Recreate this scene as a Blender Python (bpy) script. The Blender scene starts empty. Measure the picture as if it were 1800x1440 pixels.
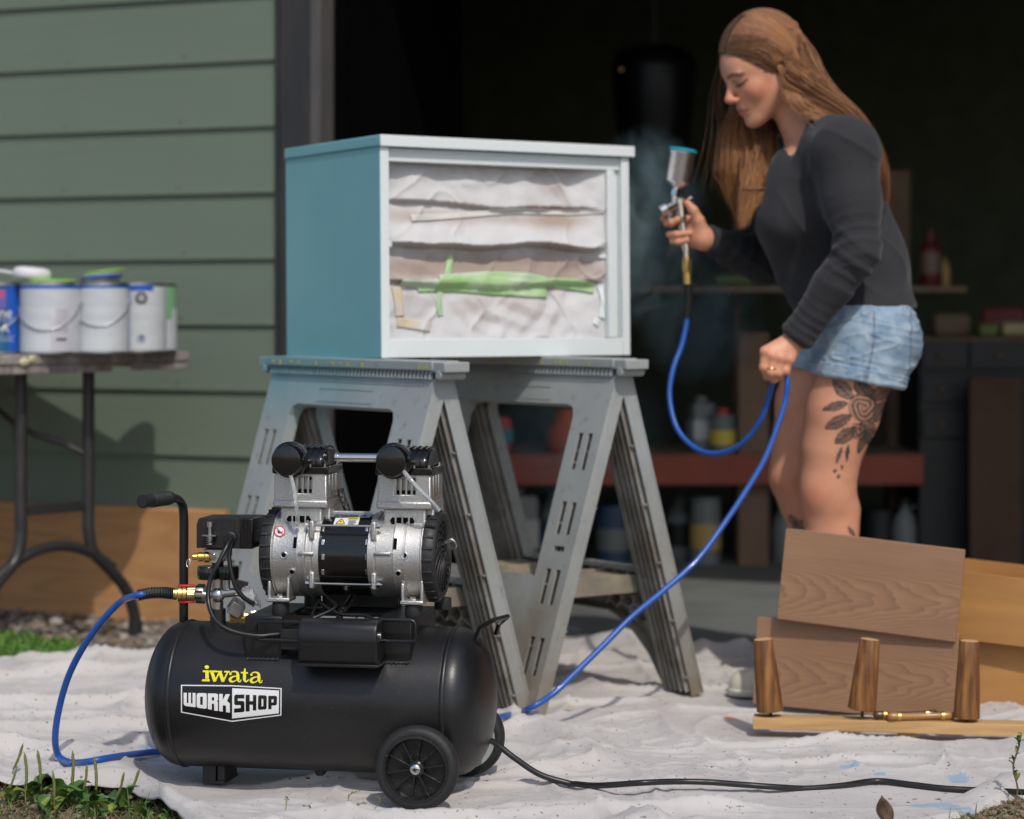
import bpy, bmesh, math, random
import numpy as np
from mathutils import Vector, Matrix, Euler
from mathutils.geometry import tessellate_polygon
random.seed(7)
rng = np.random.default_rng(7)
sc = bpy.context.scene
COL = sc.collection
# ---------------------------------------------------------------- camera, sky, sun, exposure
CAM_H = 0.9
FPX = 4250.0            # focal length in photo pixels (1800 wide)
cd = bpy.data.cameras.new('camera'); cam = bpy.data.objects.new('camera', cd); COL.objects.link(cam)
cam.location = (0, 0, CAM_H); cam.rotation_euler = (math.radians(90), 0, 0)
cd.sensor_width = 36; cd.lens = 85; cd.shift_y = -0.1; cd.clip_end = 2000; cd.clip_start = 0.05
cd.dof.use_dof = True; cd.dof.focus_distance = 4.50; cd.dof.aperture_fstop = 2.8
sc.camera = cam
SUN_EL, SUN_AZ = 50.0, 162.0       # azimuth measured from +Y clockwise: behind the camera, to its right
sd = Vector((math.sin(math.radians(SUN_AZ))*math.cos(math.radians(SUN_EL)), math.cos(math.radians(SUN_AZ))*math.cos(math.radians(SUN_EL)), math.sin(math.radians(SUN_EL))))
w = bpy.data.worlds.new('World'); sc.world = w; w.use_nodes = True
nt = w.node_tree; bg = nt.nodes['Background']
sky = nt.nodes.new('ShaderNodeTexSky'); sky.sky_type = 'NISHITA'; sky.sun_disc = False
sky.sun_elevation = math.radians(SUN_EL); sky.sun_rotation = math.radians(SUN_AZ)
sky.air_density = 1.0; sky.dust_density = 2.0; sky.ozone_density = 1.0
nt.links.new(sky.outputs[0], bg.inputs[0]); bg.inputs[1].default_value = 0.15
sl = bpy.data.lights.new('sun', 'SUN'); sl.energy = 2.5; sl.angle = math.radians(0.9); sl.color = (1, 0.95, 0.88)
so = bpy.data.objects.new('sun', sl); COL.objects.link(so)
so.rotation_euler = sd.to_track_quat('Z', 'Y').to_euler(); so.location = sd*20
sc.view_settings.view_transform = 'Standard'; sc.view_settings.look = 'None'
sc.view_settings.gamma = 1; sc.view_settings.exposure = -0.18; sc.view_settings.use_curve_mapping = False
sc.cycles.use_denoising = True
sc.cycles.max_bounces = 8; sc.cycles.transparent_max_bounces = 8; sc.cycles.volume_step_rate = 1.0

# ---------------------------------------------------------------- helpers
def at(px, py, D):
    "world point seen at photo pixel (px,py) at depth D"
    return Vector(((px-900)/FPX*D, D, CAM_H-(py-540)/FPX*D))
def setp(o, **k):
    for a, b in k.items():
        if b is not None: o[a] = b
def empty(name, loc=(0, 0, 0), rz=0, label=None, category=None, group=None, rot=None):
    o = bpy.data.objects.new(name, None); COL.objects.link(o)
    o.location = loc; o.rotation_euler = rot if rot else (0, 0, rz); o.empty_display_size = .1
    setp(o, label=label, category=category, group=group)
    return o
def perp(d):
    d = Vector(d).normalized()
    a = Vector((0, 0, 1)) if abs(d.z) < .9 else Vector((1, 0, 0))
    u = d.cross(a).normalized(); v = d.cross(u).normalized()
    return d, u, v
class MB:
    def __init__(s): s.v = []; s.f = []; s.M = Matrix.Identity(4)
    def add(s, vs, fs):
        b = len(s.v)
        s.v += [tuple(s.M @ Vector(p)) for p in vs]
        s.f += [tuple(b+i for i in f) for f in fs]
        return s
    def box(s, c, size, R=None):
        hx, hy, hz = size[0]/2, size[1]/2, size[2]/2
        vs = [Vector((x, y, z)) for x in (-hx, hx) for y in (-hy, hy) for z in (-hz, hz)]
        if R is not None: vs = [R @ p for p in vs]
        vs = [p+Vector(c) for p in vs]
        return s.add(vs, [(0, 1, 3, 2), (4, 6, 7, 5), (0, 4, 5, 1), (2, 3, 7, 6), (0, 2, 6, 4), (1, 5, 7, 3)])
    def bb(s, x0, x1, y0, y1, z0, z1):
        return s.box(((x0+x1)/2, (y0+y1)/2, (z0+z1)/2), (x1-x0, y1-y0, z1-z0))
    def beam(s, a, b, w, h, up=(0, 0, 1)):
        a, b = Vector(a), Vector(b); d = (b-a).normalized(); up = Vector(up)
        sx = d.cross(up).normalized(); sz = sx.cross(d).normalized(); vs = []
        for p in (a, b):
            for i, j in ((-1, -1), (1, -1), (1, 1), (-1, 1)): vs.append(p+sx*w/2*i+sz*h/2*j)
        return s.add(vs, [(3, 2, 1, 0), (4, 5, 6, 7), (0, 1, 5, 4), (1, 2, 6, 5), (2, 3, 7, 6), (3, 0, 4, 7)])
    def lathe(s, prof, o=(0, 0, 0), d=(0, 0, 1), n=32, caps=True):
        "prof: list of (t along d, radius)"
        o = Vector(o); d, u, v = perp(d); vs = []; fs = []
        for t, r in prof:
            for k in range(n):
                a = 2*math.pi*k/n; vs.append(o+d*t+(u*math.cos(a)+v*math.sin(a))*r)
        m = len(prof)
        for i in range(m-1):
            for k in range(n):
                k2 = (k+1) % n; fs.append((i*n+k, i*n+k2, (i+1)*n+k2, (i+1)*n+k))
        if caps:
            fs.append(tuple(range(n-1, -1, -1))); fs.append(tuple((m-1)*n+k for k in range(n)))
        return s.add(vs, fs)
    def cyl(s, a, b, r, r2=None, n=20):
        a, b = Vector(a), Vector(b); L = (b-a).length
        return s.lathe([(0, r), (L, r if r2 is None else r2)], a, b-a, n)
    def tube(s, pts, r, n=10, closed=False):
        P = [Vector(p) for p in pts]; m = len(P); R = r if hasattr(r, '__len__') else [r]*m
        vs = []; fs = []; pu = None
        for i, p in enumerate(P):
            d = (P[(i+1) % m]-P[i-1]) if closed else (P[min(i+1, m-1)]-P[max(i-1, 0)])
            if d.length < 1e-9: d = Vector((0, 0, 1))
            d.normalize()
            if pu is None: pu = perp(d)[1]
            u = pu-d*pu.dot(d); u = u.normalized() if u.length > 1e-6 else perp(d)[1]
            v = d.cross(u); pu = u
            for k in range(n):
                a = 2*math.pi*k/n; vs.append(p+(u*math.cos(a)+v*math.sin(a))*R[i])
        for i in range(m if closed else m-1):
            for k in range(n):
                k2 = (k+1) % n; j = (i+1) % m
                fs.append((i*n+k, i*n+k2, j*n+k2, j*n+k))
        if not closed:
            fs.append(tuple(range(n-1, -1, -1))); fs.append(tuple((m-1)*n+k for k in range(n)))
        return s.add(vs, fs)
    def plate(s, outer, holes, t, fn=None):
        "2D polygon with holes extruded by t. fn maps (a,b,c) to 3D"
        fn = fn or (lambda a, b, c: (a, b, c))
        loops = [list(outer)]+[list(h) for h in holes]
        tris = tessellate_polygon([[Vector((p[0], p[1], 0)) for p in l] for l in loops])
        flat = [p for l in loops for p in l]; n = len(flat)
        vs = [fn(p[0], p[1], 0) for p in flat]
        fs = [tuple(x) for x in tris]
        if t:
            vs += [fn(p[0], p[1], t) for p in flat]; fs += [tuple(i+n for i in reversed(x)) for x in tris]
            b = 0
            for l in loops:
                m = len(l)
                for i in range(m):
                    j = (i+1) % m; fs.append((b+i, b+j, b+j+n, b+i+n))
                b += m
        return s.add(vs, fs)
    def extr(s, prof, a, b):
        "prof list of (y,z); extruded along x from a to b"
        n = len(prof); vs = [(a, y, z) for y, z in prof]+[(b, y, z) for y, z in prof]
        fs = [tuple(range(n)), tuple(range(2*n-1, n-1, -1))]+[(i, i+n, (i+1) % n+n, (i+1) % n) for i in range(n)]
        return s.add(vs, fs)
    def sphere(s, c, r, n=12, R=None):
        r = r if hasattr(r, '__len__') else (r, r, r); vs = []; fs = []; c = Vector(c); m = n//2
        for i in range(m+1):
            t = math.pi*i/m
            for k in range(n):
                a = 2*math.pi*k/n; p = Vector((r[0]*math.sin(t)*math.cos(a), r[1]*math.sin(t)*math.sin(a), r[2]*math.cos(t)))
                vs.append(c+(R @ p if R is not None else p))
        for i in range(m):
            for k in range(n):
                k2 = (k+1) % n; fs.append((i*n+k, (i+1)*n+k, (i+1)*n+k2, i*n+k2))
        return s.add(vs, fs)
def mesh_from(name, vs, fs, smooth=35, fixn=True):
    me = bpy.data.meshes.new(name); me.from_pydata([tuple(v) for v in vs], [], fs); me.update()
    if fixn:
        bm = bmesh.new(); bm.from_mesh(me)
        bmesh.ops.remove_doubles(bm, verts=bm.verts, dist=1e-6)
        bmesh.ops.recalc_face_normals(bm, faces=bm.faces); bm.to_mesh(me); bm.free()
    if smooth:
        me.shade_smooth()
        if smooth < 180: me.set_sharp_from_angle(angle=math.radians(smooth))
    return me
def obj(name, mb, m, parent=None, bev=0, smooth=35, seg=2, fixn=True, label=None, category=None, group=None, kind=None, loc=None):
    me = mb if isinstance(mb, bpy.types.Mesh) else mesh_from(name, mb.v, mb.f, smooth, fixn)
    o = bpy.data.objects.new(name, me); COL.objects.link(o)
    if m is not None and len(me.materials) == 0: me.materials.append(m)
    if parent is not None: o.parent = parent
    if loc is not None: o.location = loc
    if bev:
        b = o.modifiers.new('bevel', 'BEVEL'); b.width = bev; b.segments = seg; b.limit_method = 'ANGLE'; b.angle_limit = math.radians(32)
        b.harden_normals = False
    setp(o, label=label, category=category, group=group, kind=kind)
    return o
def copy_tree(o, parent=None, **props):
    c = o.copy(); COL.objects.link(c); c.parent = parent
    for ch in list(o.children): copy_tree(ch, c)
    setp(c, **props); return c
def smooth_path(pts, n=8):
    "Catmull-Rom"
    P = [Vector(p) for p in pts]; P = [P[0]*2-P[1]]+P+[P[-1]*2-P[-2]]; out = []
    for i in range(1, len(P)-2):
        for k in range(n):
            t = k/n; a, b, c, d = P[i-1:i+3]
            out.append(.5*((2*b)+(c-a)*t+(2*a-5*b+4*c-d)*t*t+(3*b-a-3*c+d)*t**3))
    out.append(P[-2]); return out
# numpy value noise
_pt = rng.random(65536).astype(np.float32)
def vnoise(x, y, z=0, seed=0):
    x, y = np.asarray(x, float), np.asarray(y, float); z = np.zeros_like(x)+z
    xi, yi, zi = np.floor(x).astype(np.int64), np.floor(y).astype(np.int64), np.floor(z).astype(np.int64)
    fx, fy, fz = x-xi, y-yi, z-zi
    fx, fy, fz = [f*f*f*(f*(f*6-15)+10) for f in (fx, fy, fz)]
    def h(a, b, c): return _pt[((a*73856093) ^ (b*19349663) ^ (c*83492791) ^ (seed*2654435)) & 65535]
    r = 0
    for i in (0, 1):
        for j in (0, 1):
            for k in (0, 1):
                r = r+h(xi+i, yi+j, zi+k)*(fx if i else 1-fx)*(fy if j else 1-fy)*(fz if k else 1-fz)
    return r
def fbm(x, y, z=0, o=4, seed=0):
    r = 0; a = .5; t = 0
    for i in range(o):
        r = r+a*vnoise(np.asarray(x)*2**i, np.asarray(y)*2**i, np.asarray(z)*2**i, seed+i); t += a; a *= .5
    return r/t
# ---------------------------------------------------------------- materials
def lin(r, g, b):
    f = lambda c: c/12.92 if c <= .04045 else ((c+.055)/1.055)**2.4
    return (f(r/255), f(g/255), f(b/255), 1)
def rgba(c): return tuple(c) if len(c) == 4 else (c[0], c[1], c[2], 1)
class NT:
    def __init__(s, name):
        s.m = bpy.data.materials.new(name); s.m.use_nodes = True; s.t = s.m.node_tree
        s.b = s.t.nodes['Principled BSDF']; s.tc = None
    def n(s, typ, **k):
        x = s.t.nodes.new('ShaderNode'+typ)
        for a, b in k.items(): setattr(x, a, b)
        return x
    def l(s, a, b): s.t.links.new(a, b)
    def co(s, scale=(1, 1, 1), rot=(0, 0, 0), loc=(0, 0, 0), which='Object'):
        if s.tc is None: s.tc = s.n('TexCoord')
        mp = s.n('Mapping'); mp.inputs['Scale'].default_value = scale; mp.inputs['Rotation'].default_value = rot; mp.inputs['Location'].default_value = loc
        s.l(s.tc.outputs[which], mp.inputs[0]); return mp.outputs[0]
    def noise(s, scale, co=None, det=5, rough=.55, dist=0, lo=.35, hi=.65):
        n = s.n('TexNoise'); n.inputs['Scale'].default_value = scale; n.inputs['Detail'].default_value = det
        n.inputs['Roughness'].default_value = rough; n.inputs['Distortion'].default_value = dist
        s.l(co if co is not None else s.co(), n.inputs['Vector'])
        mr = s.n('MapRange'); mr.inputs['From Min'].default_value = lo; mr.inputs['From Max'].default_value = hi
        s.l(n.outputs['Fac'], mr.inputs[0]); return mr.outputs[0]
    def mix(s, f, a, b):
        x = s.n('Mix', data_type='RGBA')
        for v, i in ((f, 0), (a, 6), (b, 7)):
            if isinstance(v, bpy.types.NodeSocket): s.l(v, x.inputs[i])
            else: x.inputs[i].default_value = v if i == 0 else rgba(v)
        return x.outputs[2]
    def math(s, op, a, b=0, c=None):
        x = s.n('Math', operation=op)
        for i, v in enumerate((a, b) if c is None else (a, b, c)):
            if isinstance(v, bpy.types.NodeSocket): s.l(v, x.inputs[i])
            else: x.inputs[i].default_value = v
        return x.outputs[0]
    def attr(s, name):
        a = s.n('Attribute'); a.attribute_name = name; return a
    def set(s, **k):
        for a, v in k.items():
            i = s.b.inputs[a.replace('_', ' ')]
            if isinstance(v, bpy.types.NodeSocket): s.l(v, i)
            else: i.default_value = rgba(v) if hasattr(v, '__len__') and len(v) == 3 else v
    def bump(s, h, strength=.3, dist=.002):
        b = s.n('Bump'); b.inputs['Strength'].default_value = strength; b.inputs['Distance'].default_value = dist
        s.l(h, b.inputs['Height'])
        src = s.b.inputs['Normal']
        if src.is_linked: s.l(src.links[0].from_socket, b.inputs['Normal'])
        s.l(b.outputs[0], s.b.inputs['Normal'])
def mat(name, col, rough=.5, metal=0, col2=None, sc1=8, lo=.4, hi=.65, bump=0, bsc=80, bd=.002, coat=0, spec=.5, stretch=(1, 1, 1), trans=0, sheen=0, rvar=.12, alpha=1, dust=None):
    t = NT(name)
    c = rgba(col)
    if col2 is not None or rvar:
        f = t.noise(sc1, t.co(stretch), lo=lo, hi=hi)
        base = t.mix(f, col, col2 if col2 is not None else tuple(x*.82 for x in c[:3])+(1,))
    else: base = c
    if dust:                      # dust specks and films: (colour, amount)
        f2 = t.noise(230, det=1, lo=.64, hi=.72); f3 = t.noise(9, lo=.45, hi=.8); base = t.mix(t.math('MULTIPLY', t.math('MAXIMUM', f2, t.math('MULTIPLY', f3, .25)), dust[1]), base, dust[0])
    t.set(Base_Color=base, Metallic=metal, Coat_Weight=coat, Specular_IOR_Level=spec, Transmission_Weight=trans, Sheen_Weight=sheen, Alpha=alpha)
    if rvar:
        r = t.noise(sc1*2.3, t.co(stretch), lo=.3, hi=.7)
        t.set(Roughness=t.math('ADD', t.math('MULTIPLY', r, rvar), max(rough-rvar/2, .02)))
    else: t.set(Roughness=rough)
    if bump: t.bump(t.noise(bsc, t.co(stretch), lo=.2, hi=.8), bump, bd)
    return t.m
def wood(name, c1, c2, c3=None, sx=1.5, sz=9, freq=22, ax=0, rough=.55, fine=.5, coat=0):
    "figured wood, grain along axis ax; cross axes give the rings"
    t = NT(name); s3 = [sz, sz, sz]; s3[ax] = sx
    co = t.co(tuple(s3))
    n1 = t.noise(1.0, co, det=2, rough=.4, lo=0, hi=1)
    band = t.math('FRACT', t.math('MULTIPLY', n1, freq))
    band = t.math('ABSOLUTE', t.math('SUBTRACT', t.math('MULTIPLY', band, 2), 1))
    band = t.math('POWER', band, 1.6)
    s4 = [260, 260, 260]; s4[ax] = 9
    fn = t.noise(1.0, t.co(tuple(s4)), det=3, lo=.3, hi=.75)
    f = t.math('ADD', t.math('MULTIPLY', band, .6), t.math('MULTIPLY', fn, fine), )
    base = t.mix(t.math('MULTIPLY', f, .9), c1, c2)
    big = t.noise(3, t.co((1, 1, 1)), lo=.35, hi=.75)
    base = t.mix(t.math('MULTIPLY', big, .5), base, c3 if c3 is not None else c2)
    t.set(Base_Color=base, Roughness=rough, Coat_Weight=coat, Coat_Roughness=.25)
    t.bump(fn, .15, .0006); return t.m
# ---------------------------------------------------------------- ground, building, garage
F0 = Vector((-.666, 6.90, 0)); fx = Vector((.911, -.412, 0)); fn = Vector((.412, .911, 0))
FRZ = math.atan2(fx.y, fx.x)
m_soil = mat('soil', (.13, .095, .07), .95, col2=(.22, .18, .14), sc1=30, bump=.8, bsc=60, bd=.01, rvar=0)
mb = MB(); mb.add([(-300, -300, -.02), (300, -300, -.02), (300, 300, -.02), (-300, 300, -.02)], [(0, 1, 2, 3)])
obj('ground', mb, m_soil, smooth=0, kind='structure')
# loose gravel and soil clods near the wall and at the right corner
m_gravel = NT('gravel')
oi = m_gravel.attr('tint')
m_gravel.set(Base_Color=oi.outputs['Color'], Roughness=.9); m_gravel.bump(m_gravel.noise(120, lo=.2, hi=.8), .5, .002); m_gravel = m_gravel.m
def color_attr(me, name, cols):
    a = me.color_attributes.new(name, 'FLOAT_COLOR', 'POINT')
    a.data.foreach_set('color', np.asarray(cols, np.float32).reshape(-1))
ICO = None
def ico(sub=1):
    bm = bmesh.new(); bmesh.ops.create_icosphere(bm, subdivisions=sub, radius=1)
    v = [q.co.copy() for q in bm.verts]; f = [[x.index for x in q.verts] for q in bm.faces]; bm.free(); return v, f
IV, IF = ico(1)
def stones(name, spots, pal, label=None):
    vs = []; fs = []; cs = []
    for (x, y, z, r) in spots:
        b = len(vs); R = Euler((random.random()*6, random.random()*6, random.random()*6)).to_matrix()
        sx, sy, sz = random.uniform(.7, 1.4), random.uniform(.7, 1.2), random.uniform(.45, .8)
        c = random.choice(pal); k = random.uniform(.6, 1.25)
        for p in IV:
            q = R @ (p*random.uniform(.8, 1.15)); vs.append((x+q.x*r*sx, y+q.y*r*sy, z+q.z*r*sz)); cs.append((c[0]*k, c[1]*k, c[2]*k, 1))
        fs += [tuple(b+i for i in f) for f in IF]
    me = mesh_from(name, vs, fs, 0, False); color_attr(me, 'tint', cs)
    o = obj(name, me, m_gravel, kind='stuff'); return o
pal = [(.20, .17, .14), (.28, .24, .20), (.14, .11, .09), (.34, .30, .26), (.17, .12, .08), (.24, .17, .11)]
sp = []
for i in range(4200):
    t = random.uniform(-1.9, .35); d = random.uniform(-1.1, -.02)
    p = F0+fx*t+fn*d
    sp.append((p.x, p.y, random.uniform(-.02, -.004), random.choice((.006, .008, .011, .016, .02))))
stones('gravel', sp, pal)
sp = []
for i in range(2600):
    x = random.uniform(.68, 1.15); y = random.uniform(3.95, 4.62)
    sp.append((x, y, random.uniform(-.02, -.006), random.choice((.003, .004, .006, .008))))
for i in range(2600):
    x = random.uniform(-1.25, -.45); y = random.uniform(3.9, 4.72)
    sp.append((x, y, random.uniform(-.02, -.008), random.choice((.003, .004, .006, .009))))
stones('soil_crumbs', sp, [(.20, .13, .09), (.13, .09, .06), (.26, .19, .13), (.3, .24, .18)])

house = empty('garage_building', F0, FRZ, 'green lap-sided building with a dark open garage doorway behind the woman', 'garage')
# siding boards: every lap its own board, local frame x along the wall, y inward
m_side = NT('siding_paint')
ripple = m_side.noise(1, m_side.co((1.2, 30, 55)), det=4, lo=.25, hi=.75)
cloud = m_side.noise(1.1, m_side.co((1, 1, 1.6)), lo=.3, hi=.7)
base = m_side.mix(cloud, (.128, .168, .122), (.155, .196, .145)); base = m_side.mix(m_side.math('MULTIPLY', ripple, .22), base, (.115, .143, .112))
dirt = m_side.noise(9, lo=.62, hi=.8); base = m_side.mix(m_side.math('MULTIPLY', dirt, .25), base, (.16, .15, .11))
m_side.set(Base_Color=base, Roughness=.62); m_side.bump(ripple, .3, .0014); m_side = m_side.m
side_me = None
z0 = .281-.189*2; k = 0
while z0 < 3.1:
    if side_me is None:
        mb = MB(); mb.extr([(-.018, 0), (-.0085, 0), (.004, .225), (-.004, .225)], -3.6, 0)
        side_me = mesh_from('siding_board', mb.v, mb.f, 20)
    o = obj('siding_board', side_me, m_side, house, bev=.0012, loc=(0, -.008+random.uniform(-.0008, .0008), z0)); z0 += .189
m_dark = mat('black_sheathing', (.012, .012, .013), .8)
mb = MB(); mb.bb(-3.6, .02, .0, .12, -.02, 3.2); obj('sheathing', mb, m_dark, house)
m_nail = mat('nail_paint', (.10, .125, .10), .6)
# screw and nail heads along the boards, one loose screw near the corner
mb = MB()
for i in range(16):
    for xx in (-.32, -.72, -1.13, -1.54): mb.cyl((xx+.01*((i*7) % 3), -.0275, .281-.189+.189*i+.0225), (xx+.01*((i*7) % 3), -.0262, .281-.189+.189*i+.0225), .0035, n=8)
obj('nail_heads', mb, m_nail, house, kind='stuff')
# door casing: charcoal boards
m_char = mat('charcoal_casing', (.022, .022, .024), .6, col2=(.04, .037, .035), sc1=5, stretch=(3, 3, .6), bump=.3, bsc=30)
m_char2 = mat('weathered_casing', (.075, .071, .07), .7, col2=(.10, .09, .085), sc1=6, stretch=(3, 3, .5), bump=.3, bsc=30)
for nm, a, b, y0, y1, m in (('casing_board', .004, .026, -.03, .05, m_char), ('casing_board', .028, .128, -.045, .05, m_char), ('casing_board', .130, .162, -.052, .05, m_char2),):
    mb = MB(); mb.bb(a, b, y0, y1, -.02, 3.2); obj(nm, mb, m, house, bev=.003)
m_black = mat('black_door_paint', (.0025, .0025, .0025), 1, spec=.02)
mb = MB(); mb.bb(.17, .20, .02, .80, .05, 2.9); obj('door_leaf', mb, m_black, house, bev=.003)
m_int = mat('dark_interior_wall', (.105, .115, .080), .95, spec=.1)
mb = MB(); mb.bb(.163, 7, -.03, .12, 2.35, 3.2); obj('header', mb, m_char, house, bev=.004)
mb = MB()
mb.bb(-3, 7.2, 4.6, 4.75, -.02, 3.1); obj('back_wall', mb, m_int, house)
mb = MB(); mb.bb(-3.1, -3, .12, 4.75, -.02, 3.1); obj('side_wall', mb, m_int, house)
mb = MB(); mb.bb(7, 7.2, -.03, 4.6, -.02, 3.1); obj('side_wall', mb, m_int, house)
mb = MB(); mb.bb(-3.7, 7.3, -.55, 4.8, 3.2, 3.3); obj('roof', mb, m_char, house)
m_conc = mat('concrete', (.15, .16, .15), .8, col2=(.105, .11, .105), sc1=2.2, bump=.25, bsc=50, dust=((.22, .2, .17), .4))
m_edge = mat('concrete_edge', (.36, .31, .23), .85, col2=(.3, .26, .2), sc1=6, bump=.4, bsc=60)
fl = MB(); fl.M = Matrix.Translation(F0) @ Matrix.Rotation(FRZ, 4, 'Z'); fl.bb(.165, 7, -.02, 4.6, -.03, .012); fl.bb(-3, .165, .12, 4.6, -.03, .012)
obj('floor', fl, m_conc, kind='structure')
mb = MB(); mb.M = fl.M; mb.bb(.165, 7, -.11, -.021, -.03, .014); obj('doorsill', mb, m_edge, bev=.006, kind='structure')
# orange-brown plank standing against the foot of the wall
m_plank = wood('fir_plank', (.50, .255, .10), (.30, .135, .05), (.58, .31, .13), sx=1.2, sz=7, freq=9, rough=.7, fine=.25)
mb = MB(); pl = empty('wooden_plank', F0+fx*(-3.3)+fn*(-.062), FRZ, 'long orange-brown wooden plank along the foot of the green wall', 'plank')
mb.bb(0, 3.155, 0, .035, -.012, .318); obj('board', mb, m_plank, pl, bev=.004)
mb = MB(); [mb.cyl((3.155-.03-.4*i, -.002, zz), (3.155-.03-.4*i, .0005, zz), .004, n=8) for i in range(4) for zz in (.06, .25)]
m_zinc = mat('zinc', (.5, .5, .5), .35, 1)
# screw on siding
mb.M = Matrix.Identity(4); obj('screw_head', mb, m_zinc, pl)
# ---------------------------------------------------------------- canvas drop cloth
def edge_front(x):
    px = 900+x/4.4*FPX
    X = [-400, 0, 90, 200, 255, 300, 420, 900, 1450, 1600, 1700, 1800, 2300]
    Y = [4.62, 4.56, 4.50, 4.50, 4.40, 4.28, 4.05, 4.02, 4.06, 4.22, 4.33, 4.48, 4.62]
    return np.interp(px, X, Y)
def edge_back(x):
    px = 900+x/6.3*FPX
    X = [-400, -40, 0, 90, 130, 180, 260, 400, 700, 1230, 1700, 2300]
    Y = [5.98, 6.0, 6.05, 6.10, 6.22, 6.30, 6.36, 6.55, 6.50, 6.13, 6.02, 5.95]
    return np.interp(px, X, Y)
_boss = []   # (x, y, radius) places pressed flat by what stands there
def cloth_h(x, y):
    x = np.asarray(x, float); y = np.asarray(y, float)
    wx = x+.22*(fbm(x*1.3, y*1.3, 3.1, 3, 5)-.5); wy = y+.22*(fbm(x*1.3, y*1.3, 7.7, 3, 9)-.5)
    h = np.zeros_like(x)
    # broad rolls
    h += .010*fbm(wx*1.4, wy*3.0, 0, 3, 1)
    # creases, mostly lying across
    for (a, sx_, sy_, s, p) in ((.030, 1.1, 2.9, 11, 8), (.017, 2.6, 5.6, 21, 8), (.010, 5.0, 4.0, 31, 9), (.0050, 8, 11, 37, 9), (.0030, 15, 12, 41, 7), (.0018, 24, 30, 43, 5)):
        n = vnoise(wx*sx_+wy*.5, wy*sy_-wx*.6, 0, s); n = 1-np.abs(n*2-1)
        h += a*np.clip(n, 0, 1)**p
    h += .0022*fbm(x*28, y*28, 0, 3, 51)
    for bx, by, r in _boss:
        d = np.hypot(x-bx, y-by); h *= .22+.78*np.clip((d-r*.5)/r, 0, 1)
    return h
for p in ((.02, 0, 0),):
    pass
C0 = at(565, 1225, 4.53); CX, CY = C0.x, 4.53
_boss += [(CX+.22, CY-.19, .09), (CX+.25, CY+.11, .09), (CX-.2, CY, .14), (.11, 5.28, .09), (.46, 5.52, .09), (.05, 5.6, .09), (.7, 5.2, .12), (.95, 5.15, .12), (.6, 5.5, .15), (.9, 5.4, .15)]+[(.5+.13*i, 5.13-.02*i, .085) for i in range(9)]+[(.62, 4.42, .14), (.78, 4.44, .16), (.95, 4.46, .16), (.48, 4.40, .10)]
def build_cloth():
    nx, ny = 760, 380
    X = np.linspace(-2.3, 2.6, nx); V = np.linspace(0, 1, ny)
    ef = edge_front(X)+.05*(fbm(X*4, X*0, 0, 3, 71)-.5)+.012*(fbm(X*25, X*0, 0, 2, 72)-.5); eb = edge_back(X)+.09*(fbm(X*5, X*0+3, 0, 3, 73)-.5)
    XX, VV = np.meshgrid(X, V, indexing='ij'); YY = ef[:, None]*(1-VV)+eb[:, None]*VV
    H = cloth_h(XX, YY)
    df = (YY-ef[:, None])
    # the front hem lifts and rolls in places
    lift = np.clip(1-df/.14, 0, 1)
    rollv = np.clip(fbm(XX*3.1+YY*1.5, YY*2, 0, 3, 81)-.45, 0, 1)*1.9
    H += .070*np.sin(lift**.8*math.pi)*.6*rollv+.012*lift*rollv
    YY2 = YY-.03*np.sin(lift*math.pi*.5)*rollv
    H += np.clip(1-df/.02, 0, 1)*-.010
    db = eb[:, None]-YY; H += .03*np.clip(1-db/.12, 0, 1)*np.clip(fbm(XX*4, XX*0, 0, 2, 91)-.35, 0, 1)*2
    XX2 = XX
    vs = np.stack([XX2, YY2, H-.006], -1).reshape(-1, 3)
    i, j = np.meshgrid(np.arange(nx-1), np.arange(ny-1), indexing='ij'); a = (i*ny+j).ravel()
    fs = np.stack([a, a+ny, a+ny+1, a+1], 1)
    me = bpy.data.meshes.new('drop_cloth'); me.from_pydata(vs.tolist(), [], fs.tolist()); me.update(); me.shade_smooth()
    return me
t = NT('canvas')
weave = t.noise(420, det=2, lo=.2, hi=.8)
b = t.mix(t.noise(2.2, det=4, lo=.35, hi=.7), (.545, .518, .498), (.465, .440, .422))
b = t.mix(t.math('MULTIPLY', t.noise(7, det=5, lo=.58, hi=.8), .5), b, (.42, .36, .31))          # soiling
b = t.mix(t.math('MULTIPLY', t.noise(110, det=1, lo=.70, hi=.74), .8), b, (.08, .06, .05))          # grit
# a few paint smears: blue, orange and tan at their own spots
def spots(pts, col, edge=60, amt=.85):
    global b
    tot = None
    nz = t.noise(26, t.co((1, 2.2, 1)), det=4, lo=0, hi=1)
    for (x, y, rx, ry) in pts:
        m = t.n('Mapping'); m.inputs['Location'].default_value = (-x/rx, -y/ry, 0); m.inputs['Scale'].default_value = (1/rx, 1/ry, 0)
        t.l(t.tc.outputs['Object'], m.inputs[0]); ln = t.n('VectorMath', operation='LENGTH'); t.l(m.outputs[0], ln.inputs[0])
        v = t.math('SUBTRACT', 1.35, t.math('ADD', ln.outputs['Value'], t.math('MULTIPLY', nz, 1.1)))
        c = t.n('Clamp'); t.l(t.math('MULTIPLY', v, 3.5), c.inputs[0])
        tot = c.outputs[0] if tot is None else t.math('MAXIMUM', tot, c.outputs[0])
    b = t.mix(t.math('MULTIPLY', tot, amt), b, col)
def gp(px, py, z=.01): 
    D = (CAM_H-z)*FPX/(py-540); return ((px-900)/FPX*D, D)
S = lambda px, py, rx, ry: (*gp(px, py), rx, ry)
spots([S(1495, 1345, .03, .02), S(1547, 1354, .018, .012), S(1682, 1360, .03, .045), S(1640, 1405, .07, .03), S(1700, 1412, .07, .03), S(265, 1306, .04, .05), S(275, 1332, .03, .03), S(28, 1350, .01, .03), S(1100, 1420, .03, .02)], (.17, .34, .50), amt=.62)
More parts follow.
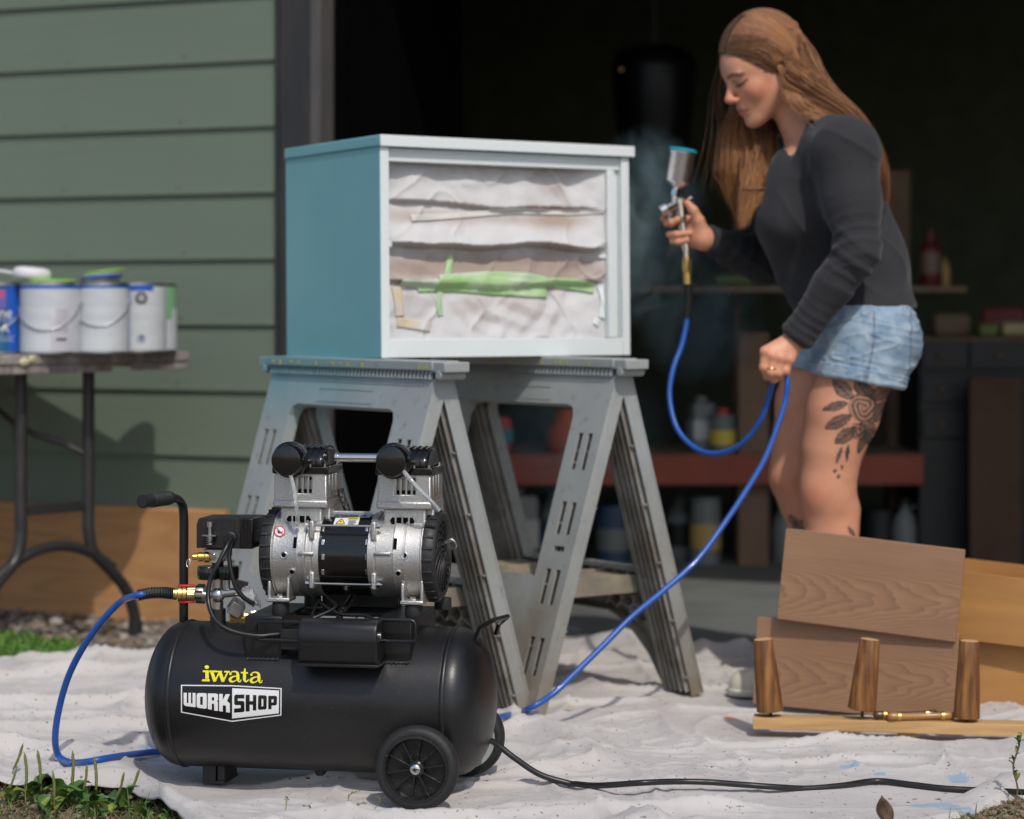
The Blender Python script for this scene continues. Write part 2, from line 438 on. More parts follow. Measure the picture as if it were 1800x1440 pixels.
spots([S(1285, 1258, .025, .02), S(950, 1235, .02, .02)], (.70, .25, .12), amt=.7)
spots([S(1420, 1325, .05, .04), S(980, 1310, .08, .03)], (.47, .38, .3), amt=.5)
t.set(Base_Color=b, Roughness=.95, Specular_IOR_Level=.15, Sheen_Weight=.1); t.bump(weave, .35, .0008); t.bump(t.noise(60, det=4, lo=.2, hi=.8), .35, .003)
m_cloth = t.m
cloth = obj('drop_cloth', build_cloth(), m_cloth, label='wrinkled off-white canvas drop cloth spread on the ground under everything', category='drop cloth')
sol = cloth.modifiers.new('thick', 'SOLIDIFY'); sol.thickness = .0015; sol.offset = -1
def ch(x, y): return float(cloth_h(np.array([x]), np.array([y]))[0])-.006
# ---------------------------------------------------------------- air compressor
CA = math.atan2(-.18, .983)
comp = empty('air_compressor', (CX, CY, .002), CA, 'black twin-cylinder portable air compressor with silver pump, on two wheels on the drop cloth', 'air compressor')
_cx = Vector((math.cos(CA), math.sin(CA), 0)); _cy = Vector((-math.sin(CA), math.cos(CA), 0)); _co = Vector((CX, CY, .002))
def q(px, py, ly):
    "compressor-local point on the plane local Y = ly seen at that pixel"
    o = Vector((0, 0, CAM_H)); d = at(px, py, 1)-o
    tt = (ly-(o-_co).dot(_cy))/d.dot(_cy); p = o+d*tt-_co
    return Vector((p.dot(_cx), ly, p.z))
TR, TZ = .136, .168
def oncyl(px, py, off=.0006):
    o = Vector((0, 0, CAM_H))-_co; o = Vector((o.dot(_cx), o.dot(_cy), o.z)); w_ = at(px, py, 1)-Vector((0, 0, CAM_H)); d = Vector((w_.dot(_cx), w_.dot(_cy), w_.z))
    oy, oz = o.y, o.z-TZ; R = TR+off
    a = d.y**2+d.z**2; bq = 2*(oy*d.y+oz*d.z); c = oy*oy+oz*oz-R*R; D = bq*bq-4*a*c
    tt = (-bq-math.sqrt(max(D, 0)))/(2*a); return o+d*tt
m_blk = mat('satin_black_paint', (.0085, .0085, .0095), .38, col2=(.011, .011, .012), sc1=4, bump=.22, bsc=260, bd=.0006, spec=.5, rvar=.12, dust=((.08, .075, .07), .16))
m_gblk = mat('gloss_black', (.005, .005, .0055), .2, spec=.5, coat=.3, bump=.08, bsc=90, dust=((.1, .09, .08), .12))
m_rub = mat('rubber', (.016, .016, .017), .6, bump=.2, bsc=200, dust=((.16, .15, .13), .12))
m_plas = mat('black_plastic', (.014, .014, .015), .45, bump=.15, bsc=150, dust=((.14, .13, .12), .25))
m_alu = mat('cast_aluminium', (.68, .67, .65), .46, 1, col2=(.50, .49, .47), sc1=330, lo=.25, hi=.75, bump=.4, bsc=380, bd=.0016, rvar=.15)
m_alud = mat('machined_aluminium', (.72, .72, .71), .28, 1, bump=.1, bsc=200, bd=.0005)
m_chr = mat('chrome', (.75, .74, .72), .16, 1, rvar=.06)
m_brass = mat('brass', (.72, .50, .18), .36, 1, col2=(.65, .42, .14), sc1=30)
m_steel = mat('brushed_steel', (.55, .54, .52), .34, 1)
m_red = mat('red_plastic', (.55, .02, .015), .4)
m_hole = mat('dark_recess', (.004, .004, .004), .9, spec=.1)
m_cabl = mat('cable_black', (.012, .012, .013), .38)
# tank
prof = []
for k in range(15):
    a = math.pi/2*k/14; prof.append((-.330+.066*(1-math.cos(a)), TR*math.sin(a)**.9 if k else .0005))
prof += [(-.2625, TR), (-.2610, TR+.0018), (-.2575, TR+.0026), (-.2545, TR+.0018), (-.2530, TR-.0004), (-.25, TR)]
prof2 = [(-t_, r_) for t_, r_ in reversed(prof)]
mb = MB(); mb.lathe(prof+prof2, (0, 0, TZ), (1, 0, 0), 96)
tank = obj('tank', mb, m_blk, comp, smooth=50)
mb = MB(); mb.tube([(-.2572, math.cos(a)*(TR+.0005), TZ+math.sin(a)*(TR+.0005)) for a in np.linspace(0, 2*math.pi, 72)[:-1]], .0022, 6, True)
obj('weld_seam', mb, m_blk, tank); mb = MB(); mb.tube([(.2572, math.cos(a)*(TR+.0005), TZ+math.sin(a)*(TR+.0005)) for a in np.linspace(0, 2*math.pi, 72)[:-1]], .0022, 6, True)
obj('weld_seam', mb, m_blk, tank)
# logo on the tank
def Z(zx, zy): return (300+zx/8.571, 1150+zy/8.571)
lay = [0]
def decal(name, polys, m, off, parent=tank, step=.004, proj=oncyl):
    "flat print: polygons in photo pixels laid on the curved shell"
    vs = []; fs = []
    for k, (outer, holes) in enumerate(polys):
        bm = bmesh.new(); loops = [outer]+holes; flat = [p for l in loops for p in l]
        V = [bm.verts.new((p[0], p[1], 0)) for p in flat]
        for tri in tessellate_polygon([[Vector((p[0], p[1], 0)) for p in l] for l in loops]):
            try: bm.faces.new([V[i] for i in tri])
            except ValueError: pass
        ys = [p[1] for p in flat]; y = min(ys)+3
        while y < max(ys):
            bmesh.ops.bisect_plane(bm, geom=bm.verts[:]+bm.edges[:]+bm.faces[:], plane_co=(0, y, 0), plane_no=(0, 1, 0)); y += 3.5
        b_ = len(vs); bm.verts.index_update()
        for v_ in bm.verts: vs.append(tuple(proj(v_.co.x, v_.co.y, off+.00004*k)))
        for f_ in bm.faces: fs.append(tuple(b_+x.index for x in f_.verts))
        bm.free()
    me = mesh_from(name, vs, fs, 180, True)
    return obj(name, me, m, parent)
def flatmat(name, c, rough=.5): return mat(name, c, rough, rvar=0)
m_yel = flatmat('print_yellow', (.78, .70, .015)); m_wht = flatmat('print_white', (.75, .75, .75)); m_pblk = flatmat('print_black', (.006, .005, .005), .3)
def rnd(pts): return [Z(*p) for p in pts]
def stroke(pts, w_):
    w_ = w_ if hasattr(w_, '__len__') else [w_]*len(pts); P = smooth_path([(x, y, 0) for x, y in pts], 5) if len(pts) > 2 else [Vector((x, y, 0)) for x, y in pts]
    m = len(P); L = []; R_ = []
    for i, p in enumerate(P):
        d = P[min(i+1, m-1)]-P[max(i-1, 0)]; d.normalize(); nn = Vector((-d.y, d.x, 0)); ww = np.interp(i/(m-1)*(len(w_)-1), range(len(w_)), w_)/2
        L.append(tuple((p+nn*ww)[:2])); R_.append(tuple((p-nn*ww)[:2]))
    return (rnd(L+R_[::-1]), [])
def disc(x, y, rx, ry, n=18): return (rnd([(x+rx*math.cos(2*math.pi*k/n), y+ry*math.sin(2*math.pi*k/n)) for k in range(n)]), [])
decal('logo_panel', [(rnd([(155, 462), (925, 468), (1672, 512), (1668, 925), (925, 1020), (155, 880)]), [])], m_pblk, .0003)
decal('logo_frame', [(rnd([(155, 462), (925, 468), (1672, 512), (1668, 925), (925, 1020), (155, 880)]), [rnd([(172, 478), (925, 485), (1655, 526), (1652, 912), (925, 1003), (172, 868)])])], m_wht, .0006)
decal('logo_white_panel', [(rnd([(928, 513), (1632, 548), (1630, 892), (925, 970)]), [])], m_wht, .0006)
W_ = [(195, 582), (243, 582), (243, 735), (268, 738), (268, 582), (306, 583), (306, 743), (330, 745), (330, 584), (375, 585), (375, 798), (340, 796), (225, 780), (202, 765), (195, 735)]
O_ = ([(392, 610), (405, 592), (420, 586), (520, 588), (538, 595), (543, 612), (545, 800), (535, 820), (515, 822), (415, 808), (395, 795), (390, 770)], [(445, 640), (485, 640), (482, 768), (445, 762)])
R_ = ([(560, 592), (690, 594), (712, 610), (714, 690), (700, 705), (712, 725), (712, 856), (655, 850), (655, 750), (620, 745), (620, 838), (560, 828)], [(620, 648), (655, 650), (655, 700), (620, 698)])
K_ = [(730, 598), (785, 600), (785, 690), (830, 602), (893, 604), (848, 705), (890, 740), (893, 880), (835, 874), (833, 775), (785, 770), (785, 866), (730, 858)]
decal('logo_word_work', [(rnd(W_), []), (rnd(O_[0]), [rnd(O_[1])]), (rnd(R_[0]), [rnd(R_[1])]), (rnd(K_), [])], m_wht, .0008)
S_ = [(1110, 608), (1110, 668), (1010, 668), (1010, 705), (1090, 705), (1112, 725), (1112, 860), (1095, 872), (955, 882), (955, 820), (1055, 812), (1055, 768), (975, 768), (958, 750), (958, 635), (975, 610)]
H_ = [(1130, 612), (1190, 612), (1190, 708), (1240, 708), (1240, 615), (1292, 617), (1290, 848), (1238, 850), (1238, 762), (1190, 760), (1190, 860), (1130, 864)]
O2 = ([(1318, 635), (1335, 618), (1430, 622), (1448, 640), (1445, 815), (1430, 832), (1335, 838), (1315, 825)], [(1370, 672), (1395, 674), (1395, 785), (1368, 788)])
P_ = ([(1470, 628), (1585, 628), (1603, 645), (1600, 755), (1585, 770), (1520, 775), (1520, 828), (1470, 830)], [(1520, 680), (1550, 680), (1548, 728), (1520, 728)])
decal('logo_word_shop', [(rnd(S_), []), (rnd(H_), []), (rnd(O2[0]), [rnd(O2[1])]), (rnd(P_[0]), [rnd(P_[1])])], m_pblk, .0009)
iw = [disc(545, 195, 33, 28), (rnd([(485, 245), (575, 245), (575, 378), (592, 380), (586, 412), (470, 408), (476, 378), (522, 378), (522, 273), (485, 271)]), []),
      stroke([(583, 259), (700, 261)], 26), stroke([(618, 262), (668, 412)], 50), stroke([(664, 412), (738, 268)], 24), stroke([(738, 262), (792, 414)], 50), stroke([(788, 414), (862, 268)], 24), stroke([(808, 264), (890, 266)], 24), stroke([(700, 261), (775, 262)], 20)]
for dx, dy in ((0, 0), (316, 12)):
    iw += [disc(900+dx, 298+dy, 19, 18), stroke([(893+dx, 293+dy), (922+dx, 268+dy), (965+dx, 262+dy), (1005+dx, 280+dy), (1013+dx, 320+dy)], [14, 16, 20, 34, 46]),
           stroke([(1013+dx, 310+dy), (1014+dx, 390+dy)], 46), stroke([(1012+dx, 385+dy), (1028+dx, 414+dy), (1050+dx, 414+dy), (1063+dx, 382+dy)], [34, 20, 16, 12]),
           stroke([(1000+dx, 328+dy), (935+dx, 342+dy), (895+dx, 375+dy), (905+dx, 408+dy), (945+dx, 414+dy), (1000+dx, 385+dy)], [14, 24, 42, 34, 20, 12])]
iw += [stroke([(1120, 214), (1112, 300)], [16, 46]), stroke([(1112, 296), (1112, 385)], 46), stroke([(1058, 278), (1166, 284)], 22), stroke([(1110, 380), (1126, 412), (1158, 404), (1173, 378)], [42, 26, 20, 14])]
decal('logo_word_iwata', iw, m_yel, .0008)
# feet, drain valve
mb = MB(); mb.bb(-.218, -.192, -.045, .045, .010, .05); obj('foot', mb, m_blk, comp, bev=.002)
mb = MB(); mb.bb(-.191, -.176, -.040, .040, .010, .046); mb.bb(-.220, -.174, -.043, .043, .006, .012); obj('rubber_foot', mb, m_rub, comp, bev=.002)
mb = MB(); mb.cyl((0, 0, .045), (0, 0, .022), .013, n=16); mb.cyl((0, 0, .028), (0, 0, .008), .0085, n=8); obj('drain_boss', mb, m_plas, comp)
mb = MB(); mb.cyl((0, 0, .012), (-.02, -.012, .012), .0055, n=8); mb.cyl((-.012, -.008, .012), (-.026, -.016, .012), .0072, n=10); obj('drain_valve', mb, m_brass, comp)
# wheels
m_rim = mat('rim_black', (.012, .012, .013), .28, dust=((.15, .14, .13), .3)); m_rimg = mat('rim_sunlit_grey', (.42, .46, .45), .5)  # rear rim is the black rim with sunlight painted in as grey
def wheel(ly, s, rimm):
    c = (.22 if s < 0 else .242, ly, .0725)
    mb = MB(); mb.lathe([(-.0165, .057), (-.0185, .062), (-.0175, .069), (-.012, .0745), (0, .0765), (.012, .0745), (.0175, .069), (.0185, .062), (.0165, .057), (-.0165, .057)], c, (0, s, 0), 64, False)
    tyre = obj('wheel', mb, m_rub, comp, smooth=60)
    mb = MB(); mb.lathe([(.002, .0005), (.004, .0515), (.0155, .0530), (.0200, .0555), (.0195, .0600), (-.0178, .0600), (-.016, .050), (.000, .048), (-.002, .0005)], c, (0, s, 0), 56)
    obj('rim', mb, rimm, tyre, smooth=40)
    for k in range(10):
        a = 2*math.pi*k/10+.16; u = Vector((math.cos(a), 0, math.sin(a)))
        mb = MB(); cc = Vector(c)+Vector((0, s*.0095, 0)); mb.beam(cc+u*.012, cc+u*.0528, .0024, .0115, up=(0, 1, 0)); mb.M = Matrix.Identity(4)
        o_ = obj('spoke', mb, rimm, tyre, bev=.0004)
    mb = MB(); mb.lathe([(.004, .0155), (.014, .0145), (.016, .012)], c, (0, s, 0), 24); obj('hub', mb, rimm, tyre)
    mb = MB(); mb.lathe([(.015, .0105), (.018, .0105), (.0205, .0085), (.0215, .0045), (.0217, .0005)], c, (0, s, 0), 24); h_ = obj('axle_bolt', mb, m_chr, tyre, smooth=50)
    for a in (0.3, 0.3+math.pi/2):
        mb = MB(); u = Vector((math.cos(a), 0, math.sin(a)))*.0042; cc = Vector(c)+Vector((0, s*.0217, 0)); mb.beam(cc-u, cc+u, .0016, .0008, up=(0, 1, 0)); obj('screw_slot', mb, m_hole, tyre)
wheel(-.160, -1, m_rim); wheel(.168, 1, m_rimg)
mb = MB(); mb.cyl((.22, -.16, .0745), (.242, .170, .0725), .0065); mb.bb(.20, .24, -.115, .115, .068, .10); obj('axle', mb, m_blk, comp)
# right-hand bracket on the domed end
mb = MB(); a0 = q(836, 1122, -.03); a1 = q(844, 1103, -.045); a2 = q(868, 1090, -.055); a3 = q(873, 1090, -.03)
mb.tube([a0, a1, a2], .0045, 10); b0 = a0+Vector((.025, .07, 0)); mb.tube([b0, a1+Vector((.022, .07, -.002)), a2+Vector((.01, .085, -.004)), a2], .0045, 10)
obj('end_bracket', mb, m_blk, comp)
# handle
hx = q(323, 1000, .03).x
pts = smooth_path([(hx, .03, .28), (hx, .03, .40), (hx, .03, .50), (hx-.004, .02, .527), (hx-.010, -.004, .537), (hx-.014, -.02, .5375)], 6)
mb = MB(); mb.tube(pts, .0088, 18); h = obj('handle', mb, m_blk, comp, smooth=60)
g = [(hx-.013-.022*s_, -.012-.095*s_, .5375) for s_ in np.linspace(0, 1, 57)]
mb = MB(); mb.tube(g, [.0125+.0012*(1 if (i//2) % 2 and 3 < i < 40 else 0) for i in range(57)], 22); mb.tube([g[-1], tuple(Vector(g[-1])+Vector((-.0006, -.002, 0)))], .0105, 22); obj('grip', mb, m_rub, h, smooth=30)

# ---- pump and motor (axis parallel to the tank)
PZ = .436; PR = .0805
def ring(mb, x0, x1, r0, r1=None, n=64): mb.lathe([(x0, r0), (x1, r1 if r1 else r0)], (0, 0, PZ), (1, 0, 0), n)
pump = comp
m_fan = mat('fan_guard_plastic', (.016, .016, .017), .5, bump=.2, bsc=150, dust=((.16, .15, .14), .3))
# crankcase halves
def housing(x0, x1, flip):
    mb = MB(); s_ = 1 if not flip else -1; a_, b_ = (x0, x1) if not flip else (x1, x0); L = abs(x1-x0)
    pr = [(0, .074), (.0, .0815), (.0012, .0832), (.0035, .0832), (.0055, .0800), (L*.50, .0798), (L*.53, .0805), (L*.55, .0785), (L-.016, .0780), (L-.014, .0765), (L-.011, .079), (L, .079), (L, .070)]
    mb.lathe(pr, (a_, 0, PZ), (s_, 0, 0), 80)
    return mb
hL = obj('crankcase', housing(-.077, .014, False), m_alu, pump, smooth=30); hR = obj('crankcase', housing(.107, .211, True), m_alu, pump, smooth=30)
def onbody(px, py, r=.080):
    o = Vector((0, 0, CAM_H))-_co; o = Vector((o.dot(_cx), o.dot(_cy), o.z)); w_ = at(px, py, 1)-Vector((0, 0, CAM_H)); d = Vector((w_.dot(_cx), w_.dot(_cy), w_.z))
    oy, oz = o.y, o.z-PZ; a = d.y**2+d.z**2; bq = 2*(oy*d.y+oz*d.z); c = oy*oy+oz*oz-r*r; D = bq*bq-4*a*c
    tt = (-bq-math.sqrt(max(D, 0)))/(2*a); return o+d*tt
# stator
mb = MB(); mb.lathe([(0, .070), (0, .0765), (.003, .0765), (.003, .0750), (.091, .0750), (.091, .0765), (.094, .0765), (.094, .07)], (.0135, 0, PZ), (1, 0, 0), 80); st = obj('stator', mb, m_gblk, pump, smooth=30)
for px in (567.5, 645):
    for py in (930, 953, 979, 1006):
        p = onbody(px, py, .0755); nrm = Vector((0, p.y, p.z-PZ)).normalized(); tg = Vector((1, 0, 0)).cross(nrm)
        mb = MB(); R = Matrix((Vector((1, 0, 0)), tg, nrm)).transposed(); mb.box(p, (.0055, .011, .0012), R); obj('winding_slot', mb, m_alud, st, bev=.0018)
for px in (668, 0):
    pass
# tie rods with lugs
for py in (924.5, 1027):
    a = q(541, py, -.072); b_ = q(672, py, -.072); a.z = b_.z = (a.z+b_.z)/2
    mb = MB(); mb.cyl(a, b_, .0022, n=10); rod = obj('tie_rod', mb, m_steel, pump)
    mb = MB(); mb.cyl(b_-Vector((.010, 0, 0)), b_-Vector((.004, 0, 0)), .0048, n=6); mb.cyl(a-Vector((.004, 0, 0)), a+Vector((.002, 0, 0)), .0048, n=6); obj('nut', mb, m_chr, rod)
    for xx, sg in ((a.x+.008, 1), (b_.x-.016, -1)):
        mb = MB(); dz = .008 if py < 1000 else -.008
        mb.bb(xx-.005, xx+.005, -.077, -.050, a.z-(.026 if py < 1000 else .010), a.z+(.009 if py < 1000 else .022)); obj('lug', mb, m_alu, hL if sg > 0 else hR, bev=.003)
# bosses, slots and rib details on the crankcases
for (px, py) in ((499, 976), (513, 1005), (711, 977), (700, 1008)):
    p = onbody(px, py, .0801); nrm = Vector((0, p.y, p.z-PZ)).normalized(); par = hL if px < 600 else hR
    mb = MB(); mb.lathe([(-.004, .0068), (.0016, .0066), (.0022, .0058), (.0018, .0042), (-.002, .0040)], p, nrm, 20, False); obj('boss', mb, m_alud, par)
    mb = MB(); mb.lathe([(-.003, .0046), (.0014, .0045)], p, nrm, 16); obj('bolt_hole', mb, m_hole, par)
for (px, py) in ((518.5, 954), (694.5, 956)):
    p = onbody(px, py, .0802); nrm = Vector((0, p.y, p.z-PZ)).normalized(); tg = Vector((1, 0, 0)).cross(nrm); R = Matrix((Vector((1, 0, 0)), tg, nrm)).transposed()
    mb = MB(); mb.box(p, (.0065, .021, .0014), R); obj('vent_slot', mb, m_hole, hL if px < 600 else hR, bev=.0028)
for x0_, x1_, par in ((-.039, -.029, hL), (.150, .160, hR)):      # raised circumferential ribs
    mb = MB(); mb.lathe([(0, .077), (.002, .0822), (.005, .0822), (.007, .077)], (x0_+.022, 0, PZ), (1, 0, 0), 72, False); obj('rib', mb, m_alu, par, smooth=40)
for pxs, par in (((524, 552), hL), ((658, 688), hR)):                # step casting at mid height
    p = onbody(pxs[0], 972, .078); p2 = onbody(pxs[1], 972, .078)
    mb = MB(); mb.box(((p.x+p2.x)/2, -.072, p.z), (abs(p2.x-p.x), .022, .008), Euler((math.radians(8), 0, 0)).to_matrix()); obj('cast_step', mb, m_alu, par, bev=.003)
# mounting feet of castings
for px, par in ((493, hL), (727, hR)):
    c = q(px, 1050, -.060)
    mb = MB(); mb.bb(c.x-.022, c.x+.022, -.078, -.030, .353, .361); mb.bb(c.x-.021, c.x-.015, -.074, -.03, .356, .392); mb.bb(c.x+.015, c.x+.021, -.074, -.03, .356, .398); obj('casting_foot', mb, m_alu, par, bev=.0022)
    mb = MB(); mb.cyl((c.x, -.062, .360), (c.x, -.062, .3665), .0055, n=6); obj('bolt', mb, m_chr, par)
    for yy in (-.058, .058):
        mb = MB(); mb.lathe([(0, .0155), (.004, .0165), (.018, .0160), (.022, .0150)], (c.x+(.030 if yy > 0 else 0), yy, .330), (0, 0, 1), 22); obj('rubber_mount', mb, m_rub, pump)
# no-oil sticker
def onb(px, py, off=0): return onbody(px, py, .0815+off)
def zz2(zx, zy): return (440+zx/4, 750+zy/4)
m_wl = flatmat('label_white', (.72, .72, .74)); m_rl = flatmat('label_red', (.55, .02, .03)); m_yl = flatmat('label_yellow', (.80, .62, .03)); m_sl = mat('label_silver', (.42, .46, .50), .4, .6, rvar=0); m_kl = flatmat('label_ink', (.02, .02, .025))
def circ(cx, cy, r, n=28): return [(cx+r*math.cos(2*math.pi*k/n), cy+r*math.sin(2*math.pi*k/n)) for k in range(n)]
decal('no_oil_label', [(circ(491.5, 934, 9.2), [])], m_wl, .0, hL, proj=onb)
decal('label_ring', [(circ(491.5, 934, 9.6), [circ(491.5, 934, 8.0)]), ([(485.6, 929.2), (487, 927.8), (497.6, 938.8), (496.2, 940.2)], [])], m_rl, .0003, hL, proj=onb)
decal('label_oilcan', [([(485.5, 932.8), (489, 933), (494, 936.2), (498, 933), (498, 934.2), (494.6, 938), (488.6, 938), (488, 935)], [])], m_kl, .0002, hL, proj=onb)
# capacitor warning labels on the stator
def ons(px, py, off=0): return onbody(px, py, .0757+off)
def z3(x, y): return (540+x/12.857, 880+y/12.857)
pz = lambda L_: [z3(*p) for p in L_]
decal('rating_label', [(pz([(650, 228), (1495, 250), (1400, 385), (545, 370)]), [])], m_sl, .0002, st, proj=ons)
decal('rating_text', [(pz([(660+dx-y_*.75, 255+y_), (660+dx+w3-y_*.75, 257+y_), (655+dx+w3-y_*.75, 270+y_), (655+dx-y_*.75, 268+y_)]), []) for y_, row in ((0, ((0, 220), (300, 180), (560, 190))), (32, ((10, 160), (220, 90), (420, 270))), (64, ((0, 300), (330, 230), (620, 120))), (92, ((10, 120), (180, 380), (600, 140)))) for dx, w3 in row], m_kl, .0004, st, proj=ons)
decal('warning_label', [(pz([(640, 392), (1195, 385), (1150, 545), (590, 545)]), [])], m_wl, .0002, st, proj=ons)
decal('warning_triangle', [(pz([(770, 408), (800, 412), (850, 515), (835, 532), (655, 532), (640, 512)]), [])], m_kl, .0004, st, proj=ons)
decal('warning_triangle_fill', [(pz([(778, 425), (790, 428), (832, 515), (825, 520), (672, 520), (665, 512)]), []), (pz([(920, 392), (1190, 390), (1180, 432), (905, 434)]), [])], m_yl, .0005, st, proj=ons)
decal('warning_text', [(pz([(750, 460), (775, 455), (775, 485), (745, 490)]), [])]+[(pz([(935-y_*.2, 450+y_), (935-y_*.2+w4, 450+y_), (930-y_*.2+w4, 462+y_), (930-y_*.2, 462+y_)]), []) for y_, w4 in ((0, 180), (24, 165), (48, 185), (72, 140))]+[(pz([(940, 405), (1140, 404), (1138, 420), (938, 421)]), [])], m_kl, .0006, st, proj=ons)
# fan guards
def guard(x, s):
    mb = MB(); mb.lathe([(0, .079), (0, .0835), (.004, .0845), (.018, .0825), (.023, .078), (.0235, .066), (.017, .064), (.017, .001)], (x, 0, PZ), (s, 0, 0), 72)
    gd = obj('fan_guard', mb, m_fan, pump, smooth=35)
    for k in range(24):
        a = 2*math.pi*k/24; u = Vector((0, math.cos(a), math.sin(a))); mb = MB()
        c = Vector((x+s*.010, 0, PZ))+u*.0835; tg = Vector((1, 0, 0)).cross(u); R = Matrix((Vector((1, 0, 0)), tg, u)).transposed(); mb.box(c, (.020, .0045, .005), R)
        obj('grip_rib', mb, m_fan, gd, bev=.0008)
    for k in range(18):                       # spiral vanes on the face
        pts = []
        for j in range(9):
            rr = .010+.066*j/8; a = 2*math.pi*k/18+1.35*(j/8)**.8*s; bul = .0275-.0060*(j/8)**2
            pts.append((x+s*bul, rr*math.cos(a), PZ+rr*math.sin(a)))
        mb = MB(); mb.tube(pts, .0018, 6); obj('guard_vane', mb, m_fan, gd, smooth=60)
    mb = MB()
    for rr in (.022, .034, .046, .057, .067): mb.tube([(x+s*(.0262-.006*(rr/.08)**2), rr*math.cos(a), PZ+rr*math.sin(a)) for a in np.linspace(0, 2*math.pi, 41)[:-1]], .0012, 5, True)
    mb.cyl((x+s*.015, 0, PZ), (x+s*.031, 0, PZ), .011, n=20); obj('guard_rings', mb, m_fan, gd)
guard(-.076, -1); guard(.210, 1)
mb = MB(); c = q(793, 952, 0); mb.tube(smooth_path([(.236, -.012, .462), (.253, -.014, .468), (.259, -.010, .456), (.247, -.008, .450)], 4), .0035, 8); obj('blower_clip', mb, m_steel, pump)
# cylinders
def cylinder(xc):
    cyl = empty('cylinder', (xc, 0, 0)); cyl.parent = comp
    # neck
    mb = MB(); mb.bb(-.040, .040, -.047, .047, .470, .527); mb.bb(.030, .052, -.030, .047, .470, .527); obj('cylinder_neck', mb, m_alu, cyl, bev=.004)
    mb = MB()
    for i, dx in enumerate((-.021, -.0085, .004, .0165)):
        w_ = .009; mb.plate([(dx-w_/2+(.004 if (i == 0) else 0), .5105), (dx+w_/2-(.004 if i == 3 else 0), .5105), (dx+w_/2, .504), (dx+w_/2-(.004 if i == 3 else 0), .4965), (dx-w_/2+(.004 if i == 0 else 0), .4965), (dx-w_/2, .504)], [], .001, lambda a, b, c: (a-.002, -.0472-c, b))
    obj('neck_slot', mb, m_hole, cyl, smooth=0)
    # barrel block with recessed window and fins
    hole = [(-.018, .553), (.021, .553), (.021, .583), (-.018, .583)]
    mb = MB(); mb.plate([(-.0505, .5265), (.0505, .5265), (.0505, .589), (-.0505, .589)], [hole], .012, lambda a, b, c: (a, -.052+c, b))
    mb.bb(-.0505, .0505, -.040, .052, .5265, .589); obj('cylinder_barrel', mb, m_alu, cyl, bev=.0025)
    mb = MB(); mb.bb(-.052, .052, -.0545, .0545, .526, .540); obj('barrel_flange', mb, m_alu, cyl, bev=.003)
    for dx in (-.0165, -.0065, .004, .0145): mb = MB(); mb.bb(dx-.0022, dx+.0022, -.0515, -.040, .553, .583); obj('fin', mb, m_alud, cyl, bev=.0005)
    mb = MB(); mb.bb(-.018, .021, -.0505, -.0402, .5532, .5600); obj('barrel_gap', mb, m_hole, cyl)
    for yy in (-.030, -.008, .016):
        mb = MB(); mb.bb(.0500, .0530, yy-.007, yy+.007, .545, .587); f_ = obj('side_fin', mb, m_alud, cyl, bev=.001)
        mb = MB(); mb.bb(.0510, .0516, yy+.008, yy+.013, .545, .556); obj('side_slot', mb, m_hole, cyl)
    # head
    mb = MB(); mb.bb(-.0535, .0535, -.0555, .0555, .589, .6025); hd = obj('cylinder_head', mb, m_gblk, cyl, bev=.002)
    mb = MB(); pr = [(-.050, .6025), (-.050, .612), (-.042, .624), (-.026, .634), (0, .638), (.026, .634), (.042, .624), (.050, .612), (.050, .6025)]
    vs = []; 
    for x_, sc_ in ((-.044, .94), (-.036, 1), (.036, 1), (.044, .94)):
        vs += [(x_, y_*sc_, .6025+(z_-.6025)*sc_) for y_, z_ in pr]
    n = len(pr); fs = [tuple(range(n)), tuple(range(4*n-1, 3*n-1, -1))]
    for r_ in range(3):
        for i in range(n): fs.append((r_*n+i, (r_+1)*n+i, (r_+1)*n+(i+1) % n, r_*n+(i+1) % n))
    mb.add(vs, fs); obj('head_cover', mb, m_gblk, cyl, bev=.002)
    for dx in (-.030, -.018, -.006, .006, .018, .030, .041):
        mb = MB(); e = .003; P2 = [(y_*1.03, z_+e) for y_, z_ in pr]; mb.extr(P2, dx-.0016, dx+.0016); obj('cooling_fin', mb, m_gblk, cyl, bev=.0006)
    for (sx_, sy_) in ((.046, -.048), (.046, .040), (-.046, .048), (.018, -.050)):
        mb = MB(); mb.cyl((sx_, sy_, .602), (sx_, sy_, .6075), .0042, n=12); obj('head_screw', mb, m_chr, cyl)
    # intake filter
    fc = (-.013, 0, .6165)
    mb = MB(); mb.lathe([(.050, .018), (.058, .024), (.060, .0325), (.066, .0330), (.0675, .0315), (.071, .0315), (.0725, .0335), (.080, .0335), (.082, .0318), (.0835, .0300), (.100, .0290), (.103, .0272), (.104, .0240), (.1042, .0005)], fc, (0, -1, 0), 48); obj('intake_filter', mb, m_gblk, cyl, smooth=28)
    mb = MB(); mb.cyl((fc[0]+.0265, -.082, .622), (fc[0]+.031, -.084, .622), .0022, n=8); obj('filter_screw', mb, m_chr, cyl)
    return cyl
cL = cylinder(-.0265); cR = cylinder(.1705)
mb = MB(); a = Vector((.026, .004, .6165)); b_ = Vector((.118, .004, .6165)); mb.cyl(a, b_, .0082, n=24); mb.cyl(a, a+Vector((.006, 0, 0)), .0105, n=20); mb.cyl(b_-Vector((.006, 0, 0)), b_, .0105, n=20); obj('crossover_pipe', mb, m_chr, comp, bev=.0006)
m_clear = NT('clear_tube'); m_clear.set(Base_Color=(.9, .95, .97), Roughness=.12, Transmission_Weight=.75, IOR=1.45); m_clear = m_clear.m
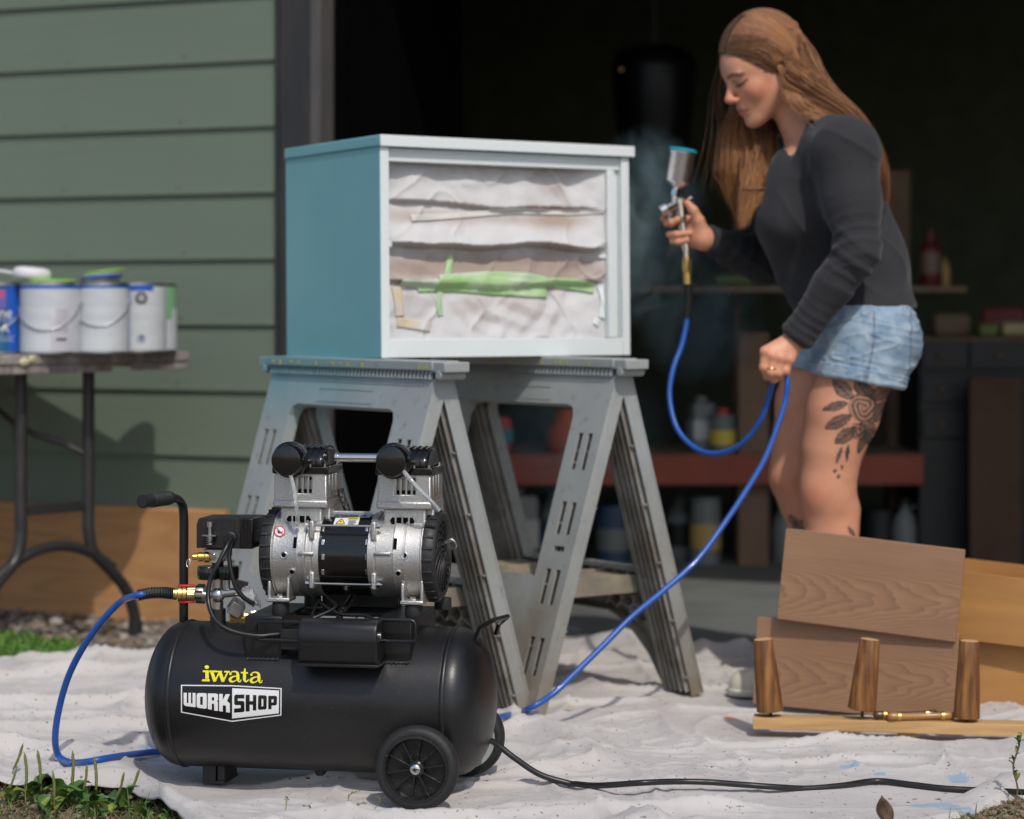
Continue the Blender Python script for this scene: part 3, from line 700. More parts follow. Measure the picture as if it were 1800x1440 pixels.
for pl_ in ([(510, 833, -.098), (517, 860, -.100), (521, 890, -.098), (523, 918, -.082), (523, 925, -.07)], [(709, 828, -.098), (728, 850, -.105), (750, 873, -.100), (772, 897, -.085)]):
    mb = MB(); mb.tube(smooth_path([q(*p) for p in pl_], 6), .0038, 12); obj('vent_tube', mb, m_clear, comp, smooth=60)
m_braid = mat('braided_steel', (.45, .43, .41), .38, 1, col2=(.12, .11, .1), sc1=260, lo=.45, hi=.55)
for pl_ in ([(598, 860, .03), (604, 880, .035), (611, 900, .04), (616, 930, .05)], [(622, 1046, .03), (612, 1062, .0), (600, 1076, -.03), (596, 1088, -.05)]):
    P = smooth_path([q(*p) for p in pl_], 10); mb = MB(); mb.tube(P, .0068, 12); obj('braided_hose', mb, m_braid, comp)
# saddles carrying the pump
for xa, xb in ((-.118, -.047), (.128, .196)):
    mb = MB(); mb.bb(xa, xb, -.102, .102, .322, .330); mb.bb(xa, xb, -.1045, -.0985, .248, .329); mb.bb(xa, xb, .0985, .1045, .248, .329); mb.bb(xb-.005, xb, -.10, .10, .262, .325); s_ = obj('saddle', mb, m_blk, comp, bev=.002)
    mb = MB(); P = [((xa+xb)/2+dx, -.1065+.001*math.sin(dx*900), .2515+.0014*math.sin(dx*700)) for dx in np.linspace(-.030, .030, 16)]; mb.tube(P, .0042, 8); obj('weld_bead', mb, m_blk, s_)
mb = MB(); mb.bb(-.055, .128, .01, .11, .318, .326); mb.bb(-.02, .128, .08, .11, .326, .372); obj('base_plate', mb, m_blk, comp, bev=.002)
# capacitor housing and its bracket loops
c0, c1 = q(529, 1130, -.150), q(667, 1130, -.150); zt, zb_ = q(600, 1089, -.15).z, q(600, 1168, -.15).z
pr = []
for k in range(9):
    a = math.pi*k/8; pr.append((-.145-.030*math.cos(a)*-1 if 0 else -.145+.032*math.cos(a), zt-.030+.030*math.sin(a)))
pr = [(-.112, zb_+.008), (-.112, zt-.014), (-.118, zt-.005), (-.132, zt), (-.150, zt), (-.164, zt-.006), (-.172, zt-.018), (-.173, zt-.040), (-.170, zt-.045), (-.170, zb_+.010), (-.164, zb_)]
mb = MB(); mb.extr(pr, c0.x, c1.x); cap = obj('capacitor_cover', mb, m_blk, comp, bev=.004, seg=3, smooth=50)
mb = MB(); mb.bb(c0.x-.002, c1.x+.002, -.175, -.110, zb_-.0015, zb_+.0035); obj('cover_lip', mb, m_blk, cap, bev=.001)
mb = MB(); sc_ = q(662, 1118, -.150); mb.cyl((c1.x-.002, -.150, sc_.z), (c1.x+.004, -.150, sc_.z), .0062, n=14); obj('cover_screw', mb, m_chr, cap, bev=.001)
for (pa, pb, ya, yb) in ((450, 548, 1092, 1127), (648, 730, 1089, 1128)):
    A = q(pa, ya, -.128); B = q(pb, yb, -.128); x0_, x1_, z1_, z0_ = A.x, B.x, A.z, B.z; r_ = .008
    P = [(x1_, -.128, z1_), (x0_+r_, -.128, z1_), (x0_+.002, -.128, z1_-.002), (x0_, -.128, z1_-r_), (x0_, -.128, z0_+r_), (x0_+.002, -.128, z0_+.002), (x0_+r_, -.128, z0_), (x1_, -.128, z0_)] if pa < 600 else \
        [(x0_, -.128, z1_), (x1_-r_, -.128, z1_), (x1_-.002, -.128, z1_-.002), (x1_, -.128, z1_-r_), (x1_, -.128, z0_+r_), (x1_-.002, -.128, z0_+.002), (x1_-r_, -.128, z0_), (x0_, -.128, z0_)]
    mb = MB(); mb.tube(P, .0034, 10); obj('bracket_loop', mb, m_gblk, comp, smooth=60)
mb = MB(); a = q(520, 1105, -.115); mb.bb(a.x-.028, a.x+.020, -.122, -.100, .272, .312); obj('clamp_block', mb, m_plas, comp, bev=.002)
# pressure switch and manifold
A = q(345, 911, -.045); B = q(424, 965, -.045)
mb = MB(); mb.plate([(A.x, B.z), (B.x+.022, B.z), (B.x+.022, A.z-.001), (B.x+.018, A.z+.0015), (A.x+.004, A.z), (A.x, A.z-.012)], [], .085, lambda a, b, c: (a, -.045+c, b)); ps = obj('pressure_switch', mb, m_plas, comp, bev=.002)
mb = MB(); mb.bb(B.x-.003, B.x+.0225, -.0465, .0415, B.z+.001, A.z+.001); obj('switch_side_cover', mb, m_gblk, ps, bev=.002)
for dx in (.004, .011): mb = MB(); mb.bb(B.x+dx, B.x+dx+.0018, -.0478, -.0462, B.z+.006, A.z-.002); obj('cover_rib', mb, m_gblk, ps)
a = q(369, 958, -.054); b_ = q(369, 917, -.054)
mb = MB(); mb.cyl(a, b_, .0035, n=12); mb.cyl(b_-Vector((0, 0, .010)), b_, .0062, n=8); mb.cyl(a+Vector((0, 0, .016)), a+Vector((0, 0, .019)), .0085, n=12); sb = obj('adjuster_bolt', mb, m_steel, ps)
mb = MB(); P = [(a.x+.0062*math.cos(t_), -.054+.0062*math.sin(t_), a.z-.001+.018*t_/30) for t_ in np.linspace(0, 30, 70)]; mb.tube(P, .0009, 5); obj('spring', mb, m_steel, ps)
mb = MB(); P = q(369, 941, -.052); mb.bb(P.x-.012, P.x+.014, -.062, -.046, P.z-.001, P.z+.001); obj('adjuster_plate', mb, m_steel, ps)
g = q(406, 944, -.047); mb = MB(); mb.lathe([(0, .0125), (.006, .0125), (.008, .0095), (.018, .0085)], g, (0, -1, -.15), 8); obj('cable_gland', mb, m_plas, ps)
A = q(357, 967, -.03); B = q(398, 990, -.03)
mb = MB(); mb.plate([(A.x, A.z+.002), (B.x, A.z+.002), (B.x, B.z+.010), (B.x-.010, B.z), (A.x+.012, B.z), (A.x, B.z+.010)], [], .045, lambda a, b, c: (a, -.035+c, b)); obj('switch_base', mb, m_alu, ps, bev=.002)
mb = MB(); c = q(375, 978, -.036); mb.cyl(c, c+Vector((0, -.004, 0)), .006, n=14); obj('base_screw', mb, m_chr, ps, bev=.0008)
man = empty('manifold', (0, 0, 0)); man.parent = comp
cx_ = q(383, 1000, -.01)
mb = MB(); mb.cyl((cx_.x, -.01, .300), (cx_.x, -.01, q(383, 1070, -.01).z), .0155, n=8); mb.cyl((cx_.x, -.01, q(383, 996, -.01).z), (cx_.x, -.01, q(383, 968, -.01).z), .011, n=16); obj('threaded_stem', mb, m_plas, man)
mb = MB(); mb.cyl((cx_.x, -.01, q(383, 1082, -.01).z), (cx_.x, -.01, q(383, 1008, -.01).z), .0105, n=20)
mb.cyl(q(350, 1048, -.02), q(424, 1040, -.02), .0085, n=16); mb.cyl(q(399, 1046, -.02), q(399, 1018, -.02), .0062, n=12); mb.sphere(q(383, 1046, -.02), .0145, 16); obj('manifold_body', mb, m_alud, man, smooth=45)
for px in (366, 401):
    c = q(px, 1019, -.02); t_ = q(px, 995, -.02); mb = MB(); mb.lathe([(0, .014), (.001, .0195), (.004, .0205), (t_.z-c.z-.003, .0205), (t_.z-c.z, .0190)], c, (0, 0, 1), 28); gg = obj('pressure_gauge', mb, m_gblk, man, bev=.0006)
# knurled regulator knob and the coupler
kn = q(356, 1044, -.03); mb = MB()
mb.lathe([(0, .014), (.002, .0165), (.014, .0165), (.017, .0145)], kn+Vector((-.012, 0, 0)), (1, 0, 0), 18); nk = obj('locking_ring', mb, m_steel, man)
for k in range(9):
    a_ = 2*math.pi*k/9; mb = MB(); mb.beam(kn+Vector((-.0105, .0170*math.cos(a_), .0170*math.sin(a_))), kn+Vector((.004, .0170*math.cos(a_), .0170*math.sin(a_))), .004, .003, up=(0, math.cos(a_), math.sin(a_))); obj('ring_notch', mb, m_plas, man)
e1 = q(344, 1044, -.03); e0 = q(304, 1044, -.045); d_ = (e0-e1)
L = d_.length
mb = MB(); mb.lathe([(0, .0100), (.001, .0125), (L*.40, .0125), (L*.42, .0105), (L*.45, .0138), (L*.58, .0138), (L*.60, .0122), (L*.64, .0122), (L*.66, .0140), (L*.80, .0140), (L*.83, .0118), (L, .0115)], e1, d_, 6 if 0 else 24, True); cp = obj('hose_coupler', mb, m_brass, man, smooth=30)
mb = MB(); mb.lathe([(0, .0128), (L*.36, .0132)], e1, d_, 6); obj('coupler_hex', mb, m_brass, man, smooth=0)
for zs in (1, -1):
    mb = MB(); c = e1+d_*.42+Vector((0, .002, zs*.0152)); mb.box(c, (L*.72, .014, .004), d_.to_track_quat('X', 'Z').to_matrix()); obj('red_sleeve', mb, m_red, man, bev=.0012)
# relief valve, check valve, fittings
a = q(372, 979, -.03); b_ = q(338, 979, -.045)
mb = MB(); mb.lathe([(0, .0085), (.004, .0085), (.006, .0105), (.014, .0105), (.016, .0085), (.026, .0090), (.028, .0065), (.036, .0060)], a, b_-a, 12); rv = obj('relief_valve', mb, m_brass, comp)
mb = MB(); c = q(331, 990, -.045); mb.tube([(c.x+.0035*math.cos(t_), -.045+.002*math.sin(t_), c.z+.0075*math.sin(t_)) for t_ in np.linspace(0, 2*math.pi, 17)[:-1]], .0009, 6, True); obj('pull_ring', mb, m_steel, rv)
c = q(415, 1068, -.035); mb = MB(); mb.box(c, (.026, .026, .026), Euler((.35, .55, .5)).to_matrix()); obj('check_valve', mb, m_steel, comp, bev=.0015)
a = q(404, 1087, -.03); b_ = q(462, 1085, -.01); d_ = b_-a
mb = MB(); mb.lathe([(0, .0095), (.014, .0095), (.0145, .007), (.020, .007), (.0205, .0105), (.034, .0105), (.0345, .0080), (d_.length, .0075)], a, d_, 6); obj('elbow_fitting', mb, m_brass, comp, smooth=0)
mb = MB(); mb.cyl(q(441, 1082, -.025), q(449, 1082, -.022), .0108, n=6); obj('fitting_nut', mb, m_steel, comp)
# crumpled clear wrap on the plug
m_wrap = NT('clear_wrap'); m_wrap.set(Base_Color=(.8, .82, .85), Roughness=.15, Transmission_Weight=.7, IOR=1.3); m_wrap.bump(m_wrap.noise(160, lo=.2, hi=.8), .8, .003); m_wrap = m_wrap.m
vs = []; fs = []; c = q(440, 1042, -.03)
for i in range(13):
    for j in range(14):
        t_ = i/12; a_ = 2*math.pi*j/14; r_ = (.006+.011*math.sin(math.pi*min(t_*1.15, 1))**.7)*(1+.35*(random.random()-.5)); pt = c+Vector((-.018+.038*t_, math.cos(a_)*r_*.8, -.002+math.sin(a_)*r_-.020*t_**2)); vs.append(tuple(pt))
for i in range(12):
    for j in range(14): fs.append((i*14+j, i*14+(j+1) % 14, (i+1)*14+(j+1) % 14, (i+1)*14+j))
obj('plastic_wrap', mesh_from('plastic_wrap', vs, fs, 20), m_wrap, comp)
mb = MB(); a = q(424, 1030, -.025); mb.box(a, (.024, .006, .020), Euler((0, .2, .1)).to_matrix()); obj('tag', mb, m_plas, comp, bev=.001)
# cables
def cable(name, pts, r, m, parent=comp, n=10, k=8): mb = MB(); mb.tube(smooth_path(pts, k), r, n); return obj(name, mb, m, parent, smooth=60)
cable('power_cable', [q(406, 946, -.060), q(398, 962, -.080), q(383, 992, -.095), q(369, 1022, -.10), q(366, 1055, -.11), q(374, 1083, -.125), q(392, 1102, -.135), q(420, 1113, -.135), q(455, 1118, -.130), q(478, 1116, -.120), q(500, 1114, -.108)], .0044, m_cabl)
cable('motor_cable', [q(408, 950, -.056), q(403, 975, -.060), q(406, 1003, -.065), q(415, 1033, -.065), q(430, 1052, -.060), q(447, 1062, -.05)], .0042, m_cabl)
cable('switch_cable', [q(442, 944, -.01), q(455, 955, 0), q(465, 958, .01)], .0042, m_cabl)
cable('motor_lead', [q(560, 1055, -.03), q(572, 1066, -.06), q(600, 1080, -.09), q(640, 1082, -.10), q(662, 1092, -.12)], .0035, m_cabl)
cable('motor_lead', [q(575, 1050, -.04), q(590, 1066, -.07), q(560, 1083, -.10), q(530, 1093, -.115), q(500, 1100, -.12)], .0032, m_cabl)
cable('motor_lead', [q(563, 1052, -.02), q(553, 1070, -.05), q(548, 1085, -.10)], .0028, m_cabl)
# ---------------------------------------------------------------- plastic folding sawhorses
def saw_mat(name, over, dirt_amt):
    t = NT(name)
    b = t.mix(t.noise(5, lo=.35, hi=.7), (.34, .36, .355), (.27, .29, .285))
    sep = t.n('SeparateXYZ'); t.l(t.co(), sep.inputs[0])
    nz = t.noise(7, lo=.2, hi=.8, det=6)
    # ground dirt, thickest low down and on the shelf
    low = t.n('MapRange'); low.inputs['From Min'].default_value = .55; low.inputs['From Max'].default_value = .0; t.l(sep.outputs[2], low.inputs[0])
    f = t.math('MULTIPLY', t.math('MULTIPLY', low.outputs[0], nz), dirt_amt)
    b = t.mix(f, b, (.20, .165, .115))
    b = t.mix(t.math('MULTIPLY', t.noise(40, lo=.6, hi=.75), .5), b, (.12, .10, .08))
    scr = t.noise(1, t.co((90, 90, 3)), lo=.6, hi=.8, det=3); b = t.mix(t.math('MULTIPLY', scr, .4), b, (.36, .37, .36))
    # teal overspray settled on the top
    if over:
        hi_ = t.n('MapRange'); hi_.inputs['From Min'].default_value = .60; hi_.inputs['From Max'].default_value = .74; t.l(sep.outputs[2], hi_.inputs[0])
        lf = t.n('MapRange'); lf.inputs['From Min'].default_value = .25; lf.inputs['From Max'].default_value = -.15; t.l(sep.outputs[0], lf.inputs[0])
        b = t.mix(t.math('MULTIPLY', t.math('MULTIPLY', hi_.outputs[0], lf.outputs[0]), t.math('ADD', .45, t.math('MULTIPLY', nz, .5))), b, (.11, .28, .31))
    t.set(Base_Color=b, Roughness=.55); t.bump(t.noise(140, lo=.2, hi=.8), .15, .001); return t.m
SW, SV = .02, .795                      # leg length down the slope
ALPHA = math.asin(.226/.775)
def rr(x0, x1, y0, y1, r=.03, n=5):
    P = []
    for cx, cy, a0 in ((x1-r, y0+r, -90), (x1-r, y1-r, 0), (x0+r, y1-r, 90), (x0+r, y0+r, 180)):
        for k in range(n+1): a = math.radians(a0+90*k/n); P.append((cx+r*math.cos(a), cy+r*math.sin(a)))
    return P
def make_sawhorse(loc, rz, m, label, group, teal):
    root = empty('sawhorse', loc, rz, label, 'sawhorse', group)
    HZ = .757
    for s in (-1, 1):
        sa, ca = math.sin(ALPHA), math.cos(ALPHA)
        # (u along the ridge, v down the slope, w inward from the outer face)
        f = lambda u, v, w, s=s: (u, s*(.020+v*sa-w*ca), HZ-v*ca-w*sa)
        V = HZ/ca
        outer = [(-.335, 0), (.335, 0), (.323, V-.004), (.225, V-.004), (.19, V-.10), (.14, V-.165), (.08, V-.195), (-.08, V-.195), (-.14, V-.165), (-.19, V-.10), (-.225, V-.004), (-.323, V-.004)]
        win = [(-.19, .085), (.19, .085), (.208, .092), (.216, .112), (.214, .485), (-.214, .485), (-.216, .112), (-.208, .092)]
        holes = [win]
        def inleg(u, v, sg): return sg*(u+.05*v/V)
        for sg in (-1, 1):
            for (v0, v1) in ((.15, .235), (.31, .385), (.465, .545), (.62, .705)):
                for u0 in (.259, .294):
                    h_ = [(sg*(u0-.0085), v0), (sg*(u0+.0085), v0), (sg*(u0+.0085), v1), (sg*(u0-.0085), v1)]
                    holes.append(h_)
        for sg in (-1, 1): holes.append([(sg*.258, .412), (sg*.296, .412), (sg*.296, .424), (sg*.258, .424)])
        mb = MB(); mb.plate(outer, holes, .005, f)
        pn = obj('side_panel', mb, m, root, smooth=20)
        # flanges along the outline
        def wall(mb, a, b, d=.040, t_=.004):
            (u0, v0), (u1, v1) = a, b; L = math.hypot(u1-u0, v1-v0); nx, ny = -(v1-v0)/L*t_, (u1-u0)/L*t_
            P = [(u0, v0), (u1, v1), (u1+nx, v1+ny), (u0+nx, v0+ny)]; vs = [f(a_, b_, .0049) for a_, b_ in P]+[f(a_, b_, d) for a_, b_ in P]
            mb.add(vs, [(0, 1, 2, 3), (7, 6, 5, 4), (0, 4, 5, 1), (1, 5, 6, 2), (2, 6, 7, 3), (3, 7, 4, 0)])
        for wa in (((.335, .002), (.323, V-.006), .036, .006), ((-.323, V-.006), (-.335, .002), .036, .006), ((.323, V-.006), (.225, V-.006), .034, .004), ((-.225, V-.006), (-.323, V-.006), .034, .004)):
            mb = MB(); wall(mb, *wa); obj('edge_flange', mb, m, pn, bev=.0015)
        mb = MB()
        for i in range(len(win)): wall(mb, win[i-1], win[i], .030, -.003)
        arch = outer[3:11]
        for i in range(len(arch)-1): wall(mb, arch[i], arch[i+1], .032, .003)
        obj('inner_flange', mb, m, pn)
        mb = MB()
        for sg in (-1, 1):                                   # long ribs down the leg, then cross ribs
            for du, dd in ((.242, .040), (.256, .046), (.274, .046), (.291, .046), (.309, .046), (.325, .044)):
                a, b_ = (sg*(du-.006), .06), (sg*(du-.012), V-.02)
                wall(mb, a if sg > 0 else b_, b_ if sg > 0 else a, dd, .0035)
            for k in range(15):
                v = .075+k*.047; o_ = -.006*v/V; j = (k % 3)
                segs = ((.242, .274), (.274, .300), (.300, .334)); a_, b_ = segs[j]
                wall(mb, (sg*(a_-.006+o_), v), (sg*(b_-.006+o_), v), .042, .0035)
                if k in (0, 1, 2, 3): wall(mb, (sg*(.232+o_), v+.02), (sg*(.328+o_), v+.02), .034, .003)
        # honeycomb ribs of the lower web
        for k in range(-5, 6):
            u = k*.045
            for j in range(4):
                v = .50+j*.034; uu = u+(.0225 if j % 2 else 0)
                if abs(uu) > .19 or (v > V-.20 and abs(uu) < .12) or v+.03 > V-.02-.195*max(0, 1-abs(uu)/.30)**.5: continue
                wall(mb, (uu, v), (uu+.0225, v+.017), .030, .003); wall(mb, (uu, v), (uu-.0225, v+.017), .030, .003); wall(mb, (uu, v-.017), (uu, v), .030, .003)
        obj('rib_grid', mb, MRIB, pn)
        mb = MB(); mb.plate([(.225, .05), (.328, .05), (.316, V-.01), (.228, V-.01), (.218, .48)], [], .0012, lambda a, b, c: f(a, b, .0052+c)); mb.plate([(-.225, .05), (-.328, .05), (-.316, V-.01), (-.228, V-.01), (-.218, .48)], [], .0012, lambda a, b, c: f(a, b, .0052+c)); obj('gap_shade_layer', mb, MGAPSHADE, pn, kind='stuff')  # dark sheet behind the ribs: the shade in their gaps, painted
        mb = MB()                                           # comb of teeth under the rail
        nT = 46
        for k in range(nT):
            u = -.325+.65*k/(nT-1); p = Vector(f(u, -.004, -.002)); mb.box((u, s*.0272, HZ-.004), (.0052, .010, .022), Matrix.Rotation(s*ALPHA, 3, 'X'))
        obj('tooth_comb', mb, m, pn); mb = MB(); mb.bb(-.332, .332, min(s*.0232, s*.0242), max(s*.0232, s*.0242), HZ-.017, HZ+.003); obj('comb_shade_strip', mb, MGAPSHADE, pn)  # dark strip behind the teeth paints the shade between them
        mb = MB(); wall(mb, (-.30, .028), (.30, .028), -.0012, .003); wall(mb, (-.11, .045), (.11, .045), -.0015, .002); wall(mb, (-.11, .075), (.11, .075), -.0015, .002); obj('grip_moulding', mb, m, pn)
        mb = MB(); mb.bb(-.34, .34, s*.002, s*.036, HZ+.004, HZ+.0255); obj('top_rail', mb, m, root, bev=.003)
    for sg in (-1, 1):
        mb = MB(); mb.bb(sg*.33, sg*.383, -.033, .033, HZ+.001, HZ+.0235); mb.cyl((sg*.358, -.034, HZ-.004), (sg*.358, .034, HZ-.004), .011, n=14); obj('hinge_cap', mb, m, root, bev=.003)
    # shelf between the panels
    zs = .268; yy = .020+(HZ-zs)*math.tan(ALPHA)-.012
    mb = MB(); mb.bb(-.212, .212, -yy, yy, zs, zs+.005)
    for k in range(-3, 4): mb.bb(k*.058-.0015, k*.058+.0015, -yy+.004, yy-.004, zs-.026, zs)
    for k in (-1, 0, 1): mb.bb(-.21, .21, k*.07-.0015, k*.07+.0015, zs-.026, zs)
    mb.bb(-.215, -.209, -yy, yy, zs-.034, zs+.008); mb.bb(.209, .215, -yy, yy, zs-.034, zs+.008); mb.bb(-.212, .212, -yy-.004, -yy+.001, zs-.02, zs+.008); mb.bb(-.212, .212, yy-.001, yy+.004, zs-.02, zs+.008)
    for k in (-1, 1): mb.bb(k*.09, k*.09+.004, -yy, yy, zs+.005, zs+.012)
    obj('shelf', mb, MSHELF, root, bev=.001)
    mb = MB()                                                # yellow spots of paint on the rail
    for k in range(14):
        u = random.uniform(-.33, .33); mb.bb(u, u+random.uniform(.003, .007), -.0372, -.0362, HZ+.006+random.uniform(0, .008), HZ+.018)
    obj('paint_drips', mb, MDRIP, root, kind='stuff')
    return root
MRIB = mat('dusty_rib_plastic', (.30, .29, .27), .8, col2=(.17, .15, .12), sc1=12, dust=((.06, .05, .04), .6)); MGAPSHADE = mat('painted_gap_shade', (.018, .016, .013), .95, col2=(.06, .045, .03), sc1=18, lo=.5, hi=.75)  # second material: painted shade for the gaps, with a brown dirt tint
MSHELF = mat('dirty_shelf_plastic', (.33, .28, .20), .85, col2=(.20, .18, .14), sc1=10, bump=.5, bsc=60, bd=.002, dust=((.12, .09, .06), .6))
MDRIP = mat('dried_yellow_paint', (.50, .45, .06), .6)
m_sawT = saw_mat('sawhorse_plastic_teal', True, 1.1); m_saw = saw_mat('sawhorse_plastic', False, 1.5)
SRZ = math.atan2(-.8, .6); rdir = Vector((.6, -.8, 0))
nr = Vector((.262, 5.44, 0)); nl = Vector((-.136, 5.18, 0))
make_sawhorse(nr-rdir*.35+Vector((0, 0, .002)), SRZ, m_saw, 'grey plastic folding sawhorse on the right, under the open side of the cabinet', 'sawhorses under the cabinet', False)
make_sawhorse(nl-rdir*.35+Vector((0, 0, .002)), SRZ, m_sawT, 'plastic folding sawhorse with teal overspray, behind the compressor pump', 'sawhorses under the cabinet', True)

# ---------------------------------------------------------------- cabinet
CW, CDp, CHt = .688, .45, .500
fdir = Vector((.55, .36)).normalized(); CRZ = math.atan2(fdir.y, fdir.x)
corner = at(670, 628, 5.40); cab = empty('cabinet', (corner.x, corner.y, .786), 0, 'teal and white wooden cabinet with masked opening, being spray painted on two sawhorses', 'cabinet')
cab.rotation_euler = (math.radians(-.9), math.radians(0.1), CRZ)     # sits slightly out of level
def paint(name, c, c2=None, r=.32, bmp=.12):
    return mat(name, c, r, col2=c2, sc1=2.5, bump=bmp, bsc=35, bd=.0012, coat=.15, rvar=.15, lo=.3, hi=.7)
m_teal = paint('teal_lacquer', (.11, .32, .36), (.09, .27, .31)); m_white = paint('white_primer', (.76, .80, .80), (.72, .765, .765), .4)
t_ = NT('teal_side')      # teal spray, thinner and lighter at places
n1 = t_.noise(1.6, lo=.3, hi=.7); t_.set(Base_Color=t_.mix(n1, (.135, .37, .41), (.20, .45, .48)), Roughness=.36); t_.bump(t_.noise(5, lo=.2, hi=.8), .15, .003); m_tside = t_.m
TH = .022
# local: x across the front, y into the depth, z up; front face at y=0
def cpart(name, b, m, bev=.0018, **k): mb = MB(); mb.bb(*b); return obj(name, mb, m, cab, bev=bev, **k)
tp = MB(); tp.bb(-.004, CW+.010, -.006, CDp, CHt-.026, CHt); obj('top_board', tp, m_tside, cab, bev=.004, seg=3)
tf = MB(); tf.bb(-.0035, CW+.0098, -.0105, -.0062, CHt-.0258, CHt-.0005); obj('top_edge', tf, m_white, cab, bev=.001)
cpart('side_board', (0, TH, .001, CDp, 0, CHt-.0265), m_tside)
cpart('side_edge', (0.0004, TH, -.0015, .0008, .0004, CHt-.027), m_white, .0006)
cpart('side_board', (CW-TH, CW, 0, CDp, 0, CHt-.0265), m_white)
cpart('bottom_board', (TH+.0005, CW-TH-.0005, .004, CDp-.01, .006, .030), m_white)
cpart('bottom_rail', (TH+.0003, CW-TH-.0003, -.0002, .003, .0005, .042), m_white, .001)
cpart('back_board', (TH+.001, CW-TH-.001, CDp-.012, CDp-.002, .002, CHt-.028), m_white)
cpart('top_rail', (TH+.0005, CW-TH-.0005, .010, .030, CHt-.058, CHt-.027), m_white)
cpart('divider', (CW-.060, CW-.040, .004, .20, .043, CHt-.059), m_white)
cpart('inner_stop', (CW-.0395, CW-TH-.0005, .020, .20, .043, CHt-.059), m_white)
cpart('drawer_runner', (CW-.080, CW-.0605, .014, .03, .232, .240), m_white, .0008); cpart('drawer_runner', (TH+.001, TH+.020, .02, .05, .250, .262), m_white, .0008)
# crumpled masking paper in the opening, as a height field y = depth(x,z)
PX0, PX1, PZ0, PZ1 = TH+.001, CW-.061, .032, CHt-.032
def pz_(py): return .786+0 and (0)  # placeholder
def paper_y(x, z):
    x = np.asarray(x, float); z = np.asarray(z, float)
    u = (x-PX0)/(PX1-PX0); v = (z-PZ0)/(PZ1-PZ0)
    w1 = .030*(fbm(x*6, z*1+1, 0, 3, 3)-.5); w2 = .038*(fbm(x*7, z*1+5, 0, 3, 6)-.5)
    L1, L2, L3 = .735+w1*2+.02*u*-1, .515+w2*1.2, .315+w1*1.5
    # three swags: each swells towards its lower fold then tucks back
    def swag(v, top, bot, a, p=1.6): s = np.clip((top-v)/(top-bot), 0, 1); return a*s**p*(v >= bot)*(v <= top)
    o = swag(v, 1.0, L1, .022)*np.clip(1.6-u*.9, .25, 1)+swag(v, L1, L2, .052, 1.1)+swag(v, L2, L3, .022, 1.3)+swag(v, L3, .0, .020, .8)
    side = np.clip(np.minimum(u, 1-u)/.10, 0, 1)**.6
    n = .010*fbm(x*6+z*3, z*9-x*2, 0, 3, 14)+.0025*fbm(x*24, z*26, 0, 3, 17)+.007*(1-np.abs(vnoise(x*9-z*11, z*7+x*9, 0, 23)*2-1))**8
    cr = .0045*(1-np.abs(vnoise(x*12+z*6, z*15-x*9, 0, 33)*2-1))**9+.0035*(1-np.abs(vnoise(x*17-z*13, z*10+x*7, 0, 37)*2-1))**9
    cp = 0
    for kk, (ang, wl, am) in enumerate(((.2, .11, .005), (1.1, .07, .003), (2.2, .085, .0035), (.7, .045, .0018), (1.8, .05, .002), (2.7, .06, .0022), (-.15, .16, .006), (1.4, .035, .0012))):
        ph = (x*math.cos(ang)+z*math.sin(ang))/wl+.9*vnoise(x*7, z*7, 0, 600+kk); tri = np.abs((ph % 1)*2-1); cp = cp+am*tri*np.clip(vnoise(x*9, z*11, 0, 640+kk)*2.2-.6, 0, 1)
    return .058-.030*np.clip((u-.86)/.14, 0, 1)-o*side*.85-n*.6-cp
nx, nz_ = 330, 260
X, Z_ = np.meshgrid(np.linspace(PX0, PX1, nx), np.linspace(PZ0, PZ1, nz_), indexing='ij'); Y = paper_y(X, Z_)
# smooth the tuck so the surface stays a sheet
for _ in range(6): Y[:, 1:-1] = (Y[:, :-2]+2*Y[:, 1:-1]+Y[:, 2:])/4
vs = np.stack([X, Y, Z_], -1).reshape(-1, 3); i, j = np.meshgrid(np.arange(nx-1), np.arange(nz_-1), indexing='ij'); a = (i*nz_+j).ravel(); fs = np.stack([a, a+nz_, a+nz_+1, a+1], 1)
me = bpy.data.meshes.new('masking_paper'); me.from_pydata(vs.tolist(), [], fs.tolist()); me.update(); me.shade_smooth()
v = (Z_-PZ0)/(PZ1-PZ0); u = (X-PX0)/(PX1-PX0)
gx = np.gradient(Y, axis=1)*nz_        # spray came from the front and above: shelves of the folds took most
spray = np.clip(.80-1.45*np.exp(-((v-.40-.05*(fbm(X*5, Z_*0, 0, 2, 68)-.5))/.085)**2)-1.0*np.exp(-((v-.665)/.05)**2)*(.4+fbm(X*8, Z_*4, 0, 3, 66))+.7*(np.abs(u-.5)*2)**6+.5*np.clip((.2-v)/.2, 0, 1)+(gx*2.5).clip(-.35, .25)+1.1*(fbm(X*6, Z_*9, 0, 4, 61)-.5), .05, .97)
cols = (1-spray)[..., None]*np.array([.37, .29, .245])+spray[..., None]*np.array([.62, .615, .62])
color_attr(me, 'tint', np.concatenate([cols, np.ones(cols.shape[:2]+(1,))], -1))
t_ = NT('masking_paper'); t_.set(Base_Color=t_.attr('tint').outputs['Color'], Roughness=.8, Specular_IOR_Level=.2); t_.bump(t_.noise(60, lo=.25, hi=.75), .2, .0012); t_.bump(t_.noise(14, lo=.25, hi=.75, dist=1.5), .25, .004)
obj('masking_paper', me, t_.m, cab)
def paper_at(x, z):
    fi = np.clip((x-PX0)/(PX1-PX0)*(nx-1), 0, nx-1.001); fj = np.clip((z-PZ0)/(PZ1-PZ0)*(nz_-1), 0, nz_-1.001); i0 = fi.astype(int); j0 = fj.astype(int); a_ = fi-i0; b_ = fj-j0
    return Y[i0, j0]*(1-a_)*(1-b_)+Y[i0+1, j0]*a_*(1-b_)+Y[i0, j0+1]*(1-a_)*b_+Y[i0+1, j0+1]*a_*b_
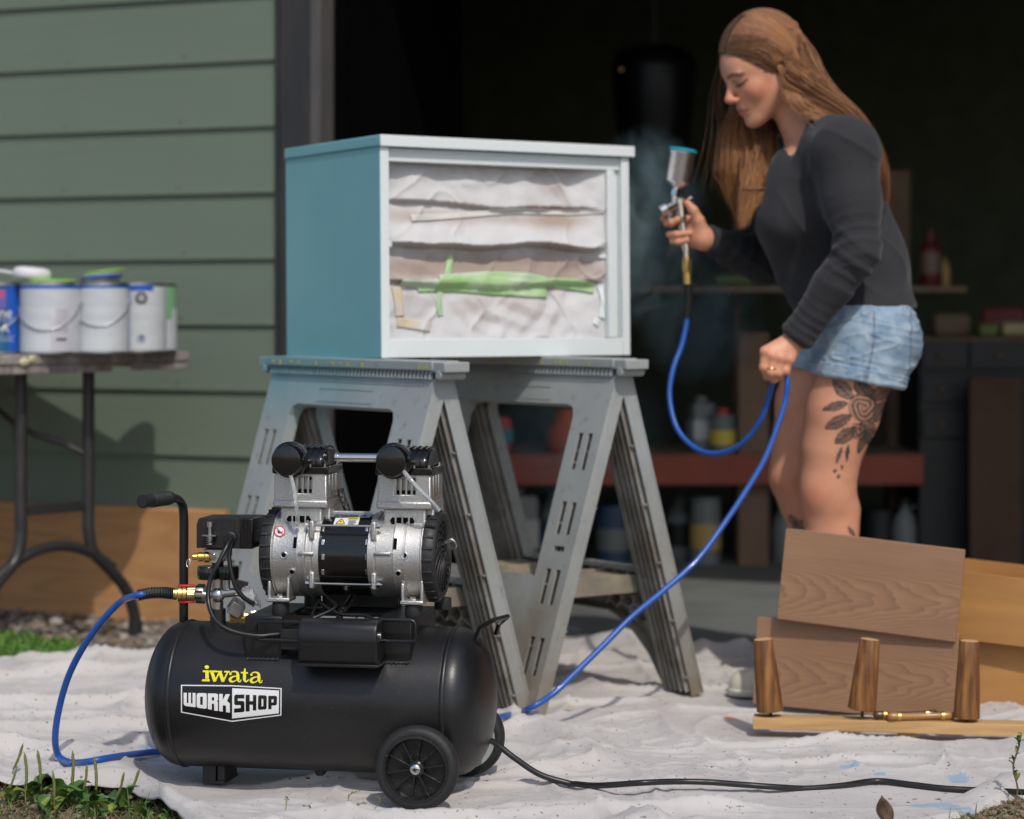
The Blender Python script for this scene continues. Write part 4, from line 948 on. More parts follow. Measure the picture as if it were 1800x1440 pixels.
def c2(px, py):       # photo pixel -> (x,z) on the cabinet front opening plane
    P = cab.matrix_basis.inverted(); o = P @ Vector((0, 0, CAM_H)); d = (P @ at(px, py, 1))-o; k = (.045-o.y)/d.y; p = o+d*k; return p.x, p.z
from functools import lru_cache
def ribbon(name, pts, w_, m, off=.0030, tex=None):
    P = smooth_path([(*c2(*p), 0) for p in pts], 14); vs = []; fs = []; n = 7; W = w_ if hasattr(w_, '__len__') else (w_, w_)
    for i, p in enumerate(P):
        d = P[min(i+1, len(P)-1)]-P[max(i-1, 0)]; d.normalize(); nn = Vector((-d.y, d.x, 0)); ww = np.interp(i/(len(P)-1), np.linspace(0, 1, len(W)), W)
        for k in range(n):
            r_ = p+nn*ww*(k/(n-1)-.5); vs.append((r_.x, r_.y))
    A = np.array(vs); x_ = A[:, 0].clip(PX0+.002, PX1-.002); z_ = A[:, 1].clip(PZ0, PZ1)
    yy = np.min([paper_at(x_+dx, z_+dz) for dx, dz in ((0, 0), (.003, 0), (-.003, 0), (0, .003), (0, -.003))], axis=0)-.0010-off*.22-.0008*fbm(x_*60, z_*60, 0, 2, 5)
    V3 = [(a_, b_, c_) for a_, b_, c_ in zip(x_, yy, z_)]
    for i in range(len(P)-1):
        for k in range(n-1): a_ = i*n+k; fs.append((a_, a_+1, a_+n+1, a_+n))
    o = obj(name, mesh_from(name, V3, fs, 180), m, cab); s_ = o.modifiers.new('s', 'SOLIDIFY'); s_.thickness = .0006; return o
m_gt = mat('green_masking_tape', (.33, .55, .20), .6, col2=(.50, .62, .42), sc1=12, lo=.42, hi=.68, bump=.3, bsc=90)
m_gt2 = mat('oversprayed_green_tape', (.50, .60, .46), .6, col2=(.34, .57, .24), sc1=10)
m_tan = mat('tan_masking_tape', (.60, .50, .34), .6, col2=(.60, .59, .57), sc1=16, lo=.42, hi=.6); m_crm = mat('cream_masking_tape', (.60, .58, .52), .7, col2=(.58, .57, .56), sc1=10)
ribbon('green_tape', [(732, 505), (790, 500), (860, 502), (930, 508), (960, 512)], (.022, .034, .044, .040, .034), m_gt, .007)
ribbon('green_tape', [(765, 492), (850, 487), (920, 490), (955, 494)], (.020, .026, .026, .018), m_gt2, .0050)
ribbon('green_tape', [(905, 508), (955, 498), (1000, 500), (1036, 508)], (.010, .022, .026, .022), m_gt, .0085)
ribbon('green_tape', [(700, 497), (730, 500), (765, 500)], (.014, .018, .022), m_gt2, .010)
ribbon('green_tape', [(791, 448), (786, 470), (777, 492)], .016, m_gt, .0035)
ribbon('green_tape', [(772, 512), (768, 535), (770, 555)], .014, m_gt2, .0040)
ribbon('tan_tape', [(696, 505), (698, 530), (699, 556)], .024, m_tan, .004); ribbon('tan_tape', [(694, 566), (720, 570), (752, 575)], .022, m_tan, .005)
ribbon('cream_tape', [(716, 384), (760, 382), (830, 377), (900, 372), (1000, 374), (1058, 372)], (.016, .014, .013, .012, .010), m_crm, .003)
for (pts, w_) in (([(1046, 500), (1050, 530), (1046, 560)], .02), ([(1040, 560), (1034, 572)], .016)):
    ribbon('paper_flap', pts, w_, m_white, .008)
# ---------------------------------------------------------------- drawers leaning on the cloth
t = NT('walnut'); sp_ = t.n('SeparateXYZ'); t.l(t.co(), sp_.inputs[0]); X_, Zz = sp_.outputs[0], sp_.outputs[2]
dz = t.math('SUBTRACT', Zz, t.math('ADD', .062, t.math('MULTIPLY', X_, .05))); wob = t.noise(1, t.co((4, 4, 14)), det=3, lo=0, hi=1)
rg = t.math('ADD', t.math('ADD', t.math('MULTIPLY', t.math('MULTIPLY', dz, dz), 330), t.math('MULTIPLY', X_, 5.5)), t.math('MULTIPLY', wob, 1.5))
fr_w = t.math('FRACT', t.math('MULTIPLY', rg, 3.6)); ln_ = t.math('POWER', fr_w, 2.2)
fine_ = t.noise(1, t.co((8, 200, 330)), det=3, lo=.3, hi=.75); cl_ = t.noise(1, t.co((3, 3, 9)), lo=.3, hi=.75)
bw = t.mix(cl_, (.37, .205, .110), (.28, .148, .076)); bw = t.mix(t.math('MULTIPLY', ln_, .50), bw, (.105, .055, .033)); bw = t.mix(t.math('MULTIPLY', fine_, .35), bw, (.13, .075, .05))
t.set(Base_Color=bw, Roughness=.55); t.bump(fine_, .15, .0005); m_wal = t.m
m_mah = wood('amber_drawer_wood', (.42, .20, .055), (.27, .115, .03), (.50, .26, .085), sx=.9, sz=6, freq=7, ax=0, rough=.5, fine=.3)
m_wed = mat('walnut_edge', (.42, .25, .15), .6, col2=(.30, .16, .09), sc1=20)
def make_drawer(label, L_, H_, Dp):
    d = empty('drawer', (0, 0, 0), 0, label, 'drawer', 'amber drawers at the right')
    for ya in (0, Dp-.014): mb = MB(); mb.bb(0, L_, ya, ya+.014, 0, H_); obj('side_panel', mb, m_mah, d, bev=.001)
    for xa in (.0005, L_-.0145): mb = MB(); mb.bb(xa, xa+.014, .0145, Dp-.0145, .001, H_-.001); obj('end_panel', mb, m_mah, d, bev=.001)
    mb = MB(); mb.bb(.015, L_-.015, .015, Dp-.015, .010, .015); obj('bottom_panel', mb, m_mah, d)
    return d
def board(label, W_, H_):
    d = empty('walnut_panel', (0, 0, 0), 0, label, 'wood panel', 'walnut panels in front of the drawers'); mb = MB(); mb.bb(0, W_, -.018, 0, 0, H_); obj('panel', mb, m_wal, d, bev=.001)
    mb = MB(); mb.bb(.0008, W_-.0008, -.0172, -.0008, H_, H_+.0006); obj('top_edge', mb, m_wed, d); return d
ra = math.radians
p0 = at(1352, 1236, 5.48); lo_ = make_drawer('lower amber wooden drawer at the right edge, shaded by the one on top', .86, .150, .30); lo_.rotation_euler = (0, ra(1.0), ra(-8)); lo_.location = (p0.x, 5.47, .012)
p1 = at(1400, 1096, 5.47); hi = make_drawer('upper amber wooden drawer at the right edge, tilted down to the right', .86, .150, .30); hi.rotation_euler = (ra(0), ra(5.4), ra(-12)); hi.location = (p1.x, 5.45, p1.z+.011)
p2 = at(1321, 1228, 5.46); b1 = board('lower walnut panel behind the three tapered legs, partly shaded', .445, .192); b1.rotation_euler = (ra(-3), ra(2.6), ra(-17)); b1.location = (p2.x, 5.40, p2.z)
p3 = at(1367, 1087, 5.36); b2 = board('upper walnut panel with arched grain, tilted, below her knees', .392, .200); b2.rotation_euler = (ra(-3), ra(5.6), ra(-14)); b2.location = (p3.x, 5.36, p3.z)
# ---------------------------------------------------------------- board with three tapered legs
m_blond = wood('blond_board', (.60, .37, .15), (.36, .19, .07), (.64, .42, .19), sx=2, sz=20, freq=7, rough=.65, fine=.6)
b0 = at(1323, 1282, 5.08); brz = math.radians(-9)
brd = empty('light_board', (b0.x, b0.y, b0.z), brz, 'light wood board on the cloth with three tapered legs standing on it', 'board')
mb = MB(); mb.bb(0, 1.2, 0, .055, 0, .024); obj('plank', mb, m_blond, brd, bev=.0012)
mb = MB(); mb.bb(.30, .34, .025, .05, -.030, -.0005); mb.bb(.80, .84, .025, .05, -.030, -.0005); obj('support_batten', mb, m_blond, brd)
t_ = NT('stained_leg_wood'); g1 = t_.noise(1, t_.co((75, 75, 7)), lo=.34, hi=.60, det=6); bb_ = t_.mix(g1, (.36, .165, .048), (.10, .040, .015)); bb_ = t_.mix(t_.math('MULTIPLY', t_.noise(9, lo=.35, hi=.7), .75), bb_, (.17, .065, .018))
t_.set(Base_Color=bb_, Roughness=.58, Coat_Weight=.05, Coat_Roughness=.3, Specular_IOR_Level=.3); t_.bump(g1, .3, .001); m_leg = t_.m
m_end = mat('leg_end_grain', (.62, .36, .17), .7); m_bolt = mat('dark_bolt', (.08, .065, .05), .5, .8)
def leg(px, pt, pyb, pyt, rb, rt, label):
    yy = b0.y+.027-math.tan(math.radians(9))*((px-1323)/FPX*5.1); base = at(px, pyb, yy); top = at(pt, pyt, yy)
    L = empty('tapered_leg', base, 0, label, 'furniture leg', 'tapered legs on the light board'); ax = top-base
    h = ax.length; axn = ax.normalized()
    mb = MB(); n = 32; vs = []
    prof_ = [(0, .0), (0, rb*.94), (.0015, rb), (h*.5, (rb+rt)/2*1.015), (h-.0012, rt), (h, rt*.95)]
    mb.lathe(prof_[1:], (0, 0, 0), axn, n); o = obj('leg_body', mb, m_leg, L, smooth=40)
    mb = MB(); mb.cyl(axn*(h+.0002), axn*(h+.0006), rt*.93, n=24); obj('leg_end', mb, m_end, L)
    mb = MB(); mb.cyl((0.001, 0, 0), (0.001, 0, -.016), .0034, n=10); mb.cyl((0.001, 0, -.002), (0.001, 0, 0), .007, n=12); obj('leg_bolt', mb, m_bolt, L)
    return L
leg(1354, 1341, 1250, 1124, .0285, .0205, 'leftmost tapered wooden leg on the board, leaning left')
leg(1515, 1529, 1247, 1124, .0300, .0210, 'middle tapered wooden leg on the board, glossy with a bright highlight')
leg(1699, 1704, 1262, 1127, .0275, .0205, 'rightmost tapered wooden leg on the board, dark stained')
# drawer pulls
m_hand = wood('pull_wood', (.46, .24, .07), (.27, .12, .03), sx=6, sz=30, freq=3, rough=.35, coat=.3); m_handd = wood('dark_pull_wood', (.12, .045, .015), (.05, .02, .01), sx=6, sz=30, freq=3, rough=.35, coat=.3)
def pull(a, b, m, label):
    A, B = a, b; r0 = empty('drawer_pull', A, 0, label, 'drawer pull', 'turned drawer pulls lying on the light board'); d = B-A; L = d.length; dn = d.normalized()
    mb = MB(); mb.lathe([(-.012, .0030), (-.010, .0070), (-.004, .0090), (L*.1, .0088), (L*.16, .0066), (L*.5, .0062), (L*.84, .0066), (L*.9, .0088), (L+.004, .0090), (L+.010, .0065), (L+.012, .003)], (0, 0, 0), dn, 18); obj('grip', mb, m, r0, smooth=50)
    for k in (.10, .88): mb = MB(); mb.lathe([(L*k-.004, .0086), (L*k-.003, .0096), (L*k+.004, .0096), (L*k+.005, .0086)], (0, 0, 0), dn, 18); obj('brass_ring', mb, m_brass, r0)
bt = b0.z+.024+.0098
def onb_(px, py, dy):
    y_ = b0.y+dy-math.tan(math.radians(9))*((px-1323)/FPX*5.1); return Vector(((px-900)/FPX*y_, y_, bt))
pull(onb_(1570, 0, .004), onb_(1668, 0, .036), m_hand, 'light wood turned drawer pull with brass rings, in front')
pull(onb_(1545, 0, .018), onb_(1640, 0, .050), m_handd, 'dark wood turned drawer pull with brass rings, behind the light one')
# ---------------------------------------------------------------- blue air hose (one long run) and power cord
m_hose = mat('blue_hose', (.016, .095, .40), .38, bump=.05, bsc=300, rvar=.1, coat=.1)
HR = .0066
def gpt(px, py, r=HR):
    D = (CAM_H-r-.006)*FPX/(py-540); x = (px-900)/FPX*D; z = max(ch(x, D), ch(x, D-.01), ch(x+.01, D), ch(x-.01, D))+r; D = (CAM_H-z)*FPX/(py-540); return Vector(((px-900)/FPX*D, D, z))
def gpath(pts, r, lift=0):
    P = smooth_path([(x, y, 0) for x, y in pts], 12); out = [gpt(p.x, p.y, r) for p in P]; z = np.array([p.z for p in out]); n = len(z)
    zm = np.array([z[max(0, i-6):i+7].max() for i in range(n)]); zs = np.array([zm[max(0, i-6):i+7].mean() for i in range(n)])
    res = []
    for p, zz in zip(out, zs):
        D = p.y; x = p.x; res.append(Vector((x*(1), D*(CAM_H-zz)/(CAM_H-p.z), zz))); res[-1].x = x*(res[-1].y/D)
    return res[::3]+[res[-1]]
hose = empty('air_hose', gpt(930, 1245), 0, 'blue rubber air hose from the spray gun through her hand to the compressor', 'hose')
hl = lambda P: [p-hose.location for p in P]
def cw(lx, ly, lz): return comp.matrix_basis @ Vector((lx, ly, lz))
GD = 5.75
# run from the gun down, up to her hand, down to the cloth, behind the tank
run = [at(1210, 520, GD), at(1208, 560, GD), at(1199, 605, GD-.01), at(1183, 650, GD-.03), at(1177, 700, GD-.05), at(1191, 755, GD-.08), at(1226, 790, GD-.12), at(1266, 797, GD-.16), at(1306, 778, GD-.2), at(1338, 737, GD-.23), at(1354, 690, GD-.245), at(1361, 660, GD-.25), at(1366, 646, GD-.250), at(1374, 640, GD-.262), at(1381, 648, GD-.27),
       at(1384, 672, 5.47), at(1380, 705, 5.47), at(1368, 745, 5.46), at(1345, 805, 5.44), at(1312, 862, 5.42), at(1270, 925, 5.39), at(1225, 985, 5.35), at(1170, 1035, 5.31), at(1110, 1085, 5.26), at(1060, 1135, 5.22), at(1012, 1182, 5.18), at(972, 1220, 5.15)]
g1_ = at(930, 1246, 5.13); g1_.z = max(g1_.z, ch(g1_.x, g1_.y)+HR); run += [g1_]
run += gpath([(930, 1247), (895, 1257), (868, 1263), (800, 1280), (700, 1295), (600, 1300), (500, 1305), (400, 1312), (330, 1318), (285, 1321), (250, 1324), (200, 1331), (150, 1340), (124, 1341)], HR)[2:]
run += [at(104, 1330, 4.72), at(97, 1300, 4.70), at(103, 1250, 4.68), at(120, 1190, 4.66), at(148, 1135, 4.63), at(185, 1085, 4.60), at(215, 1056, 4.575), at(240, 1047, 4.56)]
ec = cw(*q(244, 1045, -.085)); run[-1] = cw(*(q(240, 1047, -.082))); run.append(cw(*q(262, 1043, -.072)))
mb = MB(); mb.tube(hl(smooth_path(run, 9)), HR, 14); obj('hose_tube', mb, m_hose, hose, smooth=180)
def spring_guard(name, P, r, n, parent, m):
    pts = smooth_path(P, 30); mb = MB(); mb.tube(pts, [r*(1.0 if (i//max(1, len(pts)//n//2)) % 2 else 1.22) for i in range(len(pts))], 14); return obj(name, mb, m, parent, smooth=25)
e_ = [cw(*q(242, 1047, -.080)), cw(*q(262, 1043, -.072)), cw(*q(285, 1042, -.060)), cw(*q(303, 1043.5, -.047))]
spring_guard('strain_relief', hl(e_), .0094, 15, hose, m_plas)
spring_guard('strain_relief', hl([at(1208, 558, GD), at(1210, 530, GD), at(1209, 501, GD)]), .0094, 14, hose, m_plas)
# spray gun
gun = empty('spray_gun', at(1208, 440, GD), 0, 'chrome gravity-feed spray gun with silver cup and teal lid, held in her hand', 'spray gun')
gl = lambda p: p-gun.location
G = lambda px, py, dy=0: gl(at(px, py, GD+dy))
mb = MB(); mb.cyl(G(1209, 500), G(1208, 478), .0105, n=12); mb.cyl(G(1208, 478), G(1207, 458), .0128, n=6); mb.cyl(G(1207, 458), G(1207, 452), .010, n=12); obj('brass_coupler', mb, m_brass, gun, bev=.0008)
mb = MB(); mb.cyl(G(1207, 453), G(1206, 436), .0095, n=8); mb.tube(smooth_path([G(1206, 440), G(1202, 412), G(1198, 385), G(1196, 360), G(1197, 350)], 6), [.0105]*12+[.012]*13, 14)
mb.cyl(G(1198, 350), G(1208, 352, .02), .009, n=14); obj('handle', mb, m_chr, gun, smooth=45)
mb = MB(); mb.cyl(G(1202, 353, .01), G(1166, 369, -.02), .0115, n=18); mb.cyl(G(1170, 367, -.018), G(1160, 372, -.022), .0165, .0135, n=22); mb.cyl(G(1206, 352, .015), G(1215, 349, .02), .0085, n=14); obj('gun_body', mb, m_chr, gun, bev=.001)
mb = MB(); mb.tube(smooth_path([G(1180, 372, -.01), G(1177, 385, -.012), G(1181, 400, -.012), G(1186, 412, -.008)], 5), .0035, 8); obj('trigger', mb, m_chr, gun)
mb = MB(); mb.cyl(G(1184, 362, -.005), G(1190, 326, -.005), .0085, n=14); mb.cyl(G(1187, 345, -.005), G(1189, 334, -.005), .0125, n=6); obj('cup_stem', mb, m_chr, gun)
cb, ct = G(1190, 330, -.005), G(1200, 268, -.005); d_ = (ct-cb); L = d_.length
m_cup = mat('polished_cup', (.92, .93, .95), .30, 1, rvar=.05)
mb = MB(); mb.lathe([(0, .011), (.003, .013), (.013, .0288), (.015, .0300), (L-.006, .0308), (L-.004, .032), (L, .032)], cb, d_, 40); obj('cup', mb, m_cup, gun, smooth=35)
m_tl = mat('teal_lid', (.02, .32, .42), .35)
mb = MB(); mb.lathe([(L, .0318), (L+.002, .0345), (L+.006, .0345), (L+.009, .031), (L+.010, .005)], cb, d_, 40); obj('lid', mb, m_tl, gun, smooth=35)
# power cord on the cloth
cord = empty('power_cord', gpt(1130, 1376, .005), 0, 'black power cord running from the compressor to the right edge', 'cord')
cp_ = gpath([(1000, 1377), (1050, 1381), (1130, 1376), (1190, 1374), (1245, 1375), (1300, 1379), (1370, 1384), (1420, 1386), (1480, 1381), (1540, 1373), (1600, 1379), (1660, 1386), (1740, 1390), (1810, 1393), (1900, 1396)], .0058)
cp_ = [cw(.22, .02, .14), cw(.278, -.02, .125), at(868, 1305, 4.50), at(905, 1333, 4.50), at(950, 1362, 4.50)]+cp_
mb = MB(); mb.tube([p-cord.location for p in smooth_path(cp_, 8)], .0056, 12); obj('cord_sheath', mb, mat('cord_rubber', (.018, .017, .018), .36), cord, smooth=180)
# ---------------------------------------------------------------- folding table with paint cans
t_ = NT('weathered_table_top'); g1 = t_.noise(1, t_.co((90, 90, 3)), lo=.3, hi=.7); bb_ = t_.mix(g1, (.32, .28, .26), (.18, .15, .13)); bb_ = t_.mix(t_.noise(20, lo=.5, hi=.7), bb_, (.42, .39, .36)); t_.set(Base_Color=bb_, Roughness=.85); t_.bump(g1, .5, .003); m_ttop = t_.m
m_tleg = mat('table_leg_metal', (.028, .027, .028), .42, bump=.1, bsc=90, dust=((.2, .16, .12), .3))
fd = Vector((.62, .785, 0)).normalized(); ld = Vector((fd.y, -fd.x, 0))       # frame direction, long direction (towards the camera right)
fc = Vector(((97-900)/FPX*6.48, 6.48, 0)); TRZ = math.atan2(fd.y, fd.x)
tab = empty('folding_table', fc, TRZ, 'old folding table with grey weathered top and black bent-tube legs, by the green wall', 'table')
# local: x = along the short side, y = away from the end (long direction, into the left)
TZ_ = .776
mb = MB(); mb.bb(-.40, .40, -.10, 1.70, TZ_-.026, TZ_); obj('table_top', mb, m_ttop, tab, bev=.004)
mb = MB(); mb.bb(-.395, -.377, -.095, 1.69, TZ_-.052, TZ_-.0265); mb.bb(.377, .395, -.095, 1.69, TZ_-.045, TZ_-.0265); mb.bb(-.376, .12, -.095, -.077, TZ_-.050, TZ_-.0265); mb.bb(.20, .376, -.095, -.077, TZ_-.048, TZ_-.0265); obj('table_apron', mb, m_ttop, tab, bev=.003)
m_putty = mat('dried_putty', (.62, .58, .36), .8)
mb = MB(); mb.sphere((-.19, -.099, TZ_-.018), (.018, .008, .012), 12); mb.sphere((-.165, -.099, TZ_-.010), (.012, .006, .01), 10); obj('putty_blob', mb, m_putty, tab)
for yl in (0, 1.35):
    mb = MB(); r_ = .0155
    for s in (-1, 1):
        P = [(s*.118, yl, TZ_-.028), (s*.118, yl, .36), (s*.118, yl, .30), (s*.135, yl, .235), (s*.19, yl, .185), (s*.255, yl, .12), (s*.285, yl, .05), (s*.290, yl, .006)]
        mb2 = MB(); mb2.tube(smooth_path(P, 6), .0165, 14); obj('leg', mb2, m_tleg, tab, smooth=60)
        mb2 = MB(); mb2.cyl((s*.290, yl, -.012), (s*.290, yl, .03), .020, n=14); obj('foot_cap', mb2, m_rub, tab)
    mb2 = MB(); P = [(.205*t_, yl, .185+.075*(1-t_*t_)) for t_ in np.linspace(-1, 1, 17)]; mb2.tube(P, .0150, 12); obj('arch_brace', mb2, m_tleg, tab, smooth=60)
    mb2 = MB(); mb2.box((0, yl, .362), (.22, .012, .030)); obj('cross_bar', mb2, m_tleg, tab, bev=.003)
    mb2 = MB(); mb2.tube(smooth_path([(.115, yl+.004, .50), (.08, yl+.06, .53), (0, yl+.16, .58), (0, yl+.40, .72)], 6), .009, 8); mb2.tube(smooth_path([(-.115, yl+.004, .52), (-.08, yl+.06, .55), (0, yl+.16, .58)], 6), .009, 8); obj('folding_strut', mb2, m_tleg, tab)
m_canmet = mat('can_metal', (.55, .56, .57), .35, 1, rvar=.1)
m_can_w = mat('can_label_back', (.58, .61, .63), .45, col2=(.50, .53, .56), sc1=6, stretch=(1, 1, 6))
m_blue = flatmat('can_blue', (.015, .10, .48), .4); m_navy = mat('can_navy', (.010, .03, .13), .4, col2=(.01, .12, .24), sc1=7, rvar=.1); m_green = flatmat('can_green', (.30, .62, .08), .5); m_lt = flatmat('can_print_pale', (.45, .50, .62), .5); m_pg = flatmat('can_pale_green', (.20, .42, .22), .5)
def arc_patch(mb, r, a0, a1, z0, z1, n=14):
    vs = []; 
    for k in range(n+1):
        a = math.radians(a0+(a1-a0)*k/n); vs += [(r*math.cos(a), r*math.sin(a), z0), (r*math.cos(a), r*math.sin(a), z1)]
    mb.add(vs, [(2*k, 2*k+2, 2*k+3, 2*k+1) for k in range(n)])
def can_text(parent, txt, size, a_c, z, r, m, squeeze=1.0):
    cu = bpy.data.curves.new('t', 'FONT'); cu.body = txt; cu.size = size; cu.align_x = 'CENTER'; cu.align_y = 'CENTER'
    o = bpy.data.objects.new('t', cu); COL.objects.link(o); dg = bpy.context.evaluated_depsgraph_get(); me = bpy.data.meshes.new_from_object(o.evaluated_get(dg)); bpy.data.objects.remove(o)
    vs = []
    for v_ in me.vertices:
        a = math.radians(a_c)+v_.co.x*squeeze/r; vs.append((r*math.cos(a), r*math.sin(a), z+v_.co.y))
    fs = [tuple(p.vertices) for p in me.polygons]; bpy.data.meshes.remove(me)
    return obj('printed_word', mesh_from('printed_word', vs, fs, 0), m, parent)
def can(px, pyb, D, label, wrap, r=.078, h=.19, lid=None):
    b_ = at(px, pyb, D); c = empty('paint_can', (b_.x, b_.y, TZ_+.0005), 0, label, 'paint can', 'paint cans on the folding table')
    mb = MB(); mb.lathe([(0, r*.98), (.002, r+.002), (.006, r+.002), (.008, r), (h-.012, r), (h-.010, r+.002), (h-.003, r+.002), (h, r-.001), (h-.001, r-.008)], (0, 0, 0), (0, 0, 1), 48); bd = obj('can_body', mb, m_canmet, c, smooth=30)
    front = -90
    for (nm, m, a0, a1, z0, z1, off) in wrap: mb = MB(); arc_patch(mb, r+off*1.5+.0006, front+a0, front+a1, z0, z1, 90); obj(nm, mb, m, bd, fixn=False)
    mb = MB(); mb.lathe([(h-.004, r-.010), (h-.002, r-.010), (h-.001, r-.022), (h-.006, r-.026), (h-.006, .001)], (0, 0, 0), (0, 0, 1), 40); obj('lid', mb, m_canmet if lid is None else lid, c, smooth=40)
    return c, bd
def bail(c, r, z, drop, y=-1, m=None):
    P = [(r*1.03*math.cos(math.radians(t_)), y*r*1.05*math.sin(math.radians(t_))*1.0, z-drop*math.sin(math.radians(t_))) for t_ in np.linspace(0, 180, 25)]
    mb = MB(); mb.tube(P, .0022, 8); obj('handle', mb, m or m_canmet, c, smooth=60)
    for sx in (-1, 1): mb = MB(); mb.lathe([(0, .010), (.003, .010), (.006, .004)], (sx*r, 0, z), (sx, 0, 0), 16); obj('handle_ear', mb, m_canmet, c)
full = lambda m, off=.0004, z0=.007, z1=.180: ('wrap', m, -178, 178, z0, z1, off)
DC = 6.42
c, bd = can(-10, 621, DC-.02, 'navy and teal paint can with printed words, leftmost on the table', [full(m_navy), ('side_band', m_blue, 38, 62, .007, .180, .0007), ('hazard_panel', mat('purple_panel', (.12, .12, .42), .5), 14, 36, .118, .172, .0009), ('panel_mark', flatmat('mark_red', (.6, .06, .12)), 21, 29, .148, .166, .0012)])
for txt, sz, ac, z, m in (('opaline', .040, -84, .108, m_wht), ('INTERIOR PAINT', .012, -72, .088, m_lt), ('A', .034, -58, .067, m_wht), ('PREMIUM COAT', .011, -66, .045, m_lt), ('SATIN ENAMEL', .011, -66, .036, m_lt), ('oil', .026, -100, .018, m_wht)):
    can_text(c, txt, sz, ac, z  , .0812, m)
bail(c, .078, .135, .075)
P_ = [(.078*math.cos(t_)*1.0, .01, .185+.035*math.sin(t_)) for t_ in np.linspace(.1, 2.9, 14)]; mb = MB(); mb.tube(P_, .004, 8); obj('plastic_grip', mb, m_can_w, c)
c, bd = can(88, 625, DC-.04, 'white-backed paint can with blue rim and barcode label, under the white plastic cap', [full(m_can_w), ('blue_band', m_blue, -178, 178, .172, .1835, .0008), ('text_panel', mat('label_lilac', (.62, .60, .66), .5), 12, 58, .008, .125, .0008), ('barcode_patch', m_kl, 22, 42, .036, .042, .0012)])
for i in range(9): can_text(c, 'paint rinse keep from frost', .0045, -90+34, .060+.007*i  , .0812, m_kl, .7)
bail(c, .078, .135, .072)
mb = MB(); mb.lathe([(0, .046), (.003, .050), (.016, .050), (.026, .044), (.030, .030), (.031, .001)], (0, 0, 0), (.10, 0, 1), 32); o = obj('plastic_tub', mb, mat('white_cap', (.78, .78, .78), .5), None, smooth=60, label='white round plastic tub resting on a green lid on the can', category='tub', loc=(c.location.x-.045, c.location.y-.02, TZ_+.199))
mb = MB(); mb.lathe([(0, .072), (.004, .074), (.006, .072), (.006, .001)], (0, 0, .1905), (0, 0, 1), 36); o = obj('can_lid', mb, m_green, None, label='green rimmed lid loose on the can under the white cap', category='lid', loc=(c.location.x-.006, c.location.y, TZ_))
c, bd = can(180, 624, DC+.02, 'white-backed paint can in the middle, with a stack of lids on top', [full(m_can_w), ('blue_band', m_blue, -178, 178, .174, .1835, .0008), ('side_strip', m_can_w, -80, -60, .02, .10, .001)], r=.070)
bail(c, .070, .135, .062)
for k, (m, dz, tl) in enumerate(((m_canmet, .191, .02), (m_blue, .199, .07), (m_lt, .205, .10), (m_green, .213, .13))):
    mb = MB(); mb.lathe([(0, .052), (.002, .056), (.005, .056), (.006, .050), (.004, .001)], (0, 0, 0), (-tl, .0, 1), 32); obj('can_lid', mb, m, None, label='%s lid of the stack on the middle paint can' % ('silver bottom', 'blue second', 'pale third', 'green topmost')[k], category='lid', loc=(c.location.x-.006+.004*k, c.location.y, TZ_+dz+.002))
c, bd = can(243, 620, DC+.16, 'blue and white paint can with a round black emblem, rightmost in front', [full(m_can_w, z1=.185), ('blue_side', m_blue, -88, -8, .007, .185, .0007), ('top_band', m_blue, -88, 40, .168, .183, .0011), ('pale_sweep', m_lt, -85, -45, .10, .165, .0010)], r=.075)
mb = MB(); a = math.radians(-90+15); p = Vector((.0765*math.cos(a), .0765*math.sin(a), .148)); nrm = Vector((math.cos(a), math.sin(a), 0)); mb.lathe([(0, .016), (.0012, .016)], p, nrm, 24); mb2 = MB(); mb2.lathe([(.0012, .010), (.0016, .010)], p, nrm, 20); obj('emblem', mb, m_kl, bd); obj('emblem_centre', mb2, m_canmet, bd)
mb = MB(); p = Vector((.0765*math.cos(a), .0765*math.sin(a), .040)); mb.lathe([(0, .013), (.001, .013), (.001, .010), (0, .010)], p, nrm, 8); obj('emblem', mb, m_lt, bd)
c, bd = can(268, 619, DC+.26, 'white and green container behind the rightmost can', [full(m_can_w, z1=.12), ('green_top', m_pg, -178, 178, .12, .184, .0006), ('green_peak', m_pg, 20, 60, .09, .13, .0009)], r=.066, lid=m_pg)
# ---------------------------------------------------------------- storage rack and clutter in the garage
RY = 8.25
m_post = mat('rack_post_wood', (.20, .125, .075), .8, col2=(.14, .085, .05), sc1=4); m_or = mat('orange_beam_paint', (.30, .065, .035), .7, col2=(.22, .05, .03), sc1=3)
m_shelf = mat('shelf_wood', (.22, .15, .09), .8, col2=(.16, .11, .07), sc1=5)
def wx(px, D=RY): return (px-900)/FPX*D
def wz(py, D=RY): return CAM_H-(py-540)/FPX*D
rack = empty('storage_rack', (wx(1325), RY, 0), 0, 'orange-beamed storage rack with wooden post in the dark garage', 'rack')
rl = lambda a, b, c: (a-wx(1325), b-RY, c)
def rbox(name, px0, px1, py0, py1, y0, y1, m, parent=rack, bev=.004):
    mb = MB(); x0, z1_ = wx(px0, y0), wz(py0, y0); x1, z0_ = wx(px1, y0), wz(py1, y0); mb.bb(x0-wx(1325), x1-wx(1325), y0-RY, y1-RY, z0_, z1_); return obj(name, mb, m, parent, bev=bev)
rbox('beam', 775, 1624, 800, 853, 8.25, 8.29, m_or); rbox('beam', 775, 1624, 800, 850, 8.86, 8.90, m_or)
rbox('post', 1298, 1352, 585, 1016, 8.32, 8.42, m_post); rbox('post', 1290, 1300, 300, 1000, 8.80, 8.90, m_post); rbox('post', 778, 810, 300, 1000, 8.8, 8.9, m_post)
rbox('post', 1560, 1600, 300, 990, 8.8, 8.9, m_post)
rbox('shelf_board', 775, 1624, 798, 803, 8.292, 8.858, m_shelf); rbox('shelf_board', 1060, 1640, 503, 514, 8.30, 8.90, m_shelf)
